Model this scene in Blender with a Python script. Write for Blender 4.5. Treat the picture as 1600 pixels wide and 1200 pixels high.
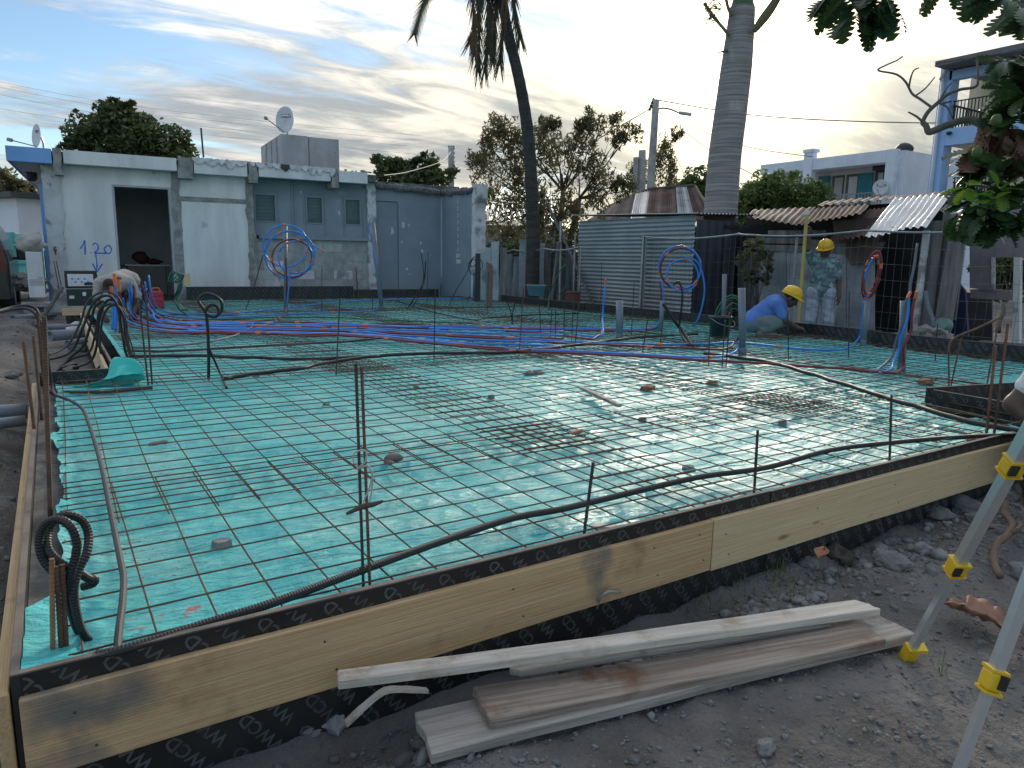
import bpy, bmesh, math, random
import numpy as np
from mathutils import Vector, Matrix, noise

# ------------------------------------------------------------------ camera, sky, sun, exposure
scene = bpy.context.scene
for o in list(bpy.data.objects): bpy.data.objects.remove(o)
R = math.radians
FPX, PITCH, YAW, ROLL, EYE = 1118.0, R(9.97), R(32.65), R(0.97), 1.0   # focal length in 1600-px units; slab film is z = 0
fw = Vector((math.sin(YAW)*math.cos(PITCH), math.cos(YAW)*math.cos(PITCH), -math.sin(PITCH)))
r0 = Vector((math.cos(YAW), -math.sin(YAW), 0)); u0 = r0.cross(fw)
rt = r0*math.cos(ROLL)+u0*math.sin(ROLL); upv = -r0*math.sin(ROLL)+u0*math.cos(ROLL)
CAM = Vector((0, 0, EYE))
cam_d = bpy.data.cameras.new('camera'); cam_d.sensor_width = 36; cam_d.lens = FPX/1600*36
cam_d.clip_start = 0.05; cam_d.clip_end = 3000
cam = bpy.data.objects.new('camera', cam_d); scene.collection.objects.link(cam)
m = Matrix((rt, upv, -fw)).transposed().to_4x4(); m.translation = CAM; cam.matrix_world = m
scene.camera = cam
scene.render.resolution_x = 1024; scene.render.resolution_y = 768

SUN_AZ, SUN_EL = R(48.6), R(15.8)
sund = Vector((math.sin(SUN_AZ)*math.cos(SUN_EL), math.cos(SUN_AZ)*math.cos(SUN_EL), math.sin(SUN_EL)))
world = bpy.data.worlds.new('World'); scene.world = world; world.use_nodes = True
def sky_nodes():
    nt = world.node_tree; N = nt.nodes; L = nt.links; N.clear()
    def nd(t, **k):
        n = N.new(t)
        for a, b in k.items(): setattr(n, a, b)
        return n
    def mth(op, a, b=None, clamp=False):
        n = nd('ShaderNodeMath', operation=op, use_clamp=clamp)
        for i, v in enumerate((a, b)):
            if v is None: continue
            if isinstance(v, (int, float)): n.inputs[i].default_value = v
            else: L.new(v, n.inputs[i])
        return n.outputs[0]
    def ramp(src, lo, hi):
        n = nd('ShaderNodeMapRange', interpolation_type='SMOOTHSTEP')
        L.new(src, n.inputs[0]); n.inputs[1].default_value = lo; n.inputs[2].default_value = hi
        return n.outputs[0]
    def mixc(f, a, b):
        n = nd('ShaderNodeMix', data_type='RGBA')
        if isinstance(f, float): n.inputs[0].default_value = f
        else: L.new(f, n.inputs[0])
        for i, v in ((6, a), (7, b)):
            if isinstance(v, tuple): n.inputs[i].default_value = (*v, 1)
            else: L.new(v, n.inputs[i])
        return n.outputs[2]
    tc = nd('ShaderNodeTexCoord'); D = tc.outputs['Generated']
    sep = nd('ShaderNodeSeparateXYZ'); L.new(D, sep.inputs[0])
    z = mth('ADD', mth('MAXIMUM', sep.outputs[2], 0.0), 0.16)
    cmb = nd('ShaderNodeCombineXYZ')
    L.new(mth('DIVIDE', sep.outputs[0], z), cmb.inputs[0]); L.new(mth('DIVIDE', sep.outputs[1], z), cmb.inputs[1])
    def nz(scale, detail, rough, dist, loc, rot, scl):
        mp = nd('ShaderNodeMapping'); L.new(cmb.outputs[0], mp.inputs[0])
        mp.inputs['Location'].default_value = loc; mp.inputs['Rotation'].default_value = (0, 0, rot); mp.inputs['Scale'].default_value = scl
        n = nd('ShaderNodeTexNoise'); L.new(mp.outputs[0], n.inputs['Vector'])
        n.inputs['Scale'].default_value = scale; n.inputs['Detail'].default_value = detail
        n.inputs['Roughness'].default_value = rough; n.inputs['Distortion'].default_value = dist
        return n.outputs['Fac']
    big = nz(0.75, 9, 0.58, 0.6, (3.1, 1.7, 0), R(-35), (0.75, 1.5, 1))
    fine = nz(2.6, 8, 0.62, 1.2, (7.3, 2.2, 0), R(-30), (0.6, 1.7, 1))
    shade = nz(1.1, 8, 0.6, 0.8, (1.3, 9.4, 0), R(-20), (0.9, 1.3, 1))
    dt = nd('ShaderNodeVectorMath', operation='DOT_PRODUCT'); L.new(D, dt.inputs[0]); dt.inputs[1].default_value = sund
    d = mth('MAXIMUM', dt.outputs['Value'], 0.0)
    cover = mth('ADD', mth('ADD', mth('MULTIPLY', big, 0.7), mth('MULTIPLY', fine, 0.36)), mth('MULTIPLY', mth('POWER', d, 3.0), 0.16))
    mask = ramp(cover, 0.505, 0.64)
    sky = nd('ShaderNodeTexSky', sky_type='NISHITA', sun_disc=False)
    sky.sun_elevation = SUN_EL; sky.sun_rotation = SUN_AZ; sky.air_density = 1.0; sky.dust_density = 0.25; sky.ozone_density = 2.5
    bg1 = nd('ShaderNodeBackground'); L.new(sky.outputs[0], bg1.inputs[0]); bg1.inputs[1].default_value = 0.078
    tone = ramp(mth('ADD', mth('MULTIPLY', shade, 0.62), mth('MULTIPLY', fine, 0.38)), 0.43, 0.60)
    cl0 = mixc(tone, (0.33, 0.375, 0.435), (0.82, 0.81, 0.785))
    zen = mth('MULTIPLY_ADD', mth('MAXIMUM', sep.outputs[2], 0.0), 1.45); zen.node.inputs[2].default_value = 0.33      # overcast sky: brighter towards the zenith
    cs_ = nd('ShaderNodeVectorMath', operation='SCALE'); L.new(cl0, cs_.inputs[0]); L.new(zen, cs_.inputs['Scale'])
    wm = nd('ShaderNodeVectorMath', operation='MULTIPLY'); L.new(cs_.outputs[0], wm.inputs[0]); L.new(mixc(mth('POWER', d, 3.5), (1.0, 1.0, 1.0), (1.05, 0.975, 0.82)), wm.inputs[1]); cl = wm.outputs[0]
    g1 = mth('MULTIPLY', mth('POWER', d, 10.0), 0.035)
    g2 = mth('MULTIPLY', mth('POWER', d, 90.0), 0.34)
    g3 = mth('MULTIPLY', mth('POWER', d, 170.0), 2.2)
    glow = mth('ADD', mth('ADD', g1, g2), g3)
    gm = nd('ShaderNodeVectorMath', operation='SCALE'); gm.inputs[0].default_value = (1.0, 0.86, 0.54); L.new(glow, gm.inputs['Scale'])
    ad = nd('ShaderNodeVectorMath', operation='ADD'); L.new(cl, ad.inputs[0]); L.new(gm.outputs[0], ad.inputs[1])
    bg2 = nd('ShaderNodeBackground'); L.new(ad.outputs[0], bg2.inputs[0]); bg2.inputs[1].default_value = 1.0
    mx = nd('ShaderNodeMixShader'); L.new(mask, mx.inputs[0]); L.new(bg1.outputs[0], mx.inputs[1]); L.new(bg2.outputs[0], mx.inputs[2])
    out = nd('ShaderNodeOutputWorld'); L.new(mx.outputs[0], out.inputs[0])
sky_nodes()
sl = bpy.data.lights.new('sun', 'SUN'); sl.energy = 1.5; sl.angle = R(11); sl.color = (1.0, 0.9, 0.74)
so = bpy.data.objects.new('sun', sl); scene.collection.objects.link(so)
so.rotation_euler = (-sund).to_track_quat('-Z', 'Y').to_euler()
so.location = (0, 0, 30)
vs = scene.view_settings; vs.view_transform = 'Standard'; vs.look = 'None'; vs.exposure = 1.15; vs.gamma = 1.0; vs.use_curve_mapping = False

# ------------------------------------------------------------------ helpers
rnd = random.Random(7); nrs = np.random.RandomState(11)
col = scene.collection
def ray(x, y): return fw*FPX + rt*(x-800) + upv*(600-y)
def G(x, y, z=0.0):
    d = ray(x, y); return CAM + d*((z-EYE)/d.z)
def PY(x, y, Y):
    d = ray(x, y); return CAM + d*(Y/d.y)
def PX(x, y, X):
    d = ray(x, y); return CAM + d*(X/d.x)
def DD(x, y, dist):
    d = ray(x, y); return CAM + d*(dist/math.hypot(d.x, d.y))
def V(*a): return Vector(a)

def tag(o, label=None, cat=None, group=None, kind=None):
    if label: o['label'] = label
    if cat: o['category'] = cat
    if group: o['group'] = group
    if kind: o['kind'] = kind
    return o
def empty(name, loc, label, cat, group=None, rz=0.0):
    o = bpy.data.objects.new(name, None); col.objects.link(o); o.location = loc; o.rotation_euler.z = rz
    o.empty_display_size = 0.1
    return tag(o, label, cat, group)
def catmull(pts, n=6, closed=False):
    P = [Vector(p) for p in pts]; out = []
    if len(P) < 3: return P
    for i in range(len(P)-1):
        a = P[max(i-1, 0)]; b = P[i]; c = P[i+1]; d = P[min(i+2, len(P)-1)]
        for k in range(n):
            t = k/n
            out.append(0.5*((2*b)+(c-a)*t+(2*a-5*b+4*c-d)*t*t+(3*b-a-3*c+d)*t**3))
    out.append(P[-1]); return out

class MB:
    def __init__(s): s.v = []; s.f = []; s.mi = []
    def add(s, vs, fs, mi=0):
        o = len(s.v); s.v += [tuple(v) for v in vs]; s.f += [tuple(i+o for i in f) for f in fs]; s.mi += [mi]*len(fs); return s
    def box(s, c, sz, rot=None, mi=0):
        hx, hy, hz = sz[0]/2, sz[1]/2, sz[2]/2
        vs = [Vector((x, y, z)) for x in (-hx, hx) for y in (-hy, hy) for z in (-hz, hz)]
        if rot is not None: vs = [rot @ v for v in vs]
        c = Vector(c)
        return s.add([v+c for v in vs], [(0, 1, 3, 2), (4, 6, 7, 5), (0, 4, 5, 1), (2, 3, 7, 6), (0, 2, 6, 4), (1, 5, 7, 3)], mi)
    def beam(s, p0, p1, w, h, upd=(0, 0, 1), mi=0):
        p0 = Vector(p0); p1 = Vector(p1); d = (p1-p0); ln = d.length; d.normalize()
        sx = d.cross(Vector(upd));
        if sx.length < 1e-4: sx = d.cross(Vector((1, 0, 0)))
        sx.normalize(); sz = sx.cross(d)
        return s.box((p0+p1)/2, (ln, w, h), Matrix((d, -sx, sz)).transposed(), mi)
    def tube(s, pts, r, n=6, caps=True, mi=0):
        P = [Vector(p) for p in pts]; k = len(P); rs = r if isinstance(r, (list, tuple)) else [r]*k
        vs = []; prev = None
        for i in range(k):
            t = (P[min(i+1, k-1)]-P[max(i-1, 0)])
            if t.length < 1e-9: t = Vector((0, 0, 1))
            t.normalize()
            if prev is None:
                a = t.cross(Vector((0, 0, 1)))
                if a.length < 1e-3: a = t.cross(Vector((1, 0, 0)))
            else: a = prev - t*prev.dot(t)
            if a.length < 1e-6: a = t.orthogonal()
            a.normalize(); prev = a; b = t.cross(a)
            for j in range(n):
                th = 2*math.pi*j/n; vs.append(P[i]+(a*math.cos(th)+b*math.sin(th))*rs[i])
        fs = [(i*n+j, i*n+(j+1) % n, (i+1)*n+(j+1) % n, (i+1)*n+j) for i in range(k-1) for j in range(n)]
        if caps: fs += [tuple(range(n))[::-1], tuple((k-1)*n+j for j in range(n))]
        return s.add(vs, fs, mi)
    def prism(s, poly, ext, mi=0):       # poly: list of 3-D points (planar), ext: extrusion vector
        n = len(poly); e = Vector(ext); a = [Vector(p) for p in poly]
        return s.add(a+[p+e for p in a], [tuple(range(n))[::-1], tuple(range(n, 2*n))]+[(i, (i+1) % n, n+(i+1) % n, n+i) for i in range(n)], mi)
    def lathe(s, prof, c, n=20, axis=None, mi=0):
        c = Vector(c); vs = []; rot = axis if axis is not None else Matrix.Identity(3)
        for (r, z) in prof:
            for j in range(n):
                a = 2*math.pi*j/n; vs.append(c+rot @ Vector((r*math.cos(a), r*math.sin(a), z)))
        k = len(prof)
        fs = [(i*n+j, i*n+(j+1) % n, (i+1)*n+(j+1) % n, (i+1)*n+j) for i in range(k-1) for j in range(n)]
        fs += [tuple(range(n))[::-1], tuple((k-1)*n+j for j in range(n))]
        return s.add(vs, fs, mi)
    def blob(s, c, sz, seed=0, amp=0.25, sub=2, mi=0, rot=None, freq=1.6):
        bm = bmesh.new(); bmesh.ops.create_icosphere(bm, subdivisions=sub, radius=1); c = Vector(c)
        vs = []
        for v in bm.verts:
            p = v.co.copy(); q = p*freq+Vector((seed*3.7, seed*1.3, seed*7.1))
            p *= 1+amp*noise.noise(q)+amp*0.5*noise.noise(q*2.3)
            p = Vector((p.x*sz[0], p.y*sz[1], p.z*sz[2]))
            if rot is not None: p = rot @ p
            vs.append(c+p)
        fs = [tuple(v.index for v in f.verts) for f in bm.faces]; bm.free()
        return s.add(vs, fs, mi)
    def build(s, name, mat, parent=None, loc=None, smooth=False, kind=None):
        base = Vector((0, 0, 0))
        if loc is not None: base = Vector(loc)
        if parent is not None:
            q = parent
            while q is not None: base = base+q.location; q = q.parent
        me = bpy.data.meshes.new(name)
        me.from_pydata([(v[0]-base.x, v[1]-base.y, v[2]-base.z) for v in s.v], [], s.f)
        mats = mat if isinstance(mat, (list, tuple)) else [mat]
        for mm in mats: me.materials.append(mm)
        if len(mats) > 1: me.polygons.foreach_set('material_index', s.mi)
        if smooth: me.polygons.foreach_set('use_smooth', [True]*len(me.polygons))
        me.update()
        o = bpy.data.objects.new(name, me); col.objects.link(o)
        if loc is not None: o.location = loc
        if parent is not None: o.parent = parent
        if kind: o['kind'] = kind
        return o
def thing(mb, name, mat, loc, label, cat, group=None, smooth=False):
    return tag(mb.build(name, mat, None, loc, smooth), label, cat, group)
def fast_mesh(name, Vx, Fx, mat, parent=None, loc=(0, 0, 0), smooth=False, kind=None):
    me = bpy.data.meshes.new(name); Vx = np.asarray(Vx, np.float32); Fx = np.asarray(Fx, np.int32); k = Fx.shape[1]
    me.vertices.add(len(Vx)); me.vertices.foreach_set('co', (Vx-np.array(loc, np.float32)).ravel())
    me.loops.add(Fx.size); me.loops.foreach_set('vertex_index', Fx.ravel())
    me.polygons.add(len(Fx)); me.polygons.foreach_set('loop_start', np.arange(0, Fx.size, k, dtype=np.int32))
    if smooth: me.polygons.foreach_set('use_smooth', np.ones(len(Fx), bool))
    me.materials.append(mat); me.update(calc_edges=True); me.validate()
    o = bpy.data.objects.new(name, me); col.objects.link(o)
    if parent is not None: o.parent = parent
    else: o.location = loc
    if kind: o['kind'] = kind
    return o
def clone(root, loc=None, rz=None):
    r = root.copy(); col.objects.link(r)
    if loc is not None: r.location = loc
    if rz is not None: r.rotation_euler.z = rz
    for ch in root.children:
        c = ch.copy(); col.objects.link(c); c.parent = r
        for g in ch.children:
            d = g.copy(); col.objects.link(d); d.parent = c
    return r

# ------------------------------------------------------------------ materials
MATS = {}
def M(name, c1, c2=None, rough=0.7, scale=5.0, stretch=(1, 1, 1), bump=0.0, bscale=40.0, metal=0.0, spec=0.5, rand=0.12, lo=0.35, hi=0.65,
      c3=None, s3=2.0, lo3=0.55, hi3=0.68, coat=0.0, trans=0.0, rvar=0.0, bdist=0.01, detail=6.0, bstretch=None):
    if name in MATS: return MATS[name]
    mt = bpy.data.materials.new(name); mt.use_nodes = True; nt = mt.node_tree; N = nt.nodes; L = nt.links
    b = N['Principled BSDF']; b.inputs['Roughness'].default_value = rough; b.inputs['Metallic'].default_value = metal
    b.inputs['Specular IOR Level'].default_value = spec; b.inputs['Coat Weight'].default_value = coat
    if trans: b.inputs['Transmission Weight'].default_value = trans
    tc = N.new('ShaderNodeTexCoord')
    def noise_tex(sc, st, det=detail, off=0.0):
        mp = N.new('ShaderNodeMapping'); L.new(tc.outputs['Object'], mp.inputs[0]); mp.inputs['Scale'].default_value = st; mp.inputs['Location'].default_value = (off, off*0.7, off*1.3)
        n = N.new('ShaderNodeTexNoise'); L.new(mp.outputs[0], n.inputs['Vector']); n.inputs['Scale'].default_value = sc; n.inputs['Detail'].default_value = det
        n.inputs['Roughness'].default_value = 0.6
        return n.outputs['Fac']
    def mr(src, lo, hi):
        n = N.new('ShaderNodeMapRange'); n.interpolation_type = 'SMOOTHSTEP'; L.new(src, n.inputs[0]); n.inputs[1].default_value = lo; n.inputs[2].default_value = hi; return n.outputs[0]
    def mix(f, a, bb):
        n = N.new('ShaderNodeMix'); n.data_type = 'RGBA'; L.new(f, n.inputs[0])
        for i, v in ((6, a), (7, bb)):
            if isinstance(v, tuple): n.inputs[i].default_value = (*v, 1)
            else: L.new(v, n.inputs[i])
        return n.outputs[2]
    if c2 is None: c2 = tuple(x*0.8 for x in c1)
    nf = noise_tex(scale, stretch); c = mix(mr(nf, lo, hi), c1, c2)
    if c3 is not None: c = mix(mr(noise_tex(s3, (1, 1, 1), 8.0, 5.3), lo3, hi3), c, c3)
    if rand:
        oi = N.new('ShaderNodeObjectInfo'); mp = N.new('ShaderNodeMapRange'); L.new(oi.outputs['Random'], mp.inputs[0]); mp.inputs[3].default_value = 1-rand; mp.inputs[4].default_value = 1+rand
        sc = N.new('ShaderNodeVectorMath'); sc.operation = 'SCALE'; L.new(c, sc.inputs[0]); L.new(mp.outputs[0], sc.inputs['Scale']); c = sc.outputs[0]
    L.new(c, b.inputs['Base Color'])
    if rvar:
        mp = N.new('ShaderNodeMapRange'); L.new(nf, mp.inputs[0]); mp.inputs[3].default_value = rough-rvar; mp.inputs[4].default_value = rough+rvar; L.new(mp.outputs[0], b.inputs['Roughness'])
    if bump:
        bp = N.new('ShaderNodeBump'); bp.inputs['Strength'].default_value = bump; bp.inputs['Distance'].default_value = bdist
        L.new(noise_tex(bscale, bstretch or stretch, 5.0, 2.1), bp.inputs['Height']); L.new(bp.outputs[0], b.inputs['Normal'])
    MATS[name] = mt; return mt
soil = M('soil', (0.098, 0.088, 0.079), (0.185, 0.168, 0.152), 0.95, 1.6, bump=1.0, bscale=26, bdist=0.035, rand=0, c3=(0.20, 0.19, 0.18), s3=4.0, lo3=0.56, hi3=0.8, detail=12)
stone = M('basalt_stone', (0.11, 0.107, 0.105), (0.20, 0.197, 0.19), 0.93, 7, bump=0.9, bscale=30, rand=0.3)
rubble = M('concrete_rubble', (0.15, 0.144, 0.138), (0.25, 0.242, 0.232), 0.95, 9, bump=0.8, bscale=28, rand=0.2)
concrete = M('grey_concrete', (0.24, 0.24, 0.235), (0.40, 0.40, 0.39), 0.92, 3.5, bump=0.5, bscale=30, rand=0.1, c3=(0.12, 0.12, 0.12), s3=2.5, lo3=0.6, hi3=0.8)
black_ply = M('black_film_plywood', (0.010, 0.010, 0.011), (0.022, 0.021, 0.02), 0.5, 3, rand=0.1, c3=(0.07, 0.066, 0.06), s3=2.2, lo3=0.62, hi3=0.85, rvar=0.12)
ply_edge = M('plywood_edge', (0.20, 0.16, 0.13), (0.11, 0.09, 0.08), 0.85, 6)
ply_print = M('grey_print', (0.10, 0.10, 0.10), (0.055, 0.055, 0.055), 0.6, 9)
board_wood = M('form_board_pine', (0.53, 0.335, 0.16), (0.63, 0.43, 0.235), 0.75, 2.4, (0.7, 45, 45), bump=0.5, bscale=3, bstretch=(1.0, 70, 70), rand=0.1, c3=(0.30, 0.175, 0.08), s3=2.6, lo3=0.55, hi3=0.72)
board_new = M('form_board_pale', (0.60, 0.44, 0.245), (0.67, 0.52, 0.315), 0.72, 2.2, (0.7, 45, 45), bump=0.45, bscale=3, bstretch=(1.0, 70, 70), rand=0.05, c3=(0.40, 0.27, 0.14), s3=3.0, lo3=0.66, hi3=0.76)
grey_wood = M('weathered_plank', (0.46, 0.415, 0.36), (0.28, 0.245, 0.215), 0.88, 2.0, (0.9, 26, 26), bump=0.6, bscale=3, bstretch=(1.2, 60, 60), rand=0.1, c3=(0.17, 0.12, 0.085), s3=5.0, lo3=0.52, hi3=0.70)
white_wood = M('pale_plank', (0.66, 0.60, 0.51), (0.50, 0.445, 0.375), 0.88, 2.0, (0.9, 26, 26), bump=0.6, bscale=3, bstretch=(1.2, 60, 60), rand=0.04, c3=(0.34, 0.25, 0.17), s3=6.0, lo3=0.55, hi3=0.74)
brown_wood = M('brown_plank', (0.22, 0.165, 0.125), (0.38, 0.315, 0.26), 0.88, 2.0, (0.9, 26, 26), bump=0.6, bscale=3, bstretch=(1.2, 60, 60), rand=0.04, c3=(0.17, 0.085, 0.042), s3=4.5, lo3=0.50, hi3=0.68)
shack_wood = M('grey_shack_wood', (0.19, 0.185, 0.18), (0.10, 0.095, 0.09), 0.9, 2.0, (6, 6, 0.6), bump=0.5, bscale=10, rand=0.25)
rust_bar = M('rusty_rebar', (0.095, 0.062, 0.048), (0.20, 0.105, 0.062), 0.8, 9, metal=0.2, rand=0.3, spec=0.3)
dark_bar = M('dark_rebar', (0.05, 0.043, 0.04), (0.09, 0.06, 0.045), 0.75, 9, metal=0.25, rand=0.25)
black_hose = M('black_conduit', (0.008, 0.008, 0.009), (0.014, 0.014, 0.015), 0.5, 4, rand=0.15)
grey_hose = M('dusty_black_conduit', (0.025, 0.025, 0.027), (0.05, 0.05, 0.05), 0.5, 4, rand=0.2)
blue_pipe = M('blue_conduit', (0.02, 0.19, 0.60), (0.035, 0.24, 0.66), 0.38, 4, rand=0.12)
red_pipe = M('red_conduit', (0.20, 0.022, 0.028), (0.15, 0.018, 0.024), 0.4, 4, rand=0.12)
orange_tape = M('orange_tape', (0.72, 0.17, 0.06), (0.60, 0.13, 0.05), 0.5, 6)
green_pipe = M('green_conduit', (0.01, 0.16, 0.075), (0.015, 0.10, 0.05), 0.4, 5, rand=0.1)
pvc_grey = M('grey_pvc', (0.155, 0.185, 0.22), (0.13, 0.155, 0.19), 0.4, 3, rand=0.08, c3=(0.24, 0.24, 0.24), s3=5, lo3=0.65, hi3=0.85)
white_wall = M('white_plaster', (0.77, 0.765, 0.755), (0.63, 0.625, 0.615), 0.85, 1.5, (1.6, 1.6, 0.3), bump=0.15, bscale=25, rand=0.0, c3=(0.46, 0.465, 0.48), s3=3.1, lo3=0.62, hi3=0.75)
worn_wall = M('worn_plaster', (0.62, 0.63, 0.63), (0.50, 0.50, 0.50), 0.9, 3, bump=0.4, bscale=25, rand=0.0, c3=(0.27, 0.265, 0.26), s3=3.0, lo3=0.52, hi3=0.62)
blue_grey = M('blue_grey_paint', (0.255, 0.30, 0.345), (0.225, 0.265, 0.305), 0.7, 1.5, bump=0.15, bscale=30, rand=0.0, c3=(0.31, 0.35, 0.39), s3=2.5, lo3=0.62, hi3=0.75)
blue_grey_dark = M('blue_grey_door_paint', (0.225, 0.265, 0.305), (0.20, 0.235, 0.275), 0.6, 2, rand=0.0)
shutter_glass = M('green_grey_louvre', (0.15, 0.195, 0.195), (0.12, 0.16, 0.165), 0.35, 3, rand=0.06)
sky_blue = M('sky_blue_paint', (0.21, 0.42, 0.76), (0.18, 0.37, 0.70), 0.7, 2, rand=0.0)
pale_blue = M('pale_blue_paint', (0.36, 0.55, 0.85), (0.31, 0.50, 0.80), 0.75, 1.5, rand=0.0)
white_paint = M('white_house_paint', (0.70, 0.76, 0.86), (0.60, 0.66, 0.76), 0.8, 1.0, rand=0.0, c3=(0.42, 0.45, 0.50), s3=0.9, lo3=0.62, hi3=0.8)
cream_paint = M('cream_paint', (0.68, 0.62, 0.46), (0.60, 0.55, 0.41), 0.8, 1.0, rand=0.0)
teal_paint = M('teal_shutter', (0.015, 0.19, 0.24), (0.012, 0.15, 0.2), 0.6, 3, rand=0.1)
turq_paint = M('turquoise_fence_paint', (0.20, 0.60, 0.58), (0.16, 0.52, 0.51), 0.7, 3, rand=0.08)
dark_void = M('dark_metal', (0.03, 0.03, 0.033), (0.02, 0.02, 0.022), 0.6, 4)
dark_paint = M('dark_painted_steel', (0.055, 0.06, 0.075), (0.04, 0.045, 0.055), 0.55, 2, rand=0.1)
galv = M('galvanised_sheet', (0.30, 0.325, 0.335), (0.235, 0.26, 0.27), 0.45, 1.2, metal=0.35, rand=0.02, c3=(0.36, 0.38, 0.38), s3=1.4, lo3=0.6, hi3=0.8)
galv_bright = M('bright_corrugated', (0.62, 0.62, 0.60), (0.50, 0.50, 0.49), 0.42, 3, metal=0.4, rand=0.02, c3=(0.22, 0.20, 0.19), s3=4, lo3=0.62, hi3=0.7)
rust_sheet = M('rusty_corrugated', (0.085, 0.045, 0.036), (0.15, 0.085, 0.066), 0.9, 2.2, rand=0.2, c3=(0.16, 0.13, 0.12), s3=1.4, lo3=0.56, hi3=0.7, bump=0.2, bscale=20)
dark_rust = M('dark_rusty_sheet', (0.085, 0.058, 0.052), (0.13, 0.09, 0.078), 0.85, 2.4, rand=0.2, bump=0.2, bscale=20)
tin_wall = M('dull_tin_sheet', (0.36, 0.39, 0.42), (0.25, 0.275, 0.30), 0.6, 2.2, metal=0.2, rand=0.12, c3=(0.09, 0.085, 0.085), s3=1.6, lo3=0.56, hi3=0.75, bump=0.3, bscale=6, bdist=0.03)
steel = M('steel_tube', (0.33, 0.34, 0.34), (0.25, 0.26, 0.26), 0.4, 5, metal=0.6, rand=0.1)
alu = M('brushed_aluminium', (0.66, 0.68, 0.70), (0.58, 0.60, 0.62), 0.32, 3, (1, 1, 1), metal=0.75, rand=0.02)
yellow_plastic = M('yellow_plastic', (0.72, 0.46, 0.02), (0.62, 0.38, 0.015), 0.4, 6, rand=0.04)
black_plastic = M('black_plastic', (0.015, 0.015, 0.016), (0.025, 0.025, 0.025), 0.4, 6, rand=0.05)
wire_mat = M('fence_wire', (0.15, 0.155, 0.16), (0.10, 0.10, 0.10), 0.5, 5, metal=0.5, rand=0.0)
line_mat = M('overhead_line', (0.05, 0.05, 0.055), (0.04, 0.04, 0.04), 0.6, 5, rand=0.0)
bark = M('bark', (0.10, 0.082, 0.068), (0.055, 0.045, 0.038), 0.95, 3, (5, 5, 1), bump=0.8, bscale=9, rand=0.15, bdist=0.03)
palm_bark = M('dark_palm_bark', (0.062, 0.055, 0.05), (0.036, 0.032, 0.03), 0.95, 2, (2, 2, 9), bump=0.9, bscale=5, bstretch=(1, 1, 8), rand=0.0, bdist=0.03)
royal_bark = M('pale_ringed_palm_bark', (0.36, 0.34, 0.33), (0.20, 0.188, 0.18), 0.9, 1.6, (0.35, 0.35, 16), bump=0.7, bscale=2.2, bstretch=(0.3, 0.3, 22), rand=0.0, bdist=0.04, c3=(0.46, 0.43, 0.40), s3=1.5, lo3=0.55, hi3=0.75)
dead_branch = M('grey_branch', (0.17, 0.145, 0.125), (0.11, 0.09, 0.078), 0.95, 4, bump=0.6, bscale=14, rand=0.1)
def leafmat(name, a, b, rough=0.5, tr=0.25):
    mt = M(name, a, b, rough, 1.3, rand=0.1, spec=0.4, lo=0.3, hi=0.7)
    nt = mt.node_tree; bs = nt.nodes['Principled BSDF']; out = [n for n in nt.nodes if n.type == 'OUTPUT_MATERIAL'][0]
    t = nt.nodes.new('ShaderNodeBsdfTranslucent'); src = bs.inputs['Base Color'].links[0].from_socket
    nt.links.new(src, t.inputs[0]); mx = nt.nodes.new('ShaderNodeMixShader'); mx.inputs[0].default_value = tr
    nt.links.new(bs.outputs[0], mx.inputs[1]); nt.links.new(t.outputs[0], mx.inputs[2]); nt.links.new(mx.outputs[0], out.inputs[0])
    return mt
leaf_dark = leafmat('dark_green_leaves', (0.045, 0.075, 0.026), (0.09, 0.12, 0.042))
leaf_olive = leafmat('olive_leaves', (0.12, 0.128, 0.058), (0.18, 0.16, 0.085), 0.5, 0.5)
leaf_fresh = leafmat('fresh_green_leaves', (0.085, 0.135, 0.035), (0.13, 0.18, 0.055), 0.5, 0.4)
leaf_bread = leafmat('glossy_breadfruit_leaves', (0.02, 0.05, 0.015), (0.045, 0.085, 0.022), 0.35, 0.2)
leaf_palm = leafmat('palm_leaflets', (0.06, 0.075, 0.04), (0.035, 0.045, 0.024), 0.5, 0.2)
leaf_dry = leafmat('dry_palm_leaflets', (0.16, 0.105, 0.05), (0.10, 0.07, 0.04), 0.7, 0.15)
leaf_dead = leafmat('dead_brown_leaves', (0.20, 0.11, 0.075), (0.13, 0.075, 0.055), 0.8, 0.15)
grass_mat = leafmat('grass_blades', (0.09, 0.14, 0.04), (0.16, 0.19, 0.07), 0.6, 0.25)
fallen = M('dry_leaf', (0.36, 0.17, 0.09), (0.26, 0.11, 0.06), 0.7, 6, rand=0.2)

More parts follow.
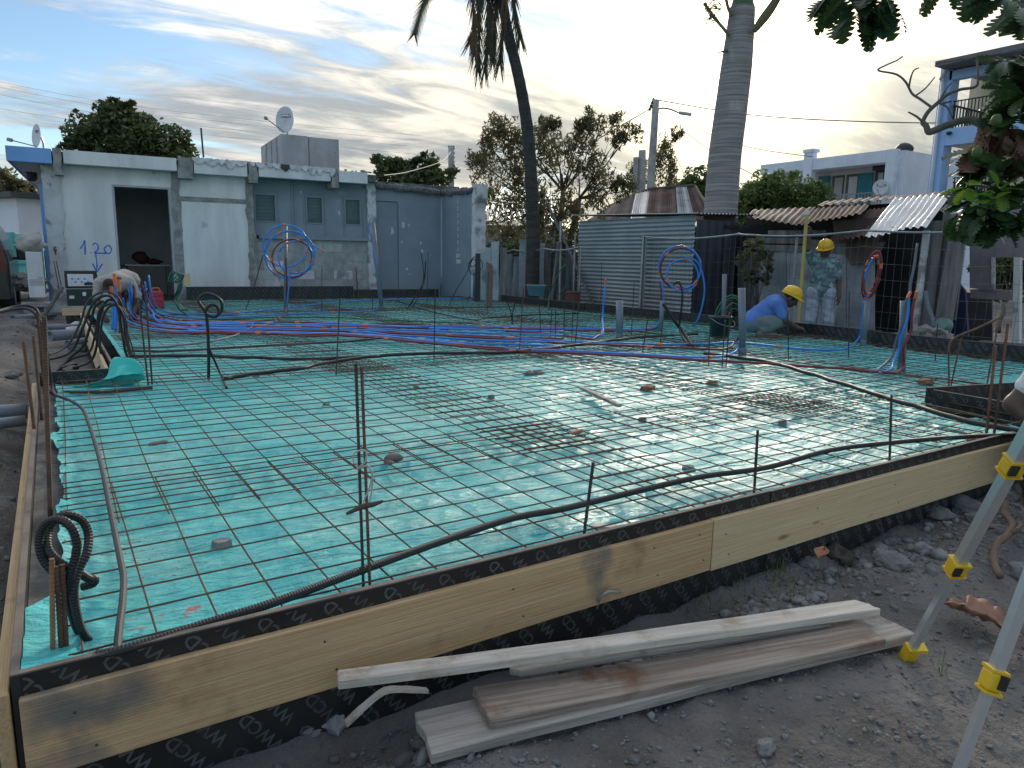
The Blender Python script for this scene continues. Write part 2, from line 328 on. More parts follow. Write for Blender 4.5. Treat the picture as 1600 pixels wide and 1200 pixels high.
# ------------------------------------------------------------------ ground
def sst(a, b, x):
    t = min(1, max(0, (x-a)/(b-a))); return t*t*(3-2*t)
def gz(x, y, fine=True):
    z = -0.30 + 0.07*sst(2.6, 5.5, x)*(1-sst(2.0, 4.0, y))
    z += 0.12*sst(-0.1, -0.5, x)*(1-sst(40, 60, abs(y)))            # left of the slab the soil lies higher
    z += 0.10*sst(9, 14, y)*(1-sst(7, 9, x))
    inside = sst(-0.1, 0.1, x)*sst(1.8, 2.0, y)*(1-sst(8.5, 8.7, x))*(1-sst(16.0, 16.4, y))
    left_notch = (1-sst(0.30, 0.44, x))*sst(6.2, 6.35, y)
    inside *= (1-left_notch)
    z = z*(1-inside) - 0.42*inside
    ro = 1-inside
    q = Vector((x, y, 0))
    z += ro*(0.05*noise.noise(q*0.7+Vector((3, 1, 0)))+0.04*noise.noise(q*2.3)+0.018*noise.noise(q*5.1))
    # trench lip under the front form board
    if -0.3 < x < 6 and 0.9 < y < 1.9:
        z -= 0.10*math.exp(-((y-1.70)/0.10)**2)*sst(4.2, 1.0, x)
        z += 0.05*math.exp(-((y-1.45)/0.10)**2)*(0.5+noise.noise(Vector((x*3.1, 4, 0))))
    if 0.6 < x < 3.0 and 0.9 < y < 2.1: z = min(z, -0.285)
    if fine and math.hypot(x, y) < 9: z += ro*(0.014*noise.noise(q*7.1)+0.009*noise.noise(q*17.3)+0.005*noise.noise(q*41))
    return z
def axis(dense, mid, far):
    a0, a1, st = dense; xs = list(np.arange(a0, a1, st)); b0, b1, st2 = mid
    x = a1
    while x < b1: xs.append(x); x += st2
    l = []; x = a0-st2
    while x > b0: l.append(x); x -= st2
    xs = l[::-1]+xs; e = 1.0; x = xs[-1]
    while x < far: x += e; xs.append(x); e *= 1.45
    e = 1.0; x = xs[0]; l = []
    while x > -far: x -= e; l.append(x); e *= 1.45
    return np.array(l[::-1]+xs)
gx = axis((-0.9, 5.4, 0.028), (-9, 14, 0.16), 900); gy = axis((0.25, 1.95, 0.026), (-4, 19, 0.14), 900)
GV = np.array([(x, y, gz(x, y)) for y in gy for x in gx]); nx, ny = len(gx), len(gy)
ii = (np.arange(ny-1)[:, None]*nx+np.arange(nx-1)[None, :]).ravel()
ground = fast_mesh('ground', GV, np.stack([ii, ii+1, ii+nx+1, ii+nx], 1), soil, smooth=True)
tag(ground, 'dark volcanic soil around the slab', None, None, 'structure')

# far hills
hb = MB()
for k, (px0, px1, hgt, dist) in enumerate(((880, 1500, 34, 800), (-200, 420, 20, 850))):
    pts = []; n = 40
    for i in range(n+1):
        px = px0+(px1-px0)*i/n; p = DD(px, 400, dist); t = i/n
        h = hgt*(math.sin(math.pi*t)**0.8)*(0.75+0.5*noise.noise(Vector((i*0.17, k*5, 0))))
        pts.append((p, h))
    vs = []; fs = []
    for p, h in pts:
        d = Vector((p.x, p.y, 0)).normalized()
        vs += [Vector((p.x, p.y, -2)), Vector((p.x, p.y, max(0, h)))+d*60, Vector((p.x, p.y, -2))+d*180]
    for i in range(n): a = i*3; fs += [(a, a+3, a+4, a+1), (a+1, a+4, a+5, a+2)]
    hb.add(vs, fs)
hills = hb.build('hills', M('far_hill', (0.30, 0.36, 0.42), (0.27, 0.33, 0.38), 1.0, 0.02, rand=0), smooth=True); tag(hills, kind='structure')

# ------------------------------------------------------------------ turquoise film over the slab bed
def film_material():
    mt = bpy.data.materials.new('turquoise_polythene'); mt.use_nodes = True; nt = mt.node_tree; N = nt.nodes; L = nt.links
    b = N['Principled BSDF']; tc = N.new('ShaderNodeTexCoord')
    def nz(sc, st=(1, 1, 1), det=6, off=0, rough=0.6):
        mp = N.new('ShaderNodeMapping'); L.new(tc.outputs['Object'], mp.inputs[0]); mp.inputs['Scale'].default_value = st; mp.inputs['Location'].default_value = (off, off*1.7, 0)
        n = N.new('ShaderNodeTexNoise'); L.new(mp.outputs[0], n.inputs[0]); n.inputs['Scale'].default_value = sc; n.inputs['Detail'].default_value = det; n.inputs['Roughness'].default_value = rough
        return n.outputs['Fac']
    def mr(s, lo, hi, a=0.0, c=1.0):
        n = N.new('ShaderNodeMapRange'); n.interpolation_type = 'SMOOTHSTEP'; L.new(s, n.inputs[0]); n.inputs[1].default_value = lo; n.inputs[2].default_value = hi; n.inputs[3].default_value = a; n.inputs[4].default_value = c; return n.outputs[0]
    def mix(f, a, c):
        n = N.new('ShaderNodeMix'); n.data_type = 'RGBA'
        if isinstance(f, float): n.inputs[0].default_value = f
        else: L.new(f, n.inputs[0])
        for i, v in ((6, a), (7, c)):
            if isinstance(v, tuple): n.inputs[i].default_value = (*v, 1)
            else: L.new(v, n.inputs[i])
        return n.outputs[2]
    def mul(a, c):
        n = N.new('ShaderNodeMath'); n.operation = 'MULTIPLY'; L.new(a, n.inputs[0])
        if isinstance(c, float): n.inputs[1].default_value = c
        else: L.new(c, n.inputs[1])
        return n.outputs[0]
    c = mix(mr(nz(2.4, (0.5, 2.0, 1), 10, 0, 0.68), 0.36, 0.64), (0.025, 0.52, 0.55), (0.12, 0.70, 0.68))  # mottled streaks, with darker folds and paler sheen painted into the colour
    c = mix(mul(mr(nz(0.8, (1, 1, 1), 8, 3.1), 0.48, 0.70), 0.5), c, (0.34, 0.66, 0.59))        # dusty haze that also paints soft wrinkle shading into the colour
    c = mix(mul(mr(nz(2.3, (0.5, 2.2, 1), 9, 8.4, 0.7), 0.60, 0.74), 0.7), c, (0.28, 0.36, 0.31))  # muddy smears
    sp = mr(nz(75, (1, 1, 1), 2, 4.7), 0.645, 0.70); c = mix(mul(sp, mr(nz(1.4, (1, 1, 1), 3, 11), 0.42, 0.56)), c, (0.02, 0.10, 0.11))   # dirt flecks
    warp = nz(9, (1, 1, 1), 5, 2.0)
    for (px, py, r) in ((238, 972, 0.040), (228, 988, 0.036), (206, 970, 0.024), (196, 1014, 0.03), (148, 626, 0.07), (166, 622, 0.05)):
        p = G(px, py); dn = N.new('ShaderNodeVectorMath'); dn.operation = 'DISTANCE'
        mp = N.new('ShaderNodeMapping'); L.new(tc.outputs['Object'], mp.inputs[0]); mp.inputs['Scale'].default_value = (0.6, 1.4, 0); L.new(mp.outputs[0], dn.inputs[0]); dn.inputs[1].default_value = (p.x*0.6, p.y*1.4, 0)
        ad = N.new('ShaderNodeMath'); ad.operation = 'MULTIPLY_ADD'; L.new(warp, ad.inputs[0]); ad.inputs[1].default_value = 0.34; L.new(dn.outputs['Value'], ad.inputs[2])
        c = mix(mr(ad.outputs[0], r+0.13, r+0.165, 0.85, 0.0), c, (0.60, 0.06, 0.10))
    L.new(c, b.inputs['Base Color'])
    L.new(mr(nz(3.2, (0.7, 1.5, 1), 6, 6.6), 0.3, 0.7, 0.28, 0.55), b.inputs['Roughness'])
    b.inputs['Specular IOR Level'].default_value = 0.5
    bp = N.new('ShaderNodeBump'); bp.inputs['Strength'].default_value = 1.0; bp.inputs['Distance'].default_value = 0.07
    L.new(nz(11, (0.5, 1.8, 1), 7, 9.2), bp.inputs['Height'])
    b2 = N.new('ShaderNodeBump'); b2.inputs['Strength'].default_value = 0.35; b2.inputs['Distance'].default_value = 0.004
    L.new(nz(70, (1, 1, 1), 3, 1.2), b2.inputs['Height']); L.new(bp.outputs[0], b2.inputs['Normal']); L.new(b2.outputs[0], b.inputs['Normal'])
    tr = N.new('ShaderNodeBsdfTranslucent'); L.new(c, tr.inputs[0]); mx = N.new('ShaderNodeMixShader'); mx.inputs[0].default_value = 0.08
    out = [n for n in N if n.type == 'OUTPUT_MATERIAL'][0]
    L.new(b.outputs[0], mx.inputs[1]); L.new(tr.outputs[0], mx.inputs[2]); L.new(mx.outputs[0], out.inputs[0])
    return mt
film_mat = film_material()
FX0, FX1, FY0, FY1 = -0.128, 8.56, 1.832, 16.35
NOTCH_X = 5.15
def film_z(x, y):
    q = Vector((x, y, 0))
    w = 0.55*noise.noise(Vector((x*1.1, y*4.2, 1.3)))+0.4*noise.noise(Vector((x*3.0+y, y*7.5-x*1.5, 5.1)))+0.25*(1-abs(noise.noise(Vector((x*2.2, y*6.3+x*2, 9.0))))*2.6)
    w += 0.22*noise.noise(q*13)
    f1 = 1-abs(noise.noise(Vector((x*1.3+0.5*y, y*5.5-x*0.9, 2.0)))); f2 = 1-abs(noise.noise(Vector((x*2.6-y*0.8, y*9.0+x*1.7, 6.0))))
    z = 0.012*w+0.016*(f1**6)+0.012*(f2**5)
    z += 0.028*sst(0.10, -0.08, x)*(1-sst(5.9, 6.2, y))+0.010*sst(1.93, 1.84, y)
    return z
fxs = np.concatenate([np.arange(FX0, 5.2, 0.035), np.arange(5.2, FX1, 0.06)]); fys = np.concatenate([np.arange(FY0, 6.4, 0.028), np.arange(6.4, FY1, 0.06)])
def film_edge(y): return -0.04+0.03*noise.noise(Vector((y*1.3, 2, 0)))+0.03*noise.noise(Vector((y*4.1, 5, 0)))+0.012*noise.noise(Vector((y*13, 8, 0))) if y > 2.3 else (-0.128 if y < 2.2 else -0.128+(y-2.2)/0.1*0.088)
FV = np.array([(max(x, film_edge(y)), y, film_z(max(x, film_edge(y)), y)+0.012*sst(0.05, 0.0, x-film_edge(y))) for y in fys for x in fxs]); nfx, nfy = len(fxs), len(fys)
jj, ix = np.meshgrid(np.arange(nfy-1), np.arange(nfx-1), indexing='ij'); cx = fxs[ix]; cy = fys[jj]
wob = 0.04*np.sin(cy*3.1)+0.03*np.sin(cy*7.7+1)
keep = ~((cy > 6.22) & (cx < 0.50)) & ~((cx > 5.02) & (cy < 2.62)) & ~((cx > 8.3) & (cy > 15))
i0 = (jj*nfx+ix)[keep]
film = fast_mesh('polythene_film', FV, np.stack([i0, i0+1, i0+nfx+1, i0+nfx], 1), film_mat, smooth=True)
tag(film, 'wrinkled turquoise polythene film spread under the rebar mesh', 'plastic film')
# the folded-up corner of the film at the left notch
fb = MB(); ctl = [[(112, 606, .012), (150, 598, .015), (182, 588, .03), (222, 583, .02)], [(135, 606, .02), (172, 592, .05), (186, 578, .10), (224, 588, .05)],
    [(160, 607, .02), (174, 575, .13), (196, 570, .20), (222, 577, .17)], [(176, 606, .02), (177, 564, .20), (205, 562, .235), (223, 573, .18)], [(176, 603, .02), (200, 603, .04), (210, 600, .09), (226, 592, .09)]]
rows = [catmull([DD(px, py, (G(px, 606).xy.length)*0.995+0.03*ri) for (px, py, h) in row], 5) for ri, row in enumerate(ctl)]
cols = list(zip(*rows)); grid = [catmull(c_, 5) for c_ in cols]
nr, nc = len(grid), len(grid[0]); vs = []
for i, c_ in enumerate(grid):
    for j, p in enumerate(c_): vs.append(p+Vector((0.012*noise.noise(p*14), 0.02*noise.noise(p*9), 0.012*noise.noise(p*17+Vector((3, 0, 0))))))
fb.add(vs, [(i*nc+j, i*nc+j+1, (i+1)*nc+j+1, (i+1)*nc+j) for i in range(nr-1) for j in range(nc-1)])
flap = fb.build('folded_flap', M('clean_turquoise_film', (0.03, 0.50, 0.44), (0.05, 0.57, 0.50), 0.28, 3, rand=0), film, smooth=True)
tag(flap, 'bright green corner of the film folded up over the form')
sm = flap.modifiers.new('thick', 'SOLIDIFY'); sm.thickness = 0.002

# concrete strip left of the film
cs = MB()
n = 60
for i in range(n):
    y0 = 1.9+i*(6.2-1.9)/n; y1 = 1.9+(i+1)*(6.2-1.9)/n
    def row(y): return [Vector((-0.128, y, 0.02+0.01*noise.noise(Vector((1, y*6, 0))))), Vector((-0.06, y, 0.012+0.015*noise.noise(Vector((5, y*7, 0))))), Vector((0.14, y, -0.045+0.01*noise.noise(Vector((9, y*8, 0)))))]
    a = row(y0); b_ = row(y1); cs.add(a+b_, [(0, 1, 4, 3), (1, 2, 5, 4)])
o = cs.build('concrete_strip', M('damp_concrete', (0.075, 0.07, 0.066), (0.14, 0.135, 0.13), 0.9, 6, bump=0.8, bscale=30, rand=0), smooth=True); tag(o, kind='structure')

# ------------------------------------------------------------------ printed form plywood
tcv = bpy.data.curves.new('tmp', 'FONT'); tcv.body = 'WWCD'; tcv.size = 1.0; tcv.offset = 0.022; tcv.resolution_u = 2; tcv.space_character = 1.06
tobj = bpy.data.objects.new('tmp', tcv); col.objects.link(tobj)
dg = bpy.context.evaluated_depsgraph_get(); TXT = bpy.data.meshes.new_from_object(tobj.evaluated_get(dg))
bpy.data.objects.remove(tobj)
TV = np.array([v.co[:2] for v in TXT.vertices]); TF = [tuple(p.vertices) for p in TXT.polygons]
TV[:, 0] -= TV[:, 0].mean(); TV[:, 1] -= 0.35; TW = TV[:, 0].max()-TV[:, 0].min()
def text_mesh(body, size, offset=0.0, align=True):
    c = bpy.data.curves.new('tmp', 'FONT'); c.body = body; c.size = size; c.offset = offset; c.resolution_u = 3
    ob = bpy.data.objects.new('tmp', c); col.objects.link(ob)
    me = bpy.data.meshes.new_from_object(ob.evaluated_get(bpy.context.evaluated_depsgraph_get())); bpy.data.objects.remove(ob)
    v = np.array([q.co[:2] for q in me.vertices]); f = [tuple(p.vertices) for p in me.polygons]
    v[:, 0] -= (v[:, 0].max()+v[:, 0].min())/2; v[:, 1] -= (v[:, 1].max()+v[:, 1].min())/2
    return v, f
def ply_lettering(p0, ex, ez, L_, H_, nrm, flip=False, th=0.05, step=0.088, ang=-52):
    """clipped diagonal rows of the print on the face (p0 = lower left corner, ex/ez = directions, nrm = outward)"""
    bm = bmesh.new(); a = R(ang+(180 if flip else 0)); ca, sa = math.cos(a), math.sin(a)
    adir = (math.cos(R(ang)), math.sin(R(ang))); along = TW*th*1.22
    rows_n = int(L_/step)+8; kk = int(H_/along)+3
    for i in range(-6, rows_n):
        for k in range(-kk, kk+1):
            cxx = i*step+adir[0]*(k+0.5*(i % 2))*along; cyy = H_/2+adir[1]*(k+0.5*(i % 2))*along
            if not (-0.2 < cxx < L_+0.2 and -0.2 < cyy < H_+0.2): continue
            vs = [bm.verts.new((cxx+(x*ca-y*sa)*th, cyy+(x*sa+y*ca)*th, 0)) for x, y in TV]
            for f in TF:
                try: bm.faces.new([vs[q] for q in f])
                except ValueError: pass
    for co, no in (((0.004, 0, 0), (-1, 0, 0)), ((L_-0.004, 0, 0), (1, 0, 0)), ((0, 0.004, 0), (0, -1, 0)), ((0, H_-0.004, 0), (0, 1, 0))):
        bmesh.ops.bisect_plane(bm, geom=bm.verts[:]+bm.edges[:]+bm.faces[:], plane_co=co, plane_no=no, clear_outer=True)
    mb = MB(); p0 = Vector(p0); ex = Vector(ex); ez = Vector(ez); nn = Vector(nrm)*0.0012
    bm.verts.index_update()
    mb.add([p0+ex*v.co.x+ez*v.co.y+nn for v in bm.verts], [tuple(v.index for v in f.verts) for f in bm.faces]); bm.free()
    return mb
def ply_panel(p0, p1, z0, z1, nrm, label, flip=False, thick=0.018, step=0.088, th=0.05, letters=True):
    """vertical panel whose printed face runs p0->p1 (2-D), nrm points out of the printed face"""
    a = Vector((p0[0], p0[1], z0)); b_ = Vector((p1[0], p1[1], z0)); ex = (b_-a).normalized(); L_ = (b_-a).length; n_ = Vector(nrm)
    root = empty('form_plywood', (a+b_)/2, label, 'plywood', 'black printed form plywood')
    mb = MB(); c = (a+b_)/2-n_*thick/2+Vector((0, 0, (z1-z0)/2)); rot = Matrix((ex, Vector((0, 0, 1)).cross(ex), Vector((0, 0, 1)))).transposed()
    mb.box(c, (L_, thick, z1-z0-0.004), rot); mb.build('panel', black_ply, root)
    eb = MB(); eb.box(c+Vector((0, 0, (z1-z0)/2)), (L_, thick, 0.004), rot); eb.build('top_edge', ply_edge, root)
    if letters: ply_lettering(a, ex, (0, 0, 1), L_, z1-z0-0.006, n_, flip, th, step).build('printed_lettering', ply_print, root, kind='stuff')
    return root
FYP = 1.83
ply_panel((-0.13, FYP-0.018), (2.44, FYP-0.018), -0.42, 0.068, (0, -1, 0), 'long black form plywood behind the left front board, nearest the camera', True)
ply_panel((2.445, FYP-0.018), (4.94, FYP-0.018), -0.42, 0.066, (0, -1, 0), 'black form plywood behind the pale right front board', True)
ply_panel((4.945, FYP-0.018), (6.6, FYP-0.018), -0.42, 0.066, (0, -1, 0), 'black form plywood at the right end of the front edge', True)
# left edge (printed face looks outwards, plain edge in view)
ply_panel((-0.13-0.018, 6.2), (-0.13-0.018, 1.812), -0.40, 0.068, (-1, 0, 0), 'black form plywood along the left edge of the slab', True)
# cross piece of the left notch
ply_panel((-0.13, 6.22), (0.46, 6.22), -0.10, 0.115, (0, -1, 0), 'short dusty form plywood across the left notch by the folded film', False)
ply_panel((0.36, 12.6), (0.36, 6.3), -0.25, 0.09, (-1, 0, 0), 'form plywood behind the far left timber board', False, letters=False)
# the right edge
ply_panel((8.60, 15.1), (8.60, 10.9), -0.03, 0.17, (-1, 0, 0), 'far black form plywood between the corner column and the tin shed', False)
ply_panel((8.60, 10.88), (8.60, 7.3), -0.03, 0.18, (-1, 0, 0), 'black form plywood in front of the grey tin shed', False)
ply_panel((8.62, 7.28), (8.62, 5.0), -0.03, 0.19, (-1, 0, 0), 'black form plywood in front of the two men in yellow helmets', False)
pB = ply_panel((8.45, 5.0), (8.45, 2.4), -0.03, 0.19, (-1, 0, 0), 'black form plywood at the far right, standing nearer than its neighbour', False)
# the back edge under the building
ply_panel((2.35, 16.30), (5.9, 16.10), 0.0, 0.30, (-0.056, -0.998, 0), 'black form plywood below the three windows of the building', False)
ply_panel((5.92, 16.12), (8.05, 16.0), 0.0, 0.22, (-0.056, -0.998, 0), 'lower black form plywood below the grey door', False)
ply_panel((0.15, 13.6), (0.75, 13.55), -0.25, 0.02, (-0.05, -0.998, 0), 'small black plywood panel under the open green case', False)
# inner corner of forms at the right front notch
q0 = G(1455, 636, 0); q1 = G(1600, 664, 0)
e1 = (q1-q0).normalized(); q1 = q0+e1*2.0
ply_panel(q0.xy, q1.xy, -0.02, 0.125, (-e1.y*-1, -e1.x, 0) if False else (e1.y, -e1.x, 0), 'black form plywood of the right notch facing the camera', False)
q2 = q0+Vector((0.05, 0.06, 0)); q3 = G(1600, 622, 0); e2 = (q3-q2).normalized(); q3 = q2+e2*2.2
ply_panel(q2.xy, q3.xy, -0.02, 0.125, (e2.y, -e2.x, 0), 'black form plywood of the right notch running back along its far side', False)

# timber boards bracing the plywood
def rough_board(name, mat, p0, p1, z0, z1, thick, nrm, label, cat='board', group=None, seed=0):
    a = Vector((p0[0], p0[1], 0)); b_ = Vector((p1[0], p1[1], 0)); ex = (b_-a).normalized(); L_ = (b_-a).length; n_ = Vector(nrm)
    n = max(6, int(L_/0.18)); vs = []
    for i in range(n+1):
        x = L_*i/n; p = a+ex*x
        dz0 = 0.004*noise.noise(Vector((x*1.7, seed, 0))); dz1 = 0.004*noise.noise(Vector((x*1.9, seed+4, 0)))
        for (t, z) in ((0, z0+dz0), (0, z1+dz1), (1, z1+dz1-0.002), (1, z0+dz0)): vs.append(p+n_*(thick*(t))+Vector((0, 0, z)))
    fs = []
    for i in range(n):
        for j in range(4): fs.append((i*4+j, i*4+(j+1) % 4, (i+1)*4+(j+1) % 4, (i+1)*4+j))
    fs += [(3, 2, 1, 0), tuple(n*4+j for j in range(4))]
    base = (a+b_)/2+Vector((0, 0, z0)); ang = math.atan2(ex.y, ex.x)
    rm = Matrix.Rotation(-ang, 3, 'Z')
    me = bpy.data.meshes.new(name); me.from_pydata([rm @ (v-base) for v in vs], [], fs); me.materials.append(mat)
    o = bpy.data.objects.new(name, me); col.objects.link(o); o.location = base; o.rotation_euler.z = ang
    bv = o.modifiers.new('bev', 'BEVEL'); bv.width = 0.0025; bv.segments = 1; bv.limit_method = 'ANGLE'
    return tag(o, label, cat, group)
def stain_board(name, base):
    """pine board with cement smears and knots"""
    mt = base.copy(); mt.name = name; nt = mt.node_tree; N = nt.nodes; L = nt.links; b = N['Principled BSDF']
    src = b.inputs['Base Color'].links[0].from_socket; tc = [n for n in N if n.type == 'TEX_COORD'][0]
    def mixin(mask, colr):
        nonlocal src
        mx = N.new('ShaderNodeMix'); mx.data_type = 'RGBA'; L.new(mask, mx.inputs[0]); L.new(src, mx.inputs[6]); mx.inputs[7].default_value = (*colr, 1); src = mx.outputs[2]
    nz = N.new('ShaderNodeTexNoise'); nz.inputs['Scale'].default_value = 14; nz.inputs['Detail'].default_value = 6; L.new(tc.outputs['Object'], nz.inputs[0])
    vo = N.new('ShaderNodeTexVoronoi'); mp = N.new('ShaderNodeMapping'); mp.inputs['Scale'].default_value = (3.0, 0.001, 9.5); mp.inputs['Location'].default_value = (0.3, 0, 0.45); L.new(tc.outputs['Object'], mp.inputs[0]); L.new(mp.outputs[0], vo.inputs['Vector']); vo.inputs['Scale'].default_value = 1.0
    ad = N.new('ShaderNodeMath'); ad.operation = 'MULTIPLY_ADD'; L.new(nz.outputs['Fac'], ad.inputs[0]); ad.inputs[1].default_value = 0.10; L.new(vo.outputs['Distance'], ad.inputs[2])
    kr = N.new('ShaderNodeMapRange'); L.new(ad.outputs[0], kr.inputs[0]); kr.inputs[1].default_value = 0.09; kr.inputs[2].default_value = 0.19; kr.inputs[3].default_value = 0.7; kr.inputs[4].default_value = 0.0
    mixin(kr.outputs[0], (0.17, 0.085, 0.035))
    L.new(src, b.inputs['Base Color']); return mt, mixin
bm1, mixin = stain_board('stained_form_board', board_wood)
def cement(mt, spots):
    nt = mt.node_tree; N = nt.nodes; L = nt.links; b = N['Principled BSDF']; src = b.inputs['Base Color'].links[0].from_socket
    tc = [n for n in N if n.type == 'TEX_COORD'][0]
    nz = N.new('ShaderNodeTexNoise'); nz.inputs['Scale'].default_value = 11; nz.inputs['Detail'].default_value = 8; L.new(tc.outputs['Object'], nz.inputs[0])
    for (x, z, sx, sz, r) in spots:
        mp = N.new('ShaderNodeMapping'); mp.inputs['Scale'].default_value = (sx, 0, sz); L.new(tc.outputs['Object'], mp.inputs[0])
        dn = N.new('ShaderNodeVectorMath'); dn.operation = 'DISTANCE'; L.new(mp.outputs[0], dn.inputs[0]); dn.inputs[1].default_value = (x*sx, 0, z*sz)
        ad = N.new('ShaderNodeMath'); ad.operation = 'MULTIPLY_ADD'; L.new(nz.outputs['Fac'], ad.inputs[0]); ad.inputs[1].default_value = 0.22; L.new(dn.outputs['Value'], ad.inputs[2])
        mr = N.new('ShaderNodeMapRange'); L.new(ad.outputs[0], mr.inputs[0]); mr.inputs[1].default_value = r+0.06; mr.inputs[2].default_value = r+0.16; mr.inputs[3].default_value = 0.85; mr.inputs[4].default_value = 0
        mx = N.new('ShaderNodeMix'); mx.data_type = 'RGBA'; L.new(mr.outputs[0], mx.inputs[0]); L.new(src, mx.inputs[6]); mx.inputs[7].default_value = (0.155, 0.145, 0.13, 1); src = mx.outputs[2]
    L.new(src, b.inputs['Base Color'])
cement(bm1, [(-1.03, 0.155, 0.9, 1.4, 0.07), (-1.02, 0.03, 0.9, 1.4, 0.055), (-0.93, 0.15, 0.9, 1.2, 0.06), (0.55, 0.12, 1.6, 0.7, 0.045), (0.52, 0.18, 1.2, 1.2, 0.03)])
bm2, _m = stain_board('pale_form_board', board_new)
FB = FYP-0.0185
rough_board('timber_board', bm1, (-0.135, FB-0.027), (2.075, FB-0.027), -0.185, 0.018, 0.027, (0, 1, 0), 'long stained brown timber board along the left front edge, cement smear at its corner', 'board', seed=1)
rough_board('timber_board', bm2, (2.08, FB-0.0272), (6.4, FB-0.0272), -0.19, 0.02, 0.027, (0, 1, 0), 'paler yellowish timber board along the right front edge', 'board', seed=2)
nail_m = M('nail_head', (0.10, 0.075, 0.06), (0.07, 0.05, 0.04), 0.6, 20, metal=0.4)
for bo, xs_ in ((bpy.data.objects['timber_board'], (-1.0, -0.97, -0.42, -0.38, 0.2, 0.24, 0.8, 0.83, 1.03, 1.06)), (bpy.data.objects['timber_board.001'], (-2.1, -2.07, -1.5, -1.46, -0.9, -0.86, -0.2, -0.16, 0.5, 0.54))):
    for k, x_ in enumerate(xs_):
        nb = MB(); nb.lathe([(0.0, 0), (0.0032, 0), (0.0032, 0.0015), (0, 0.002)], (0, 0, 0), 8, Matrix.Rotation(R(90), 3, 'X')); me_ = bpy.data.meshes.new('nail'); me_.from_pydata(nb.v, [], nb.f); me_.materials.append(nail_m)
        no_ = bpy.data.objects.new('nail', me_); col.objects.link(no_); no_.parent = bo; no_.location = (x_+rnd.uniform(-.01, .01), -0.0004, (0.055 if k % 2 else 0.15)+rnd.uniform(-.012, .012))
rough_board('timber_board', bm1, (-0.15-0.03, 1.80), (-0.15-0.03, 6.25), -0.20, 0.035, 0.028, (1, 0, 0), 'weathered timber board along the left edge of the slab, seen edge-on', 'board', seed=3)
rough_board('timber_board', bm2, (0.31, 6.35), (0.33, 12.8), -0.20, 0.06, 0.027, (1, 0, 0), 'pale timber board running back past the folded green film', 'board', seed=4)
tb = MB(); tb.beam((0.10, 13.50, 0.035), (0.95, 13.45, 0.035), 0.03, 0.11); tb.beam((0.62, 13.40, 0.0), (1.05, 13.38, 0.0), 0.03, 0.18)
thing(tb, 'timber_offcut', board_new, (0.5, 13.45, 0), 'short pale timber offcuts lying below the open green case', 'board')

# ------------------------------------------------------------------ rebar mesh sheets (bars are parts)
def bar_mesh(L_, amp, seed, r=0.003):
    mb = MB(); n = max(5, int(L_/0.4)); pts = []
    for i in range(n+1):
        x = L_*i/n-L_/2; pts.append((x, amp*noise.noise(Vector((x*0.9, seed, 0))), amp*1.1*noise.noise(Vector((x*0.8, seed+7, 3)))))
    mb.tube(pts, r, 5); me = bpy.data.meshes.new('bar'); me.from_pydata(mb.v, [], mb.f); me.materials.append(rust_bar); return me
SP = 0.16; bar_cache = {}
def get_bar(L_, k):
    key = (round(L_, 2), k)
    if key not in bar_cache: bar_cache[key] = bar_mesh(L_, 0.012, k*3.3+L_)
    return bar_cache[key]
def mesh_sheet(x0, x1, y0, y1, z, label, rot=0.0):
    c = Vector(((x0+x1)/2, (y0+y1)/2, z)); root = empty('rebar_mesh_sheet', c, label, 'rebar mesh', 'welded rebar mesh sheets on the film', rot)
    lx, ly = x1-x0, y1-y0; nxb = int(round((lx-0.1)/SP)); nyb = int(round((ly-0.1)/SP))
    for i in range(nxb+1):
        b_ = bpy.data.objects.new('bar', get_bar(ly, rnd.randrange(4))); col.objects.link(b_); b_.parent = root
        b_.location = (-nxb*SP/2+i*SP+rnd.uniform(-.004, .004), 0, 0.0); b_.rotation_euler = (0, 0, math.pi/2+rnd.uniform(-.004, .004))
    for j in range(nyb+1):
        b_ = bpy.data.objects.new('bar', get_bar(lx, rnd.randrange(4))); col.objects.link(b_); b_.parent = root
        b_.location = (0, -nyb*SP/2+j*SP+rnd.uniform(-.004, .004), 0.0075); b_.rotation_euler = (rnd.choice((0, math.pi)), 0, rnd.uniform(-.004, .004))
colsx = [(-0.04, 2.42), (1.92, 4.42), (3.95, 6.45), (6.0, 8.5)]; rowsy = [(1.88, 3.36), (2.78, 6.14), (5.7, 9.3), (8.86, 12.4), (11.9, 15.7)]
cn = ['leftmost column', 'second column from the left', 'third column from the left', 'rightmost column']; rn = ['front row', 'second row', 'middle row', 'fourth row', 'farthest row']
for ri, (y0, y1) in enumerate(rowsy):
    for ci, (x0, x1) in enumerate(colsx):
        if ri == 0 and ci == 3: continue
        xa, xb, ya = x0, x1, y0
        if ri == 0 and ci == 2: xb = 4.95
        if ri == 1 and ci == 3: ya = 2.95
        if ri >= 2 and ci == 0: xa = 0.52
        mesh_sheet(xa, xb, ya+rnd.uniform(-.04, .04), y1+rnd.uniform(-.04, .04), 0.040+0.009*((ri+ci) % 3), 'rusty welded rebar mesh sheet on the film, %s, %s' % (rn[ri], cn[ci]), rnd.uniform(-0.006, 0.006))

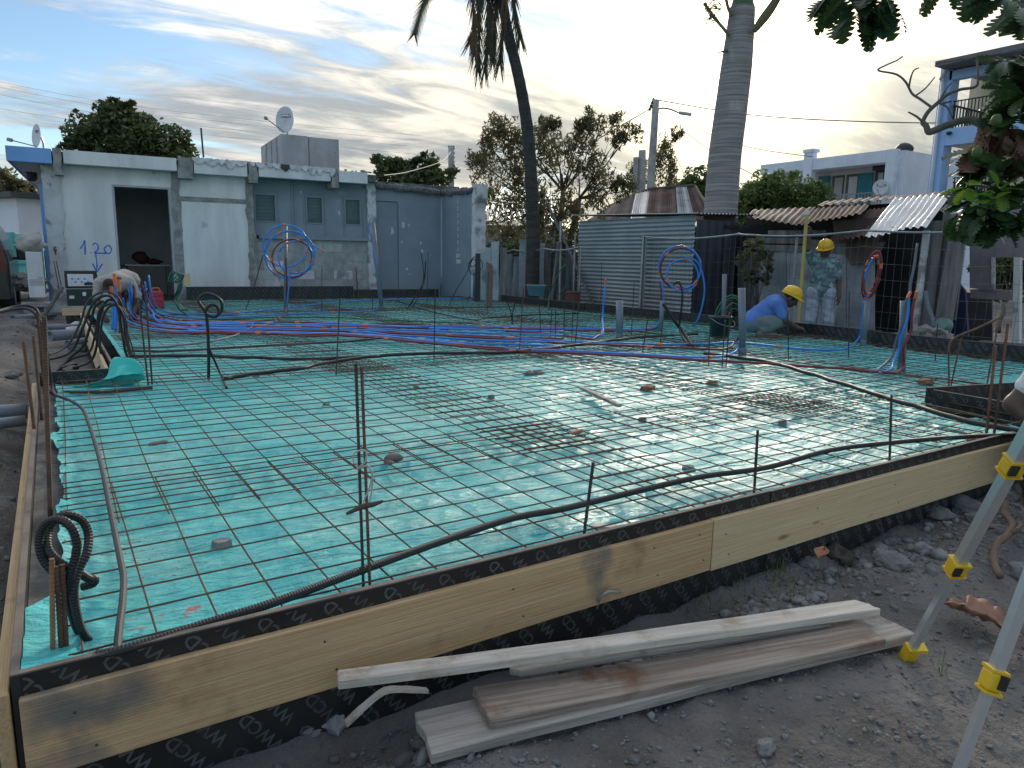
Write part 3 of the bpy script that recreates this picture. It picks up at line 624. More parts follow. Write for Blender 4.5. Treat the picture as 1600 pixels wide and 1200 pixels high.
# ------------------------------------------------------------------ the old building at the back left
FA = R(-3.0); FE = Vector((math.cos(FA), math.sin(FA), 0)); FN = Vector((math.sin(FA), -math.cos(FA), 0))   # along the facade / towards the camera
FO = Vector((0.0, 16.88, 0.0))
def fac(px, py, off=0.0):
    d = ray(px, py); t = ((FO+FN*off)-CAM).dot(FN)/d.dot(FN); p = CAM+d*t; q = p-FO; return q.dot(FE), p.z
def fpt(s, z, off=0.0): return FO+FE*s+FN*off+Vector((0, 0, z))
FROT = Matrix((FE, -FN, Vector((0, 0, 1)))).transposed()
def fbox(mb, s0, s1, z0, z1, o0, o1, mi=0):
    return mb.box(fpt((s0+s1)/2, (z0+z1)/2, (o0+o1)/2), (abs(s1-s0), abs(o1-o0), abs(z1-z0)), FROT, mi)
def S(px, py=350, off=0.0): return fac(px, py, off)[0]
def Z(px, py, off=0.0): return fac(px, py, off)[1]
B = empty('old_building', fpt(2.5, 0), 'single-storey white and blue-grey building with a broken roof edge behind the slab', 'building')
def part(name, mat, fn, parent=None, smooth=False, kind=None):
    mb = MB(); fn(mb); return mb.build(name, mat, parent or B, None, smooth, kind)
sL, sD0, sD1, sC1, sC2, sW = S(98), S(179), S(271), S(283), S(385), S(395)
zR = 2.72; zB = -0.25
zDoor = Z(177, 288)
# white walls with the door opening
part('wall', white_wall, lambda b: fbox(b, sL, sD0, zB, zR, -0.2, 0.0))
part('wall', white_wall, lambda b: fbox(b, sD0, sD1, zDoor, zR, -0.2, 0.0))
part('wall', white_wall, lambda b: fbox(b, sD1, sW, zB, zR, -0.2, 0.0))
def rough_col(mb, s0, s1, z0, z1, o0, o1, seed, n=26):
    """column with chipped edges"""
    vs = []
    for i in range(n+1):
        z = z0+(z1-z0)*i/n
        a = 0.05*noise.noise(Vector((z*2.9, seed, 0)))+0.03*noise.noise(Vector((z*9, seed, 2))); c = 0.05*noise.noise(Vector((z*3.3, seed+5, 0)))+0.03*noise.noise(Vector((z*8, seed+5, 2)))
        for (s_, o_) in ((s0+a, o1), (s1+c, o1), (s1+c, o0), (s0+a, o0)): vs.append(fpt(s_, z, o_+0.012*noise.noise(Vector((z*5, s_*6, seed)))))
    fs = [(i*4+j, i*4+(j+1) % 4, (i+1)*4+(j+1) % 4, (i+1)*4+j) for i in range(n) for j in range(4)]+[(3, 2, 1, 0), tuple(n*4+j for j in range(4))]
    mb.add(vs, fs)
bare = M('broken_concrete', (0.22, 0.215, 0.205), (0.36, 0.355, 0.34), 0.95, 6, bump=0.9, bscale=22, rand=0.05, bdist=0.03)
part('corner_column', worn_wall, lambda b: rough_col(b, S(72), S(100), -0.3, zR, -0.3, 0.03, 1))
part('broken_column', bare, lambda b: rough_col(b, S(271), S(284), zB, zR-.05, -0.1, 0.035, 2))
part('broken_column', bare, lambda b: rough_col(b, S(386), S(397), 0.1, zR-.1, -0.1, 0.05, 3))
part('plaster_panel', white_wall, lambda b: fbox(b, S(284), S(387), 0.15, Z(330, 318), 0.0, 0.035))
part('plaster_band', bare, lambda b: fbox(b, S(279), S(388), Z(330, 316), Z(330, 309), 0.0, 0.02))
# door frame and room behind
dfm = M('door_frame_grey', (0.42, 0.43, 0.45), (0.36, 0.37, 0.39), 0.7, 3, rand=0)
def dframe(b):
    fbox(b, sD0, sD0+0.04, zB, zDoor-0.041, -0.21, 0.012); fbox(b, sD1-0.06, sD1, zB, zDoor-0.041, -0.21, 0.012); fbox(b, sD0, sD1, zDoor-0.04, zDoor-0.001, -0.21, 0.012)
part('door_frame', dfm, dframe)
room_grey = M('room_wall', (0.72, 0.72, 0.73), (0.62, 0.62, 0.63), 0.9, 2, rand=0)
part('room_back_wall', room_grey, lambda b: fbox(b, sL, sW+2, -0.2, zR, -3.6, -3.5))
part('room_side_wall', room_grey, lambda b: (fbox(b, sL, sL+0.1, -0.2, zR, -3.49, -0.21), fbox(b, sW+1.6, sW+1.7, -0.2, zR, -3.49, -0.45)))
part('room_floor', M('dusty_floor', (0.38, 0.37, 0.36), (0.3, 0.3, 0.29), 0.9, 3, rand=0), lambda b: fbox(b, sL, sW+2, -0.3, -0.06, -3.49, -0.005))
# window wall, set back
OW = -0.22; zSill = Z(490, 372, OW)
sE = S(575, 350, OW); sQ = S(690, 380, OW)
W3 = [(397, 432, 302, 347), (477.5, 505, 306, 352), (537.5, 564, 311, 355.5)]
def winwall(b):
    xs = [sW-0.05]
    zt = zR-0.02
    for (x0, x1, y0, y1) in W3: xs += [S(x0, 330, OW), S(x1, 330, OW)]
    xs.append(sE)
    z0w = Z(490, 350, OW); z1w = Z(490, 306.5, OW)
    fbox(b, xs[0], xs[-1], z1w, zt, OW-0.18, OW); fbox(b, xs[0], xs[-1], zSill+0.03, z0w, OW-0.18, OW)
    for i in range(0, len(xs), 2): fbox(b, xs[i], xs[i+1], z0w, z1w, OW-0.18, OW)
part('window_wall', blue_grey, winwall)
z0w = Z(490, 350, OW); z1w = Z(490, 306.5, OW)
for (x0, x1, y0, y1) in W3:
    a, c = S(x0, 330, OW), S(x1, 330, OW)
    wf = part('window', blue_grey_dark, lambda b: (fbox(b, a, a+0.035, z0w, z1w, OW-0.09, OW+0.02), fbox(b, c-0.035, c, z0w, z1w, OW-0.09, OW+0.02), fbox(b, a+0.035, c-0.035, z1w-0.035, z1w, OW-0.09, OW+0.02), fbox(b, a+0.035, c-0.035, z0w, z0w+0.03, OW-0.09, OW+0.02)))
    nsl = 7
    for k in range(nsl):
        zz = z0w+0.03+(z1w-z0w-0.065)*(k+0.5)/nsl; hgt = (z1w-z0w-0.065)/nsl
        mb = MB(); mb.box(fpt((a+c)/2, zz, OW-0.06), (c-a-0.07, 0.008, hgt*1.1), FROT @ Matrix.Rotation(R(18), 3, 'X')); mb.build('slat', shutter_glass, wf)
    fr = part('apron_panel', blue_grey_dark, lambda b: (fbox(b, a-0.02, a+0.015, zSill+0.05, z0w-0.01, OW, OW+0.012), fbox(b, c+0.03, c+0.065, zSill+0.05, z1w+0.06, OW, OW+0.014), fbox(b, a-0.05, a-0.02, z0w, z1w+0.06, OW, OW+0.016), fbox(b, a-0.02, c+0.03, z1w+0.03, z1w+0.06, OW, OW+0.012)))
part('surface_conduit', blue_grey_dark, lambda b: (fbox(b, S(455, 330, OW), S(455, 330, OW)+0.03, zSill+0.04, zR-0.05, OW, OW+0.02), fbox(b, S(460, 330, OW), S(460, 330, OW)+0.03, zSill+0.04, zR-0.05, OW, OW+0.025)))
part('sill', blue_grey, lambda b: (fbox(b, S(404, 372, OW), S(573, 372, OW), zSill-0.04, zSill+0.03, OW-0.1, OW+0.09)))
block = M('bare_block', (0.31, 0.31, 0.305), (0.41, 0.41, 0.405), 0.93, 6, bump=0.7, bscale=30, rand=0.10)
part('mortar', M('mortar', (0.33, 0.33, 0.325), (0.26, 0.26, 0.255), 0.95, 8, bump=0.5, bscale=40, rand=0), lambda b: fbox(b, sW-0.02, sE, 0.0, zSill-0.04, OW-0.17, OW-0.008))
bw, bh = 0.46, 0.21; zz = 0.02; r_ = 0
while zz < zSill-0.06:
    s_ = sW-(0.23 if r_ % 2 else 0); h_ = min(bh-0.008, zSill-0.045-zz)
    while s_ < sE-0.02:
        a = max(s_, sW-0.015); c = min(s_+bw-0.010, sE-0.01)
        if c-a > 0.05:
            white = (s_ < sW+0.55 and zz > 0.15 and zz < 0.6) or rnd.random() < 0.1
            mb = MB(); fbox(mb, a, c, zz, zz+h_, OW-0.10, OW+rnd.uniform(-0.004, 0.004)); mb.build('block', worn_wall if white else block, B)
        s_ += bw
    zz += bh; r_ += 1
part('white_column', worn_wall, lambda b: rough_col(b, sE-0.03, sE+0.17, 0.0, zR, OW-0.3, OW+0.10, 5))
part('grey_wall', blue_grey, lambda b: (fbox(b, sE+0.17, S(582, 380, OW), -0.1, zR-0.1, OW-0.2, OW), fbox(b, S(582, 380, OW), S(623, 380, OW), Z(600, 314, OW), zR-0.1, OW-0.2, OW), fbox(b, S(623, 380, OW), sQ, -0.1, zR-0.1, OW-0.2, OW)))
gd = part('door', blue_grey_dark, lambda b: fbox(b, S(582, 380, OW)+0.004, S(623, 380, OW)-0.004, -0.08, Z(600, 314, OW)-0.004, OW-0.12, OW-0.05))
part('door_handle_scar', worn_wall, lambda b: b.prism([fpt(S(614, 362, OW)+dx, Z(614, 362, OW)+dz, OW-0.048) for dx, dz in ((-.05, -.06), (.03, -.05), (.05, 0), (.01, .10), (-.02, .12), (-.03, .02))], FN*0.002), gd)
for k, (px, py, w_) in enumerate(((630, 352, .05), (639, 352, .03), (628, 378, .03), (657, 380, .03), (660, 393, .04), (636, 420, .03), (640, 428, .02), (470, 300, .02), (530, 332, .03))):
    s_, z_ = fac(px, py, OW)
    part('paint_chip', worn_wall, lambda b: b.prism([fpt(s_+w_*math.cos(a_)*rnd.uniform(.5, 1.3), z_+w_*1.5*math.sin(a_)*rnd.uniform(.5, 1.3), OW) for a_ in [i*0.785 for i in range(8)]], FN*0.0025))
part('cable_line', M('white_cable', (0.6, 0.6, 0.6), (0.5, 0.5, 0.5), 0.6, 4), lambda b: fbox(b, sQ-0.02, sQ+0.01, 0.5, zR-0.25, OW+0.001, OW+0.02))
# return wall and its end column
rq0 = fpt(sQ, 0, OW); cp = G(746, 470, 0.0); rq1 = Vector((cp.x+0.05, 15.0, 0))
rd = (rq1-rq0).normalized(); rn_ = Vector((rd.y, -rd.x, 0)); 
if rn_.x > 0: rn_ = -rn_
def ret(b):
    n = 24; ztop = lambda t: zR-0.17-0.05*t+0.04*noise.noise(Vector((t*9, 1, 0)))
    vs = []
    for i in range(n+1):
        t = i/n; p = rq0+(rq1-rq0)*t
        vs += [p+Vector((0, 0, -0.2)), p+Vector((0, 0, ztop(t))), p-rn_*0.2+Vector((0, 0, ztop(t))), p-rn_*0.2+Vector((0, 0, -0.2))]
    b.add(vs, [(i*4+j, i*4+(j+1) % 4, (i+1)*4+(j+1) % 4, (i+1)*4+j) for i in range(n) for j in range(4)]+[(3, 2, 1, 0), tuple(n*4+j for j in range(4))])
part('return_wall', blue_grey, ret)
def endcol(b):
    n = 28; vs = []; c0 = rq1
    for i in range(n+1):
        z = -0.25+(zR-0.05+0.25)*i/n; a = 0.03*noise.noise(Vector((z*4, 3, 0))); c = 0.05*noise.noise(Vector((z*5, 8, 0)))
        if z > 2.35: c += 0.07
        for (u_, w_) in ((-0.05+a, 0.02), (0.16+c, 0.02), (0.16+c, -0.24), (-0.05+a, -0.24)): vs.append(c0+rd*u_+rn_*w_+Vector((0, 0, z)))
    b.add(vs, [(i*4+j, i*4+(j+1) % 4, (i+1)*4+(j+1) % 4, (i+1)*4+j) for i in range(n) for j in range(4)]+[(3, 2, 1, 0), tuple(n*4+j for j in range(4))])
part('end_column', worn_wall, endcol)
sp_ = rq0+(rq1-rq0)*0.60
for k in range(2):
    part('socket_box', M('cream_plastic', (0.6, 0.58, 0.48), (0.5, 0.48, 0.4), 0.5, 4), lambda b: b.box(sp_+rd*(-0.06+0.03*k)+rn_*0.02+Vector((0, 0, 1.04-0.14*k)), (0.16, 0.04, 0.10), Matrix((rd, rn_, Vector((0, 0, 1)))).transposed()))
part('cable_line', MATS['white_cable'], lambda b: [b.box(rq0+(rq1-rq0)*0.55+rn_*0.012+Vector((0, 0, 1.2+0.16*k)), (0.02, 0.02, 0.10), Matrix((rd, rn_, Vector((0, 0, 1)))).transposed()) for k in range(8)], kind='stuff')
# broken slab edge above the grey part
def broken_edge(b, P0, P1, r, seed, n=70, amp=0.5):
    pts = []; rs = []
    for i in range(n+1):
        t = i/n; p = P0+(P1-P0)*t; q = Vector((t*n*0.23, seed, 0))
        pts.append(p+Vector((0, 0.03*noise.noise(q*2), 0.035*noise.noise(q+Vector((0, 4, 0)))))); rs.append(r*(1+amp*noise.noise(q*1.7+Vector((7, 0, 0)))))
    b.tube(pts, rs, 7)
dirty = M('dirty_broken_concrete', (0.10, 0.10, 0.10), (0.20, 0.20, 0.195), 0.95, 7, bump=1.0, bscale=20, rand=0.05, bdist=0.04)
part('broken_slab_edge', dirty, lambda b: (broken_edge(b, fpt(sE+0.15, zR-0.06, OW+0.12), fpt(sQ, zR-0.13, OW+0.12), 0.075, 1), broken_edge(b, fpt(sQ, zR-0.13, OW+0.08), rq1+rn_*0.03+Vector((0, 0, zR-0.18)), 0.075, 2)), kind='stuff')
# roof slab, fascia in segments, blue corner overhang
OF = 0.32
def roofz(s): return Z(330, 252, OF)-0.0*s
zft = fac(300, 249, OF)[1]; zfb = fac(300, 268.5, OF)[1]
def fasc(b, px0, px1, dz=0.0, o=0.0, low=0.0):
    fbox(b, S(px0, 260, OF), S(px1, 260, OF), zfb-low, zft+dz, OF-0.18, OF+o)
for k, (a, c, mt, low) in enumerate(((100, 276, white_wall, 0), (303, 386, white_wall, .02), (404, 516, white_wall, 0), (529, 574, white_wall, 0))):
    part('fascia', mt, lambda b: fasc(b, a, c, 0, 0, low))
for k, (a, c) in enumerate(((82, 99.5), (276.5, 302.5), (386.5, 403.5), (516.5, 528.5))):
    part('beam_stub', bare, lambda b: rough_col(b, S(a, 260, OF)+.02, S(c, 260, OF)-.02, zfb-(0.14 if k else 0.22), zft+0.02, OF-0.6, OF+0.015, 20+k, 8))
part('roof_slab', dirty, lambda b: fbox(b, S(60, 260), sE+0.1, zfb+0.06, zft-0.02, -7.5, OF-0.181))
part('roof_slab', dirty, lambda b: fbox(b, sE+0.101, sQ+0.5, zR-0.1, zR+0.05, -5, OW-0.02))
# torn bitumen felt hanging over the roof edge
felt = M('torn_white_felt', (0.62, 0.63, 0.63), (0.45, 0.45, 0.45), 0.8, 8, rand=0.1)
s_ = S(300, 250, OF); sEnd = S(520, 250, OF)
while s_ < sEnd:
    w_ = rnd.uniform(0.10, 0.28); d_ = rnd.uniform(0.05, 0.17); poly = []; n = 6
    for i in range(n+1): poly.append(fpt(s_+w_*i/n, zft+0.03+0.02*rnd.random(), OF+0.004))
    for i in range(n, -1, -1): poly.append(fpt(s_+w_*i/n+rnd.uniform(-.015, .015), zft-d_*(math.sin(math.pi*(i+.3)/(n+.6))*0.8+0.25*rnd.random()), OF+0.018+0.03*rnd.random()))
    mb = MB(); mb.prism(poly, FN*0.012); mb.build('torn_felt', felt if rnd.random() < 0.72 else black_plastic, B); s_ += w_*rnd.uniform(0.85, 1.3)
mb = MB()
for i in range(60):
    s2 = rnd.uniform(S(280, 250, OF), sE); mb.blob(fpt(s2, zft+rnd.uniform(0, .03), OF-rnd.uniform(.02, .15)), (rnd.uniform(.02, .07), .05, rnd.uniform(.015, .05)), i, 0.5, 1)
mb.build('roof_debris', bare, B, kind='stuff')
part('blue_fascia', sky_blue, lambda b: (fbox(b, S(12, 240, OF), S(80, 240, OF), zfb-0.02, zft, OF-0.12, OF+0.01)))
part('overhang', M('soffit_grey', (0.46, 0.49, 0.54), (0.40, 0.43, 0.48), 0.8, 2, rand=0), lambda b: fbox(b, S(13, 240, OF), S(75, 240, OF), zfb-0.005, zft-0.01, -6.0, OF-0.121))
part('blue_fascia', sky_blue, lambda b: fbox(b, S(12, 240, OF)-0.03, S(12, 240, OF)-0.001, zfb-0.02, zft, -6.0, OF+0.01))
part('side_wall', white_wall, lambda b: fbox(b, S(72)-0.02, S(72)+0.10, -0.3, zfb-0.01, -6, -0.31))
part('blue_post', sky_blue, lambda b: (fbox(b, S(66)-0.02, S(66)+0.05, -0.2, Z(66, 285), -0.45, -0.36), fbox(b, S(66)-0.04, S(66)+0.02, -0.2, Z(66, 300), -1.6, -1.5)))
part('gutter_light', dark_void, lambda b: b.lathe([(0.0, 0), (0.10, 0), (0.10, -0.12), (0.06, -0.18)], fpt(S(40, 300), zfb-0.01, -2.0), 10))
part('roof_spike', M('dark_post', (0.06, 0.06, 0.06), (0.05, 0.05, 0.05), 0.7, 4), lambda b: b.tube([fpt(*fac(318, 246, -2), -2), fpt(*fac(314, 200, -2), -2)], 0.022, 6))

# writing sprayed on the wall
spray = M('blue_spray_paint', (0.02, 0.14, 0.55), (0.03, 0.17, 0.6), 0.7, 8, rand=0)
def ribbon(b, pts, w=0.014, off=0.004):
    P = catmull([Vector((fac(x, y)[0], fac(x, y)[1], 0)) for x, y in pts], 5); vs = []
    for i, p in enumerate(P):
        t = (P[min(i+1, len(P)-1)]-P[max(i-1, 0)]); t.normalize(); nn = Vector((-t.y, t.x, 0)); ww = w*(0.8+0.4*noise.noise(p*9))
        vs += [fpt(p.x+nn.x*ww, p.y+nn.y*ww, off), fpt(p.x-nn.x*ww, p.y-nn.y*ww, off)]
    b.add(vs, [(2*i, 2*i+2, 2*i+3, 2*i+1) for i in range(len(P)-1)])
strokes = [[(125, 389), (130, 382), (132.5, 376), (133, 398)], [(141, 394), (142.5, 395)], [(145, 383), (148, 380), (153, 383), (153, 390), (148, 395), (156, 395.5), (166, 396)],
    [(168, 384), (163, 388), (165, 394), (171, 396), (174, 390), (171, 384), (168, 384)], [(149.5, 397), (151, 408), (151.5, 421)], [(145, 412), (149, 420), (152, 424), (156, 418), (160, 412)], [(151, 413), (153, 416)],
    [(139, 428), (139.5, 441)], [(142, 429), (142.5, 441)], [(145.5, 429), (146, 441)], [(153, 430), (148.5, 431), (149, 435), (152, 437), (151, 441), (148, 441)]]
wr = MB()
for st in strokes: ribbon(wr, st)
wr.build('sprayed_writing', spray, B, kind='stuff')
wr = MB(); ribbon(wr, [(88, 387), (85.5, 386), (85, 391), (87, 393), (88, 390), (86, 389)], 0.012, 0.06); ribbon(wr, [(87, 393), (87.5, 398)], 0.012, 0.06)
wr.build('sprayed_mark', black_plastic, B)

# roof tank
T0 = fac(440, 258, -2.0); tz0 = zft-0.05; tz1 = Z(440, 209, -2.0); tz2 = Z(525, 218, -2.0)
ts0, ts1 = S(440, 230, -2.0), S(529.5, 230, -2.0); td = 2.6
tk = empty('roof_tank', fpt(ts0, tz0, -2.0), 'grey concrete tank standing on the roof of the old building', 'water tank')
tank_mat = M('tank_concrete', (0.46, 0.47, 0.48), (0.36, 0.37, 0.38), 0.92, 2.5, (1, 1, 0.5), bump=0.4, bscale=24, rand=0, c3=(0.25, 0.255, 0.26), s3=2.2, lo3=0.58, hi3=0.75)
mb = MB(); fbox(mb, ts0, ts1, tz0, tz2, -2.0-td, -2.0); mb.build('tank_wall', tank_mat, tk)
mb = MB(); fbox(mb, ts0+0.002, ts0+(ts1-ts0)*0.45, tz2+0.001, tz1, -2.0-td+.01, -2.003); mb.build('tank_lid', tank_mat, tk)
mb = MB(); fbox(mb, ts0-0.01, ts1+0.01, tz0, tz0+0.20, -2.0, -1.985); mb.build('render_band', white_wall, tk)
for k in range(3):
    mb = MB(); fbox(mb, ts0-0.012, ts0-0.001, tz0+0.1, tz2-0.02, -2.55-0.65*k, -2.50-0.65*k); mb.build('joint_cover', bare, tk)
mb = MB(); fbox(mb, ts0+(ts1-ts0)*0.46, ts0+(ts1-ts0)*0.47, tz0+0.2, tz2-0.01, -2.0, -1.993); mb.build('joint_cover', dirty, tk)

# satellite dishes
def dish(c, rw, rh, face, label, lnb, sign=True, foot=None, mast=True, writing=True, stripes=False):
    root = empty('satellite_dish', foot or c, label, 'satellite dish', 'satellite dishes')
    n = Vector(face).normalized(); ex = Vector((0, 0, 1)).cross(n).normalized(); ey = n.cross(ex); rot = Matrix((ex, ey, n)).transposed()
    mb = MB(); vs = []; fs = []; K = 28; J = 7
    for j in range(J+1):
        t = j/J
        for k in range(K):
            a = 2*math.pi*k/K; vs.append(c+rot @ Vector((rw*t*math.cos(a), rh*t*math.sin(a), -0.16*rw*(1-t*t))))
    for j in range(J):
        for k in range(K): fs.append((j*K+k, j*K+(k+1) % K, (j+1)*K+(k+1) % K, (j+1)*K+k))
    mb.add(vs, fs); dm = M('dish_white', (0.62, 0.64, 0.68), (0.54, 0.56, 0.60), 0.5, 3, rand=0.04)
    d = mb.build('reflector', dm, root, smooth=True); so_ = d.modifiers.new('s', 'SOLIDIFY'); so_.thickness = 0.012
    mb = MB(); lp = c+rot @ Vector(lnb); mb.tube([c+rot @ Vector((0, -rh*0.92, 0)), lp], 0.012, 6); mb.build('arm', steel, root)
    mb = MB(); mb.box(lp, (0.06, 0.06, 0.09), rot); mb.build('receiver', steel, root)
    if mast: mb = MB(); mb.tube([c-n*0.09, c-n*0.13+Vector((0, 0, -0.1)), Vector((c.x-n.x*.13, c.y-n.y*.13, foot.z if foot else c.z-0.8))], 0.022, 7); mb.build('mast', steel, root)
    if writing:
        q = c+rot @ Vector((0.05*rw, 0.30*rh, 0.01)); mb = MB(); mb.box(q, (rw*1.05, rh*0.21, 0.006), rot); pl = mb.build('nameplate', M('navy_print', (0.02, 0.03, 0.06), (0.02, 0.03, 0.06), 0.5, 3), root)
        v, f = text_mesh('CANAL+', rh*0.20, 0.006); mb = MB(); mb.add([q+rot @ Vector((x, y, 0.0045)) for x, y in v], f); mb.build('nameplate_lettering', M('white_print', (0.75, 0.75, 0.75), (0.7, 0.7, 0.7), 0.5, 3), pl, kind='stuff')
    if stripes:
        for k in range(2): mb = MB(); mb.box(c+rot @ Vector((0.1*rw, (0.42-0.12*k)*rh, 0.01)), (rw*0.75, rh*0.05, 0.008), rot); mb.build('printed_stripe', MATS.get('navy_print') or M('navy_print', (0.02, 0.03, 0.06), (0.02, 0.03, 0.06), 0.5, 3), root)
    return root
dc = fpt(*fac(445, 187, -2.3), -2.3)
dish(dc, 0.235, 0.335, (-0.62, -0.80, 0.18), 'white satellite dish with a dark nameplate standing on the concrete roof tank', (-0.30, -0.12, 0.42), foot=fpt(fac(452, 210, -2.3)[0], tz1, -2.3))
dc2 = fpt(*fac(57, 212, -1.0), -1.0)
dish(dc2, 0.125, 0.235, (-0.80, -0.58, 0.12), 'small white satellite dish above the blue roof corner', (-0.34, -0.15, 0.30), foot=fpt(fac(62, 230, -1.0)[0], zft, -1.0), writing=False, stripes=True)

# things in and before the doorway
def at(px, py, dist): return DD(px, py, dist)
rm = fpt(S(225), 0, -2.0)
tb_ = empty('table', (rm.x+0.1, rm.y, -0.06), 'small table standing in the dark room behind the doorway', 'table')
def tpart(nm, mt, fn): mb = MB(); fn(mb); return mb.build(nm, mt, tb_)
tpart('tabletop', M('pale_tabletop', (0.5, 0.5, 0.5), (0.45, 0.45, 0.45), 0.5, 3), lambda b: b.box(rm+V(0.1, 0, 0.70), (0.95, 0.5, 0.03)))
for dx in (-.42, .42):
    for dy in (-.2, .2): tpart('leg', steel, lambda b: b.tube([rm+V(.1+dx, dy, .685), rm+V(.1+dx, dy, -.06)], 0.015, 6))
mb = MB(); mb.blob(rm+V(-0.02, 0, 0.86), (0.17, 0.13, 0.15), 3, 0.5, 2); mb.blob(rm+V(0.25, 0, 0.78), (0.17, 0.12, 0.075), 5, 0.4, 2)
thing(mb, 'cloth_bag', M('dark_red_bag', (0.10, 0.03, 0.025), (0.06, 0.02, 0.02), 0.8, 5), rm+V(0, 0, .715), 'dark red bag slumped on the table in the doorway', 'bag', smooth=True)
mb = MB(); mb.box(rm+V(-.55, .1, .50), (.35, .3, .40)); mb.box(rm+V(-.55, .1, .03), (.3, .28, .16)); mb.box(rm+V(-.55, .1, .2), (.1, .1, .3))
thing(mb, 'office_chair', black_plastic, rm+V(-.55, .1, -.06), 'black chair beside the table inside the dark doorway', 'chair')

# ------------------------------------------------------------------ left background
def seg_box(root, name, mat, c, sz, rz=0.0):
    mb = MB(); mb.box(c, sz, Matrix.Rotation(rz, 3, 'Z')); return mb.build(name, mat, root)
# far white house at the left edge
hp = DD(10, 350, 34); hw = empty('white_house', (hp.x, hp.y, -0.2), 'white rendered house with a dark roof edge at the far left, behind the turquoise fence', 'house')
hz = DD(10, 303, 34).z; pr = DD(29, 350, 34); hr = Vector((pr.x, pr.y, 0)); er = Vector((math.cos(YAW+0.5), -math.sin(YAW+0.5), 0)); en = Vector((er.y, -er.x, 0))
Rh = Matrix((er, -en, Vector((0, 0, 1)))).transposed()
seg_box_ = lambda nm, mt, a, c, z0, z1, o0, o1: (lambda mb: (mb.box(hr+er*((a+c)/2)+Vector((0, 0, (z0+z1)/2))+en*((o0+o1)/2), (c-a, abs(o1-o0), z1-z0), Rh), mb.build(nm, mt, hw))[1])(MB())
seg_box_('wall', M('far_white_wall', (0.74, 0.76, 0.80), (0.68, 0.70, 0.74), 0.8, 1, rand=0), -6, 0, -0.3, hz-0.12, -6, 0)
seg_box_('roof', dark_paint, -6.3, 0.35, hz-0.119, hz+0.08, -6.3, 0.35)
seg_box_('lean_to_roof', dark_paint, 0.02, 4.0, hz-2.3, hz-2.1, -5, -0.5)
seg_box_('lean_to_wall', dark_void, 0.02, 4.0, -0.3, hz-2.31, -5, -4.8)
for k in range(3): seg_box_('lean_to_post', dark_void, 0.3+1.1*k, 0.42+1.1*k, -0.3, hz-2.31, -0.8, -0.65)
for k in range(2): seg_box_('washing', M('pale_cloth', (0.5, 0.5, 0.52), (0.4, 0.42, 0.45), 0.9, 3), 0.7+0.8*k, 1.2+0.8*k, hz-3.4, hz-2.7, -1.0, -0.95)
# turquoise corrugated fence: single sheets on a frame
f0 = DD(4, 370, 27); f1 = DD(66, 366, 26); fe = (f1-f0); fe.z = 0; Lf = fe.length; fe.normalize(); fnn = Vector((fe.y, -fe.x, 0))
fz = DD(30, 363, 26.5).z
fr_ = empty('sheet_fence', (f0.x, f0.y, -0.2), 'turquoise painted sheet fence with a gate, left of the old building', 'fence')
nsh = 6
for k in range(nsh):
    mb = MB(); vs = []; n = 16; w_ = Lf/nsh
    for i in range(n+1):
        s_ = k*w_+w_*i/n*0.99; o_ = 0.02*math.cos(i*math.pi/2)
        p = f0+fe*s_+fnn*o_; vs += [Vector((p.x, p.y, -0.25)), Vector((p.x, p.y, fz+(0.0 if k < 2 else -0.05)))]
    mb.add(vs, [(2*i, 2*i+2, 2*i+3, 2*i+1) for i in range(n)]); mb.build('panel', turq_paint, fr_)
for zz in (0.62, 1.15): mb = MB(); mb.beam(Vector((f0.x, f0.y, zz))+fnn*.06+fe*Lf*.28, Vector((f1.x, f1.y, zz))+fnn*.06, 0.05, 0.06); mb.build('rail', M('turquoise_frame', (0.12, 0.45, 0.44), (0.1, 0.4, 0.4), 0.6, 3), fr_)
for s_ in (0.28, 0.95): mb = MB(); mb.beam(Vector((f0.x, f0.y, -0.2))+fnn*.06+fe*Lf*s_, Vector((f0.x, f0.y, fz))+fnn*.06+fe*Lf*s_, 0.06, 0.06); mb.build('post', MATS['turquoise_frame'], fr_)
# the dark van, its rear corner in view
vp = DD(23, 440, 15.6); vroot = empty('parked_van', (vp.x-0.5, vp.y+0.6, -0.2), 'dark van at the left edge, its rear corner and wing mirror in view', 'van')
vb = Vector((vp.x-0.95, vp.y, -0.2))
van_paint = M('black_van_paint', (0.012, 0.013, 0.016), (0.016, 0.016, 0.02), 0.25, 3, rand=0, coat=0.5)
def vprof(b, x0, x1, prof, y0, y1):     # profile in x-z extruded along y
    b.prism([vb+Vector((x, y0, z)) for x, z in prof], (0, y1-y0, 0))
VB = MB(); prof = [(-0.85, 0.30), (0.86, 0.30), (0.90, 0.55), (0.90, 0.95), (0.86, 1.20), (0.76, 1.52), (0.66, 1.70), (0.55, 1.78), (-0.55, 1.78), (-0.66, 1.70), (-0.76, 1.52), (-0.86, 1.2), (-0.9, 0.95), (-0.9, 0.5)]
vprof(VB, 0, 0, prof, 0.0, 4.2); vbody = VB.build('body', van_paint, vroot)
bv = vbody.modifiers.new('b', 'BEVEL'); bv.width = 0.06; bv.segments = 3; bv.limit_method = 'ANGLE'; bv.angle_limit = R(40)
glassm = M('dark_glass', (0.01, 0.012, 0.014), (0.012, 0.014, 0.016), 0.08, 3, rand=0)
mb = MB(); mb.prism([vb+Vector((x, -0.012, z)) for x, z in ((-0.68, 1.12), (0.68, 1.12), (0.60, 1.60), (-0.60, 1.60))], (0, 0.010, 0)); mb.build('rear_window', glassm, vroot)
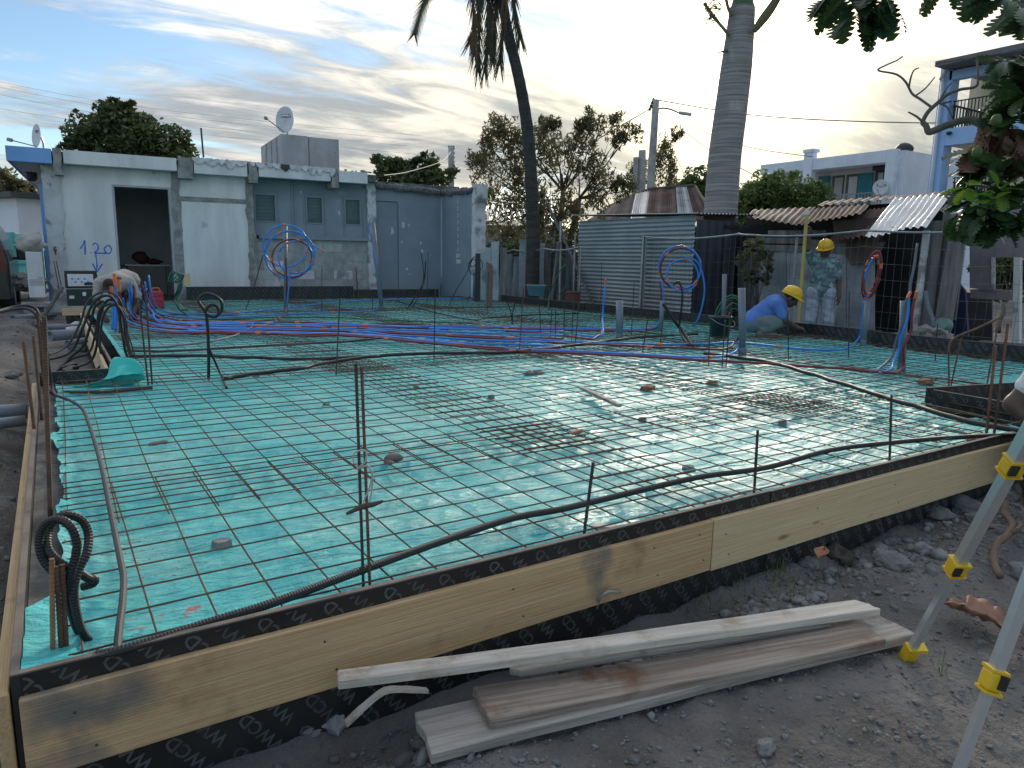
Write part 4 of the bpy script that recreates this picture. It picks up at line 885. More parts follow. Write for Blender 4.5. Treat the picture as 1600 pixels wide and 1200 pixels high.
for sx in (-1, 1): mb = MB(); mb.prism([vb+Vector((sx*x, -0.018, z)) for x, z in ((0.70, 0.80), (0.86, 0.80), (0.82, 1.28), (0.72, 1.28))], (0, 0.016, 0)); mb.build('tail_light', M('tail_light_red', (0.10, 0.012, 0.012), (0.08, 0.01, 0.01), 0.2, 3), vroot)
mb = MB(); mb.box(vb+V(0, -0.06, 0.48), (1.72, 0.12, 0.28)); mb.build('bumper', black_plastic, vroot)
mb = MB(); mb.box(vb+V(1.03, 2.9, 1.12), (0.2, 0.12, 0.26)); mb.box(vb+V(0.93, 2.93, 1.03), (0.12, 0.05, 0.06)); mi_ = mb.build('wing_mirror', black_plastic, vroot); bv = mi_.modifiers.new('b', 'BEVEL'); bv.width = 0.03; bv.segments = 2
for y_ in (0.75, 3.3):
    for sx in (-1, 1):
        mb = MB(); rx = Matrix.Rotation(math.pi/2, 3, 'Y'); mb.lathe([(0.02, -0.11), (0.30, -0.11), (0.33, -0.07), (0.33, 0.07), (0.30, 0.11), (0.02, 0.11)], vb+V(sx*0.80, y_, 0.33), 20, rx); w_ = mb.build('wheel', black_plastic, vroot, smooth=False)
        mb = MB(); mb.lathe([(0.02, -0.115), (0.19, -0.115), (0.19, 0.115), (0.02, 0.115)], vb+V(sx*0.80, y_, 0.33), 14, rx); mb.build('rim', steel, w_)
# stacked white appliance with a sack on top
ap = DD(58, 452, 15.2); apz = 0.02; aroot = empty('air_conditioner_unit', (ap.x, ap.y, apz-0.05), 'white air conditioner unit standing by the blue corner post', 'appliance')
az1 = DD(58, 396, 15.2).z
mb = MB(); mb.box((ap.x, ap.y, (az1+0.15)/2+.03), (0.24, 0.22, az1-0.15)); b_ = mb.build('casing', M('appliance_white', (0.62, 0.63, 0.65), (0.55, 0.56, 0.58), 0.5, 3), aroot); bv = b_.modifiers.new('b', 'BEVEL'); bv.width = 0.015; bv.segments = 2
mb = MB(); mb.box((ap.x-0.03, ap.y-0.112, 0.62), (0.13, 0.012, 0.25)); mb.build('label_sheet', M('paper', (0.72, 0.72, 0.70), (0.6, 0.6, 0.6), 0.7, 30), aroot)
mb = MB(); mb.box((ap.x+0.04, ap.y-0.115, 0.28), (0.15, 0.016, 0.18)); mb.build('cover_panel', M('appliance_panel', (0.7, 0.71, 0.72), (0.66, 0.67, 0.68), 0.5, 3), aroot)
for k in range(7): mb = MB(); mb.box((ap.x, ap.y-0.1105, 0.40+0.022*k), (0.20, 0.01, 0.008)); mb.build('grille_slat', steel, aroot)
mb = MB(); mb.box((ap.x, ap.y, 0.06), (0.5, 0.5, 0.06)); mb.box((ap.x-.15, ap.y, -0.08), (0.15, 0.4, 0.22)); mb.box((ap.x+.15, ap.y, -0.08), (0.15, 0.4, 0.22)); thing(mb, 'concrete_plinth', concrete, (ap.x, ap.y, -.2), 'low concrete plinth under the white air conditioner unit', 'plinth')
mb = MB(); mb.blob((ap.x-0.03, ap.y, az1+0.17), (0.18, 0.15, 0.17), 9, 0.6, 3, freq=2.2)
thing(mb, 'sack', M('beige_sack', (0.42, 0.40, 0.37), (0.33, 0.31, 0.29), 0.9, 6, bump=0.5, bscale=14), (ap.x, ap.y, az1+.03), 'beige crumpled sack lying on the white air conditioner unit', 'sack', smooth=True)
rp = DD(37, 440, 17.5)
mb = MB()
for k in range(26): mb.blob(rp+V(rnd.uniform(-.4, .4), rnd.uniform(-.3, .3), rnd.uniform(-.25, .15)), (rnd.uniform(.05, .16), rnd.uniform(.05, .14), rnd.uniform(.03, .08)), k, 0.6, 1)
o = mb.build('rag_heap', M('white_rag', (0.55, 0.54, 0.52), (0.35, 0.34, 0.32), 0.9, 4, rand=0), None, (rp.x, rp.y, -.2)); tag(o, 'heap of pale rags and rope between the van and the appliance', 'heap')
# open dark-green case with a white sheet in its lid
cp_ = V(0.42, 14.0, 0.10); cg = M('dark_green_case', (0.012, 0.035, 0.03), (0.01, 0.028, 0.024), 0.45, 4, rand=0)
croot = empty('tool_case', cp_, 'open dark green instrument case with a white sheet in its raised lid', 'case')
def cpart(nm, mt, c, sz, bev=0.0, parent=None):
    mb = MB(); mb.box(cp_+Vector(c), sz); o = mb.build(nm, mt, parent or croot)
    if bev: q = o.modifiers.new('b', 'BEVEL'); q.width = bev; q.segments = 2
    return o
cpart('case_body', cg, (0, 0, 0.14), (0.46, 0.30, 0.27), 0.012)
lid = cpart('lid', black_plastic, (0, 0.08, 0.43), (0.47, 0.06, 0.29), 0.012)
sh = cpart('sheet', M('white_sheet', (0.66, 0.67, 0.70), (0.6, 0.6, 0.64), 0.6, 5), (-0.01, 0.046, 0.42), (0.37, 0.005, 0.20), 0, lid)
for k in range(6): cpart('sheet_writing', spray, (-0.13+0.045*k, 0.0415, 0.44-0.05*(k % 2)), (0.03, 0.002, 0.022), 0, lid)
cpart('clip', black_plastic, (0.10, 0.035, 0.36), (0.12, 0.02, 0.045), 0, lid)
for (x, z, w_, h_) in ((-0.16, .15, .07, .05), (0.02, .20, .05, .06), (0.17, .17, .07, .13)): cpart('sticker', MATS['white_sheet'], (x, -0.152, z), (w_, 0.003, h_))
cpart('power_button', M('red_button', (0.3, 0.02, 0.02), (0.25, 0.02, 0.02), 0.4, 3), (0.02, -0.153, 0.10), (0.03, 0.008, 0.03))
# red crate by the doorway
rc = DD(243, 446, 14.2); rcr = empty('toolbox', (rc.x, rc.y, -0.02), 'red plastic toolbox with ribbed drawers by the doorway', 'toolbox'); redp = M('red_plastic', (0.42, 0.03, 0.05), (0.34, 0.025, 0.04), 0.45, 4, rand=0)
for k in range(3):
    mb = MB(); mb.box((rc.x, rc.y, 0.09+0.095*k), (0.21-0.012*k, 0.3, 0.085)); o = mb.build('drawer', redp, rcr); q = o.modifiers.new('b', 'BEVEL'); q.width = 0.012; q.segments = 2
mb = MB(); mb.box((rc.x, rc.y, 0.155), (0.2, 0.28, 0.31)); mb.build('shell', redp, rcr)
mb = MB(); mb.tube([(rc.x-.07, rc.y, .32), (rc.x-.05, rc.y, .375), (rc.x+.05, rc.y, .375), (rc.x+.07, rc.y, .32)], .014, 6); mb.build('handle', orange_tape, rcr)
wb = DD(292, 437, 15.9); mb = MB(); mb.box((wb.x, wb.y, wb.z), (0.13, 0.04, 0.24)); thing(mb, 'wood_offcut', board_new, (wb.x, wb.y, wb.z-.12), 'small upright pine offcut against the white wall right of the doorway', 'wood block')
o.location = o.location

# ------------------------------------------------------------------ overhead lines and poles
def pole(px0, py0, px1, py1, dist, r0_, r1_, label, mat=concrete, z0=-0.3):
    t = DD(px1, py1, dist); b_ = DD(px0, py0, dist); d = t-b_; base = b_-d*((b_.z-z0)/d.z); root = empty('utility_pole', base, label, 'pole')
    mb = MB(); mb.tube([base+(t-base)*k/6 for k in range(7)], [r0_+(r1_-r0_)*k/6 for k in range(7)], 8); mb.build('mast', mat, root, smooth=True)
    return root, t
P1, p1t = pole(1016, 300, 1025, 156, 30, 0.19, 0.13, 'concrete utility pole with a street lamp, right of the feathery tree')
mb = MB(); a1 = DD(1026, 171, 30); a2 = DD(1036, 169, 30); a3 = DD(1060, 176, 30); mb.tube(catmull([a1, a2, DD(1048, 171, 30), a3], 4), 0.035, 6); arm = mb.build('lamp_arm', steel, P1)
mb = MB(); h1 = DD(1060, 176, 30); h2 = DD(1081, 179, 30); mb.beam(h1, h2, 0.16, 0.13); o = mb.build('lamp_head', M('lamp_grey', (0.42, 0.43, 0.42), (0.36, 0.37, 0.36), 0.5, 3), P1); q = o.modifiers.new('b', 'BEVEL'); q.width = 0.05; q.segments = 2
for k in range(4): mb = MB(); mb.lathe([(0.0, 0), (0.05, 0), (0.06, .06), (0.03, .12)], DD(1021-2*k, 158+5*k, 30), 8); mb.build('insulator', dark_void, P1)
P2, p2t = pole(705, 284, 705, 228, 36, 0.17, 0.14, 'square utility pole with a cross-arm behind the grey return wall')
mb = MB(); mb.beam(DD(700, 229, 36), DD(710, 229, 36), 0.08, 0.08); mb.build('cross_arm', dark_void, P2)
for k in range(5): mb = MB(); mb.lathe([(0.0, 0), (0.05, 0), (0.07, .05), (0.03, .14)], DD(708.5, 234+7*k, 36), 7); mb.build('insulator', dark_void, P2)
P3, p3t = pole(1003, 310, 1003.5, 235, 26, 0.14, 0.12, 'taller of two short grey posts left of the street lamp pole')
P4, p4t = pole(994, 310, 994, 246, 26, 0.11, 0.10, 'shorter of two grey posts left of the street lamp pole')
def line(pts, r, label):
    mb = MB(); mb.tube(catmull(pts, 8), r, 4, False); return thing(mb, 'overhead_wire', line_mat, pts[0], label, 'wire', 'overhead wires')
line([p1t, DD(1200, 182, 32), DD(1440, 192, 36), DD(1700, 190, 40)], 0.022, 'thick overhead wire from the street lamp pole to the blue building')
line([DD(1023, 166, 30), DD(930, 220, 29), DD(800, 300, 28)], 0.018, 'dark wire sloping down left from the street lamp pole through the tree')
line([DD(1028, 172, 30), DD(1150, 225, 31), DD(1270, 245, 33)], 0.013, 'thin wire from the street lamp pole to the white house chimney')
line([DD(1028, 174, 30), DD(1110, 235, 29), DD(1180, 275, 28)], 0.012, 'thin wire sloping down right from the street lamp pole')
line([DD(1030, 175, 30), DD(1052, 235, 29), DD(1072, 278, 28)], 0.012, 'thin steep stay wire right of the street lamp pole')
line([DD(705, 236, 36), DD(690, 252, 30), DD(640, 268, 24), DD(600, 274, 20)], 0.014, 'wire drooping from the cross-arm pole over the grey part of the building')
for k, (ya, yb, yc, lb) in enumerate(((119, 160, 190, 'uppermost'), (128, 168, 198, 'second'), (139, 180, 208, 'third'), (165, 195, 220, 'lowest'))):
    line([DD(-80, ya-8, 60), DD(170, yb, 62), DD(420, yc, 64), DD(660, yc+22, 66)], 0.007, '%s of four thin wires crossing the sky at the left' % lb)

# ------------------------------------------------------------------ trees
def leaf_cloud(centres, radii, n_each, size, aspect=0.5, up=0.3, rs=None, droop=0.0):
    """diamond leaf faces spread through clumps; returns V, F arrays"""
    rs = rs or nrs; C_ = np.repeat(np.asarray(centres, float), n_each, 0); Rr = np.repeat(np.asarray(radii, float), n_each, 0); n = len(C_)
    d = rs.normal(size=(n, 3)); d /= np.linalg.norm(d, axis=1)[:, None]; p = C_+d*Rr*(rs.uniform(0.25, 1.0, (n, 1))**0.55)
    ax = rs.normal(size=(n, 3)); ax[:, 2] = ax[:, 2]*(1-up)-droop; ax /= np.linalg.norm(ax, axis=1)[:, None]
    bx = np.cross(ax, rs.normal(size=(n, 3))+np.array([0, 0, up*2])); bx /= np.linalg.norm(bx, axis=1)[:, None]+1e-9
    s = size*rs.uniform(0.6, 1.3, (n, 1)); A = ax*s; Bq = bx*s*aspect*0.5
    Vx = np.stack([p-A*0.5, p+Bq, p+A*0.5, p-Bq], 1).reshape(-1, 3); Fx = np.arange(4*n).reshape(n, 4)
    return Vx, Fx
def limb(mb, p0, p1, ra, rb, seed, n=7, wob=0.08, sides=6):
    L_ = (p1-p0).length; pts = []
    for i in range(n+1):
        t = i/n; pts.append(p0+(p1-p0)*t+Vector((noise.noise(Vector((t*2.2, seed, 0))), noise.noise(Vector((t*2.2, seed, 5))), 0.5*noise.noise(Vector((t*2.2, seed, 9)))))*L_*wob*math.sin(math.pi*min(1, t*1.1)*0.9))
    mb.tube(pts, [ra+(rb-ra)*i/n for i in range(n+1)], sides); return pts
def tree(name, label, base, clumps, leafm, n_each, size, trunk_r, group=None, aspect=0.5, up=0.3, droop=0.0, barkm=None, seed=1, forks=None, cat='tree', tall=0.8):
    root = empty(name, base, label, cat, group); mb = MB(); base = Vector(base)
    cen = sum((Vector(c[:3]) for c in clumps), Vector())/len(clumps)
    fork = forks or [base+(cen-base)*0.45]
    for k, f in enumerate(fork): limb(mb, base+Vector((0.15*k, 0, 0)), f, trunk_r, trunk_r*0.7, seed+k, 8, 0.05, 8)
    for k, c in enumerate(clumps):
        cc = Vector(c[:3]); f = min(fork, key=lambda q: (q-cc).length); limb(mb, f, cc, trunk_r*0.30, trunk_r*0.06, seed+k*1.7, 6, 0.10, 5)
        for j in range(3): limb(mb, f+(cc-f)*0.6, cc+Vector((nrs.uniform(-1, 1), nrs.uniform(-1, 1), nrs.uniform(-.6, 1)))*c[3]*0.8, trunk_r*0.10, trunk_r*0.03, seed+k+j*9.1, 4, 0.1, 4)
    mb.build('trunk', barkm or bark, root, smooth=True)
    sub = []; sr = []
    for c in clumps:
        for j in range(int((c[4] if len(c) > 4 else 7)*1.5)):
            d = nrs.normal(size=3); d /= np.linalg.norm(d); r_ = c[3]
            sub.append(np.array(c[:3])+d*np.array([r_, r_, r_*0.8])*nrs.uniform(0.2, 1.45)); q = r_*nrs.uniform(0.32, 0.75); sr.append([q, q, q*tall])
    Vx, Fx = leaf_cloud(sub, sr, n_each, size, aspect, up, droop=droop)
    fast_mesh('crown', Vx, Fx, leafm, root, base)
    return root
def cl(px, py, dist, rpx, k=7):
    p = DD(px, py, dist); return (p.x, p.y, p.z, rpx*dist/1118*1.06, k)
# dense dark tree behind the building
tb0 = DD(195, 300, 30); tree('mango_tree', 'dense dark green conical tree rising behind the left half of the building', (tb0.x, tb0.y, -0.3),
    [cl(190, 185, 30, 22, 9), cl(165, 200, 30, 24, 9), cl(220, 200, 30, 26, 9), cl(140, 218, 30.5, 22, 9), cl(185, 222, 29.5, 34, 10), cl(230, 225, 30, 28, 10), cl(262, 228, 30.5, 20, 9), cl(150, 238, 30, 30, 9), cl(200, 250, 30, 44, 10), cl(268, 245, 30, 24, 8), cl(190, 168, 30, 11, 6), cl(119, 224, 30, 11, 4)],
    leaf_dark, 120, 0.20, 0.25, None, 0.5, 0.3, seed=3)
tb0 = DD(25, 330, 42); tree('green_tree', 'olive green tree beyond the white house at the far left edge', (tb0.x, tb0.y, -0.3), [cl(5, 312, 42, 28), cl(38, 300, 42, 24), cl(62, 322, 42, 28), cl(45, 345, 42, 30), cl(75, 345, 42, 25)], leaf_olive, 60, 0.36, 0.22, None, 0.6, seed=5)
tb0 = DD(640, 300, 30); tree('bushy_tree', 'bushy dark green tree behind the roof edge right of the tank', (tb0.x, tb0.y, -0.3), [cl(610, 268, 30, 20), cl(640, 262, 30, 22), cl(665, 262, 30, 20), cl(685, 272, 30, 18), cl(650, 278, 30, 24), cl(598, 258, 30, 10, 4), cl(655, 250, 30, 8, 3)], leaf_dark, 75, 0.26, 0.16, None, 0.4, seed=7, droop=0.3)
# feathery tree in the centre
tb0 = DD(858, 420, 19.5); fk = [DD(845, 330, 19.5), DD(880, 300, 19.8), DD(905, 310, 19.5)]
tree('feathery_tree', 'large feathery olive tree with thin drooping leaves behind the dark palm trunk', (tb0.x, tb0.y, -0.3),
    [cl(780, 200, 19.5, 16), cl(765, 225, 19.5, 22), cl(790, 240, 19.5, 24), cl(750, 250, 20, 16), cl(770, 275, 19.5, 24), cl(812, 225, 19.5, 20), cl(845, 215, 20, 18), cl(862, 195, 20, 14), cl(840, 255, 19.5, 26), cl(870, 235, 19.5, 22), cl(812, 275, 19.5, 22), cl(850, 295, 19.2, 28), cl(905, 200, 20, 16, 5), cl(925, 190, 20, 15, 5), cl(950, 195, 20, 15, 5), cl(985, 205, 20, 14, 5), cl(900, 225, 20, 14, 5), cl(930, 240, 20, 17, 5), cl(960, 225, 20, 13, 4), cl(905, 265, 19.5, 22, 6), cl(935, 280, 19.5, 18, 5), cl(875, 320, 19, 22, 8), cl(830, 330, 19, 26, 8), cl(900, 330, 19, 20, 7), cl(935, 310, 19.5, 20, 6), cl(965, 300, 19.5, 16, 5), cl(978, 285, 19.5, 13, 5), cl(795, 320, 19.5, 24, 7), cl(770, 350, 19.5, 24, 7), cl(800, 370, 19.2, 26, 7), cl(845, 360, 19, 24, 8), cl(900, 365, 19, 18, 6), cl(755, 310, 20, 16, 6)],
    leaf_olive, 46, 0.17, 0.10, None, 0.24, 0.0, 0.7, seed=11, forks=fk, tall=1.5)
tb0 = DD(1022, 320, 31); tree('slender_tree', 'thin-leaved young tree growing around the street lamp pole', (tb0.x, tb0.y, -0.3), [cl(1040, 232, 31, 14, 5), cl(1055, 215, 31, 10, 4), cl(1030, 255, 31, 15, 6), cl(1050, 258, 31, 12, 4), cl(1015, 275, 31, 16, 6), cl(1045, 280, 31, 12, 4), cl(995, 262, 31, 10, 4)], leaf_olive, 36, 0.24, 0.06, None, 0.22, 0, 0.5, seed=17, tall=1.4)
for k, (cls, lb, nm) in enumerate((([cl(1078, 294, 34, 20, 14), cl(1100, 288, 34, 18, 14), cl(1060, 302, 34, 16, 12), cl(1090, 308, 34, 22, 14), cl(1070, 318, 34, 20, 12)], 'rounded fresh green shrub left of the pale palm trunk', 'green_shrub'),
        ([cl(1170, 310, 33, 24, 13), cl(1195, 298, 33, 22, 13), cl(1220, 300, 33, 24, 13), cl(1250, 311, 33, 24, 13), cl(1275, 323, 33, 20, 12), cl(1200, 320, 33, 28, 14), cl(1240, 328, 33, 26, 14), cl(1185, 335, 33, 26, 13), cl(1280, 338, 33, 18, 10), cl(1160, 328, 33, 24, 12), cl(1215, 343, 33, 28, 12)], 'wide rounded fresh green tree between the pale palm trunk and the white house', 'green_tree'))):
    b0 = cls[0]; tree(nm, lb, (b0[0], b0[1], -0.3), cls, leaf_fresh, 90, 0.20, 0.14, None, 0.45, 0.2, seed=23+k)
tb0 = DD(1190, 420, 12.6); tree('climbing_shrub', 'leafy climbing shrub against the tin shack wall, left of the crouching man', (tb0.x, tb0.y, -0.3), [cl(1175, 385, 12.6, 13, 5), cl(1190, 400, 12.6, 13, 5), cl(1165, 400, 12.6, 11, 5), cl(1180, 425, 12.6, 13, 5), cl(1200, 415, 12.5, 9, 4), cl(1172, 440, 12.6, 10, 4), cl(1195, 435, 12.5, 7, 3)], leaf_olive, 34, 0.085, 0.02, None, 0.4, 0, 0.4, seed=31, cat='shrub')
# low scrub behind the wire fence
for k, (px, py, dist, rr, lb) in enumerate(((790, 400, 17.5, 24, 'dark scrub behind the leaning board and wire fence'), (865, 395, 18, 22, 'dark scrub right of the dark palm trunk, behind the wire fence'))):
    b0 = DD(px, 440, dist); tree('scrub', lb, (b0.x, b0.y, -0.3), [cl(px-14, py, dist, rr), cl(px+14, py-8, dist, rr), cl(px, py+20, dist, rr)], leaf_dark, 60, 0.15, 0.03, None, 0.35, seed=41+k, cat='shrub')

# palms
def frond(mb, lf, base, az, el, length, droop, nl=34, ll=0.55, seed=0, hang=0.5, w=0.022):
    pts = []; p = Vector(base); e = el
    for i in range(13):
        pts.append(p.copy()); st = length/12
        p = p+Vector((math.cos(az)*math.cos(e), math.sin(az)*math.cos(e), math.sin(e)))*st; e = max(-1.5, e-droop/12)
    mb.tube(pts, [0.03*(1-i/13)+0.006 for i in range(13)], 5)
    for k in range(nl):
        t = 0.12+0.88*k/nl; q = t*12; i = min(11, int(q)); pp = pts[i]+(pts[i+1]-pts[i])*(q-i); tg = (pts[i+1]-pts[i]).normalized()
        sd = tg.cross(Vector((0, 0, 1)));
        if sd.length < 0.05: sd = Vector((-math.sin(az), math.cos(az), 0))
        sd.normalize(); l_ = ll*(1-0.55*abs(t-0.45)/0.55)*rnd.uniform(.85, 1.1)
        for s_ in (-1, 1):
            d = (sd*s_*0.75+tg*0.55+Vector((0, 0, -hang))).normalized(); mid = pp+d*l_*0.5; end = pp+d*l_*0.92+Vector((0, 0, -l_*0.25*hang)); wv = tg*w*0.7
            lf.append((pp-wv, pp+wv, mid+wv, mid-wv)); lf.append((mid-wv, mid+wv, end+wv*.12, end-wv*.12))
def build_leaf(lf, name, mat, root):
    mb = MB()
    for q in lf: mb.add(q, [(0, 1, 2, 3)])
    return mb.build(name, mat, root)
PD = 16.0
cb = DD(832, 440, PD); cb.z = -0.3
cps = [cb, DD(833, 380, PD), DD(831, 300, PD), DD(826, 220, PD), DD(818, 160, PD), DD(808, 110, PD), DD(797, 65, PD), DD(788, 20, PD), DD(783, -25, PD)]
ck = empty('coconut_palm', cb, 'coconut palm with a dark curved trunk and hanging fronds, top centre', 'palm tree')
P_ = catmull(cps, 5); mb = MB(); mb.tube(P_, [0.17-0.07*(i/len(P_))**0.6+0.006*(i % 2) for i in range(len(P_))], 10); mb.build('trunk', palm_bark, ck, smooth=True)
top = cps[-1]; mb = MB(); lf = []; lfd = []; mbd = MB()
for k in range(15):
    az = k*2.39+0.4; el = R(rnd.uniform(48, 80)); frond(mb, lf, top+V(0, 0, .5), az, el, rnd.uniform(3.0, 3.6), R(rnd.uniform(45, 75)), 44, 0.62, k, 0.6)
# the hanging old skirt of fronds visible below the frame's top edge
for k, (px, py, ln) in enumerate(((741, -10, 0), (752, -8, 0), (765, -5, 0), (777, -5, 0), (790, 0, 0), (800, -5, 0), (757, -4, 0), (770, -4, 0))):
    endp = [(741, 85), (747, 110), (757, 112), (770, 95), (781, 100), (812, 58), (735, 60), (764, 80)][k]
    a = top+Vector((0, 0, -0.05)); b_ = DD(px, py, PD-0.3+0.1*(k % 4)); c = DD(endp[0], endp[1], PD-0.3+0.12*(k % 5)); pts = catmull([a, b_+Vector((0, 0, .25)), (b_+c)/2, c], 5)
    tgt_mb, tgt_l = (mbd, lfd) if k in (0, 4, 6, 7) else (mb, lf)
    tgt_mb.tube(pts, [0.03*(1-i/len(pts))+.005 for i in range(len(pts))], 5)
    for i in range(2, len(pts)-1):
        tg = (pts[i+1]-pts[i]).normalized(); sd = tg.cross(fw).normalized()
        for j in range(5):
            pp = pts[i]+(pts[i+1]-pts[i])*j/5
            for s_ in (-1, 1):
                l_ = rnd.uniform(.28, .5); d = (sd*s_*rnd.uniform(.15, .45)+tg*0.9+fw*rnd.uniform(-.35, .35)+V(0, 0, -.5)).normalized(); wv = sd*0.012
                tgt_l.append((pp-wv, pp+wv, pp+d*l_+wv*.2, pp+d*l_-wv*.2))
# the single green frond tip at the left
pts = catmull([top, top+V(-0.8, .4, .7), DD(690, -40, PD), DD(664, 0, PD), DD(647, 55, PD)], 6); mb.tube(pts, [0.03*(1-i/len(pts))+.005 for i in range(len(pts))], 5)
for i in range(8, len(pts)-1):
    tg = (pts[i+1]-pts[i]).normalized(); sd = tg.cross(fw).normalized()
    for j in range(5):
        pp = pts[i]+(pts[i+1]-pts[i])*j/5
        for s_ in (-1, 1):
            l_ = 0.42*(1-0.4*i/len(pts))*rnd.uniform(.85, 1.1); d = (sd*s_*0.55+tg*0.8+V(0, 0, -.25)).normalized(); wv = tg*0.017
            lf.append((pp-wv, pp+wv, pp+d*l_+wv*.1, pp+d*l_-wv*.1))
mb.build('frond_stalks', bark, ck); build_leaf(lf, 'fronds', leaf_palm, ck); mbd.build('dry_frond_stalks', bark, ck); build_leaf(lfd, 'dry_fronds', leaf_dry, ck)
for k, (px, py) in enumerate(((765, -12), (776, -16), (790, -12))): mb = MB(); mb.blob(DD(px, py, PD-.2), (.11, .11, .14), k, .15, 2); mb.build('coconut', M('coconut_husk', (0.12, 0.10, 0.04), (0.08, 0.06, 0.03), 0.7, 4), ck, smooth=True)
# royal palm
RD = 14.6; rb_ = DD(1127, 345, RD); rb_.z = -0.3
rpts = [DD(1120, 430, RD), DD(1126, 330, RD), DD(1132, 250, RD), DD(1141, 180, RD), DD(1150, 110, RD), DD(1156, 55, RD), DD(1160, 12, RD)]; rpts = [Vector((rpts[0].x, rpts[0].y, -0.3))]+rpts[1:]
rw_ = [0.34, 0.315, 0.305, 0.30, 0.285, 0.255, 0.225]; P_ = catmull(rpts, 16); W_ = np.interp(np.linspace(0, 6, len(P_)), range(7), rw_)
rk = empty('royal_palm', rb_, 'thick pale grey ringed royal palm trunk in front of the sun', 'palm tree'); mb = MB(); mb.tube(P_, [w*(1+0.005*(1 if i % 3 == 0 else -0.4)) for i, w in enumerate(W_)], 18); mb.build('trunk', royal_bark, rk, smooth=True)
rt_ = rpts[-1]; mb = MB(); mb.tube(catmull([rt_+V(0, 0, -.02), DD(1161, -15, RD), DD(1163, -110, RD)], 5), [0.225-0.012*i for i in range(11)], 14); mb.build('crownshaft', M('green_crownshaft', (0.07, 0.13, 0.05), (0.05, 0.10, 0.04), 0.5, 2), rk, smooth=True)
ct = DD(1163, -115, RD); mb = MB(); lf = []
for k in range(15): frond(mb, lf, ct, k*2.39, R(rnd.uniform(35, 80)), rnd.uniform(2.6, 3.2), R(rnd.uniform(45, 80)), 40, 0.6, k, 0.5)
mb.build('frond_stalks', bark, rk); build_leaf(lf, 'fronds', leaf_palm, rk)
# dry flower spathes and inflorescences under the crownshaft
sh_ = MB(); 
for (x0, y0, pts_) in ((1178, 50, [(1178, 50), (1188, 35), (1205, 12), (1225, -20)]), (1140, 22, [(1143, 25), (1137, 10), (1132, -15)]), (1137, 57, [(1139, 56), (1130, 44), (1118, 30), (1100, 5)])):
    Q = catmull([DD(x, y, RD-0.25) for x, y in pts_], 5); sh_.tube(Q, [0.035+0.05*math.sin(math.pi*i/len(Q)) if x0 == 1178 else 0.03 for i in range(len(Q))], 7)
Q = [DD(1137, 79, RD-.25), DD(1117, 83, RD-.3)]; sh_.tube(Q, [0.03, 0.004], 5); sh_.build('spathe', M('green_brown_spathe', (0.13, 0.12, 0.05), (0.09, 0.09, 0.04), 0.7, 3), rk, smooth=True)
tw = MB()
for k in range(60):
    a = DD(rnd.uniform(1105, 1132), rnd.uniform(2, 38), RD-.25); b_ = DD(rnd.uniform(1085, 1118), rnd.uniform(-5, 42), RD-.25+rnd.uniform(-.2, .2)); tw.tube([a, (a+b_)/2+V(0, 0, rnd.uniform(-.04, .06)), b_], [0.006, .005, .003], 4)
tw.build('flower_sprays', dead_branch, rk, kind='stuff')

# ------------------------------------------------------------------ right side: sheds, fence, houses
def corr(mb, o, u, v, Lu, Lv, n_, period=0.076, amp=0.011, nu=2, jag=0.0, seed=0, shape=None):
    """corrugated sheet: ridges run along u, waves across v"""
    o = Vector(o); u = Vector(u).normalized(); v = Vector(v).normalized(); n_ = Vector(n_).normalized(); k = max(6, int(Lv/period*6)); vs = []
    for j in range(k+1):
        t = Lv*j/k; w = amp*math.sin(2*math.pi*t/period)
        for i in range(nu+1):
            s_ = Lu*i/nu
            if i == 0 and jag: s_ += jag*noise.noise(Vector((t*6, seed, 0)))
            if i == nu and jag: s_ += jag*noise.noise(Vector((t*6, seed+3, 0)))
            p = o+u*s_+v*t+n_*w
            if shape: p = shape(p, s_/Lu, t/Lv)
            vs.append(p)
    m_ = nu+1; mb.add(vs, [(j*m_+i, j*m_+i+1, (j+1)*m_+i+1, (j+1)*m_+i) for j in range(k) for i in range(nu)])
SX = 9.45
def sx(px, py): return PX(px, py, SX)
a = sx(905, 347); b_ = sx(1088, 336.5); shz = (a.z+b_.z)/2; Ya, Yb = a.y, b_.y
shed = empty('tin_shed', (SX+0.7, (Ya+Yb)/2, -0.3), 'grey shed clad in horizontally ridged corrugated sheets behind the slab', 'shed')
zb = -0.3; nsheet = 3; hs = (shz-zb)/nsheet
for k in range(nsheet):
    mb = MB(); corr(mb, (SX-0.004*k, Ya, zb+hs*k-0.02), (0, -1, 0), (0, 0, 1), Ya-Yb, hs+0.03, (-1, 0, 0), 0.078, 0.013, 3, 0.02, k)
    mb.build('corrugated_sheet', galv, shed, smooth=True)
sd_end = PX(1147, 333, SX).y; xe = SX+ (PY(1147, 333, Yb).x-SX)
mb = MB(); corr(mb, (SX+0.02, Yb, zb), (0, 0, 1), (1, 0, 0), shz-zb-0.06, PY(1147, 400, Yb).x-SX, (0, -1, 0), 0.20, 0.008, 2); mb.build('side_sheet', dark_paint, shed, smooth=False)
mb = MB(); corr(mb, (SX-0.08, Yb-0.12, shz+0.03), (-0.0, 1, 0.03), (1, 0, 0.03), Ya-Yb+0.3, PY(1180, 336, Yb).x-SX+0.1, (0, 0, 1), 0.09, 0.014, 2); mb.build('roof_sheet', galv, shed, smooth=True)
mb = MB(); mb.box((SX+1.0, Ya-0.05, 0.7), (1.9, 0.05, 2.0)); mb.box((SX+1.9, (Ya+Yb)/2, 0.7), (0.05, Ya-Yb, 2.0)); mb.build('back_wall', dark_paint, shed)
mb = MB(); mb.box((SX+0.9, Yb-0.012, shz-0.16), (0.35, 0.02, 0.06)); mb.build('vent_gap', dark_void, shed)

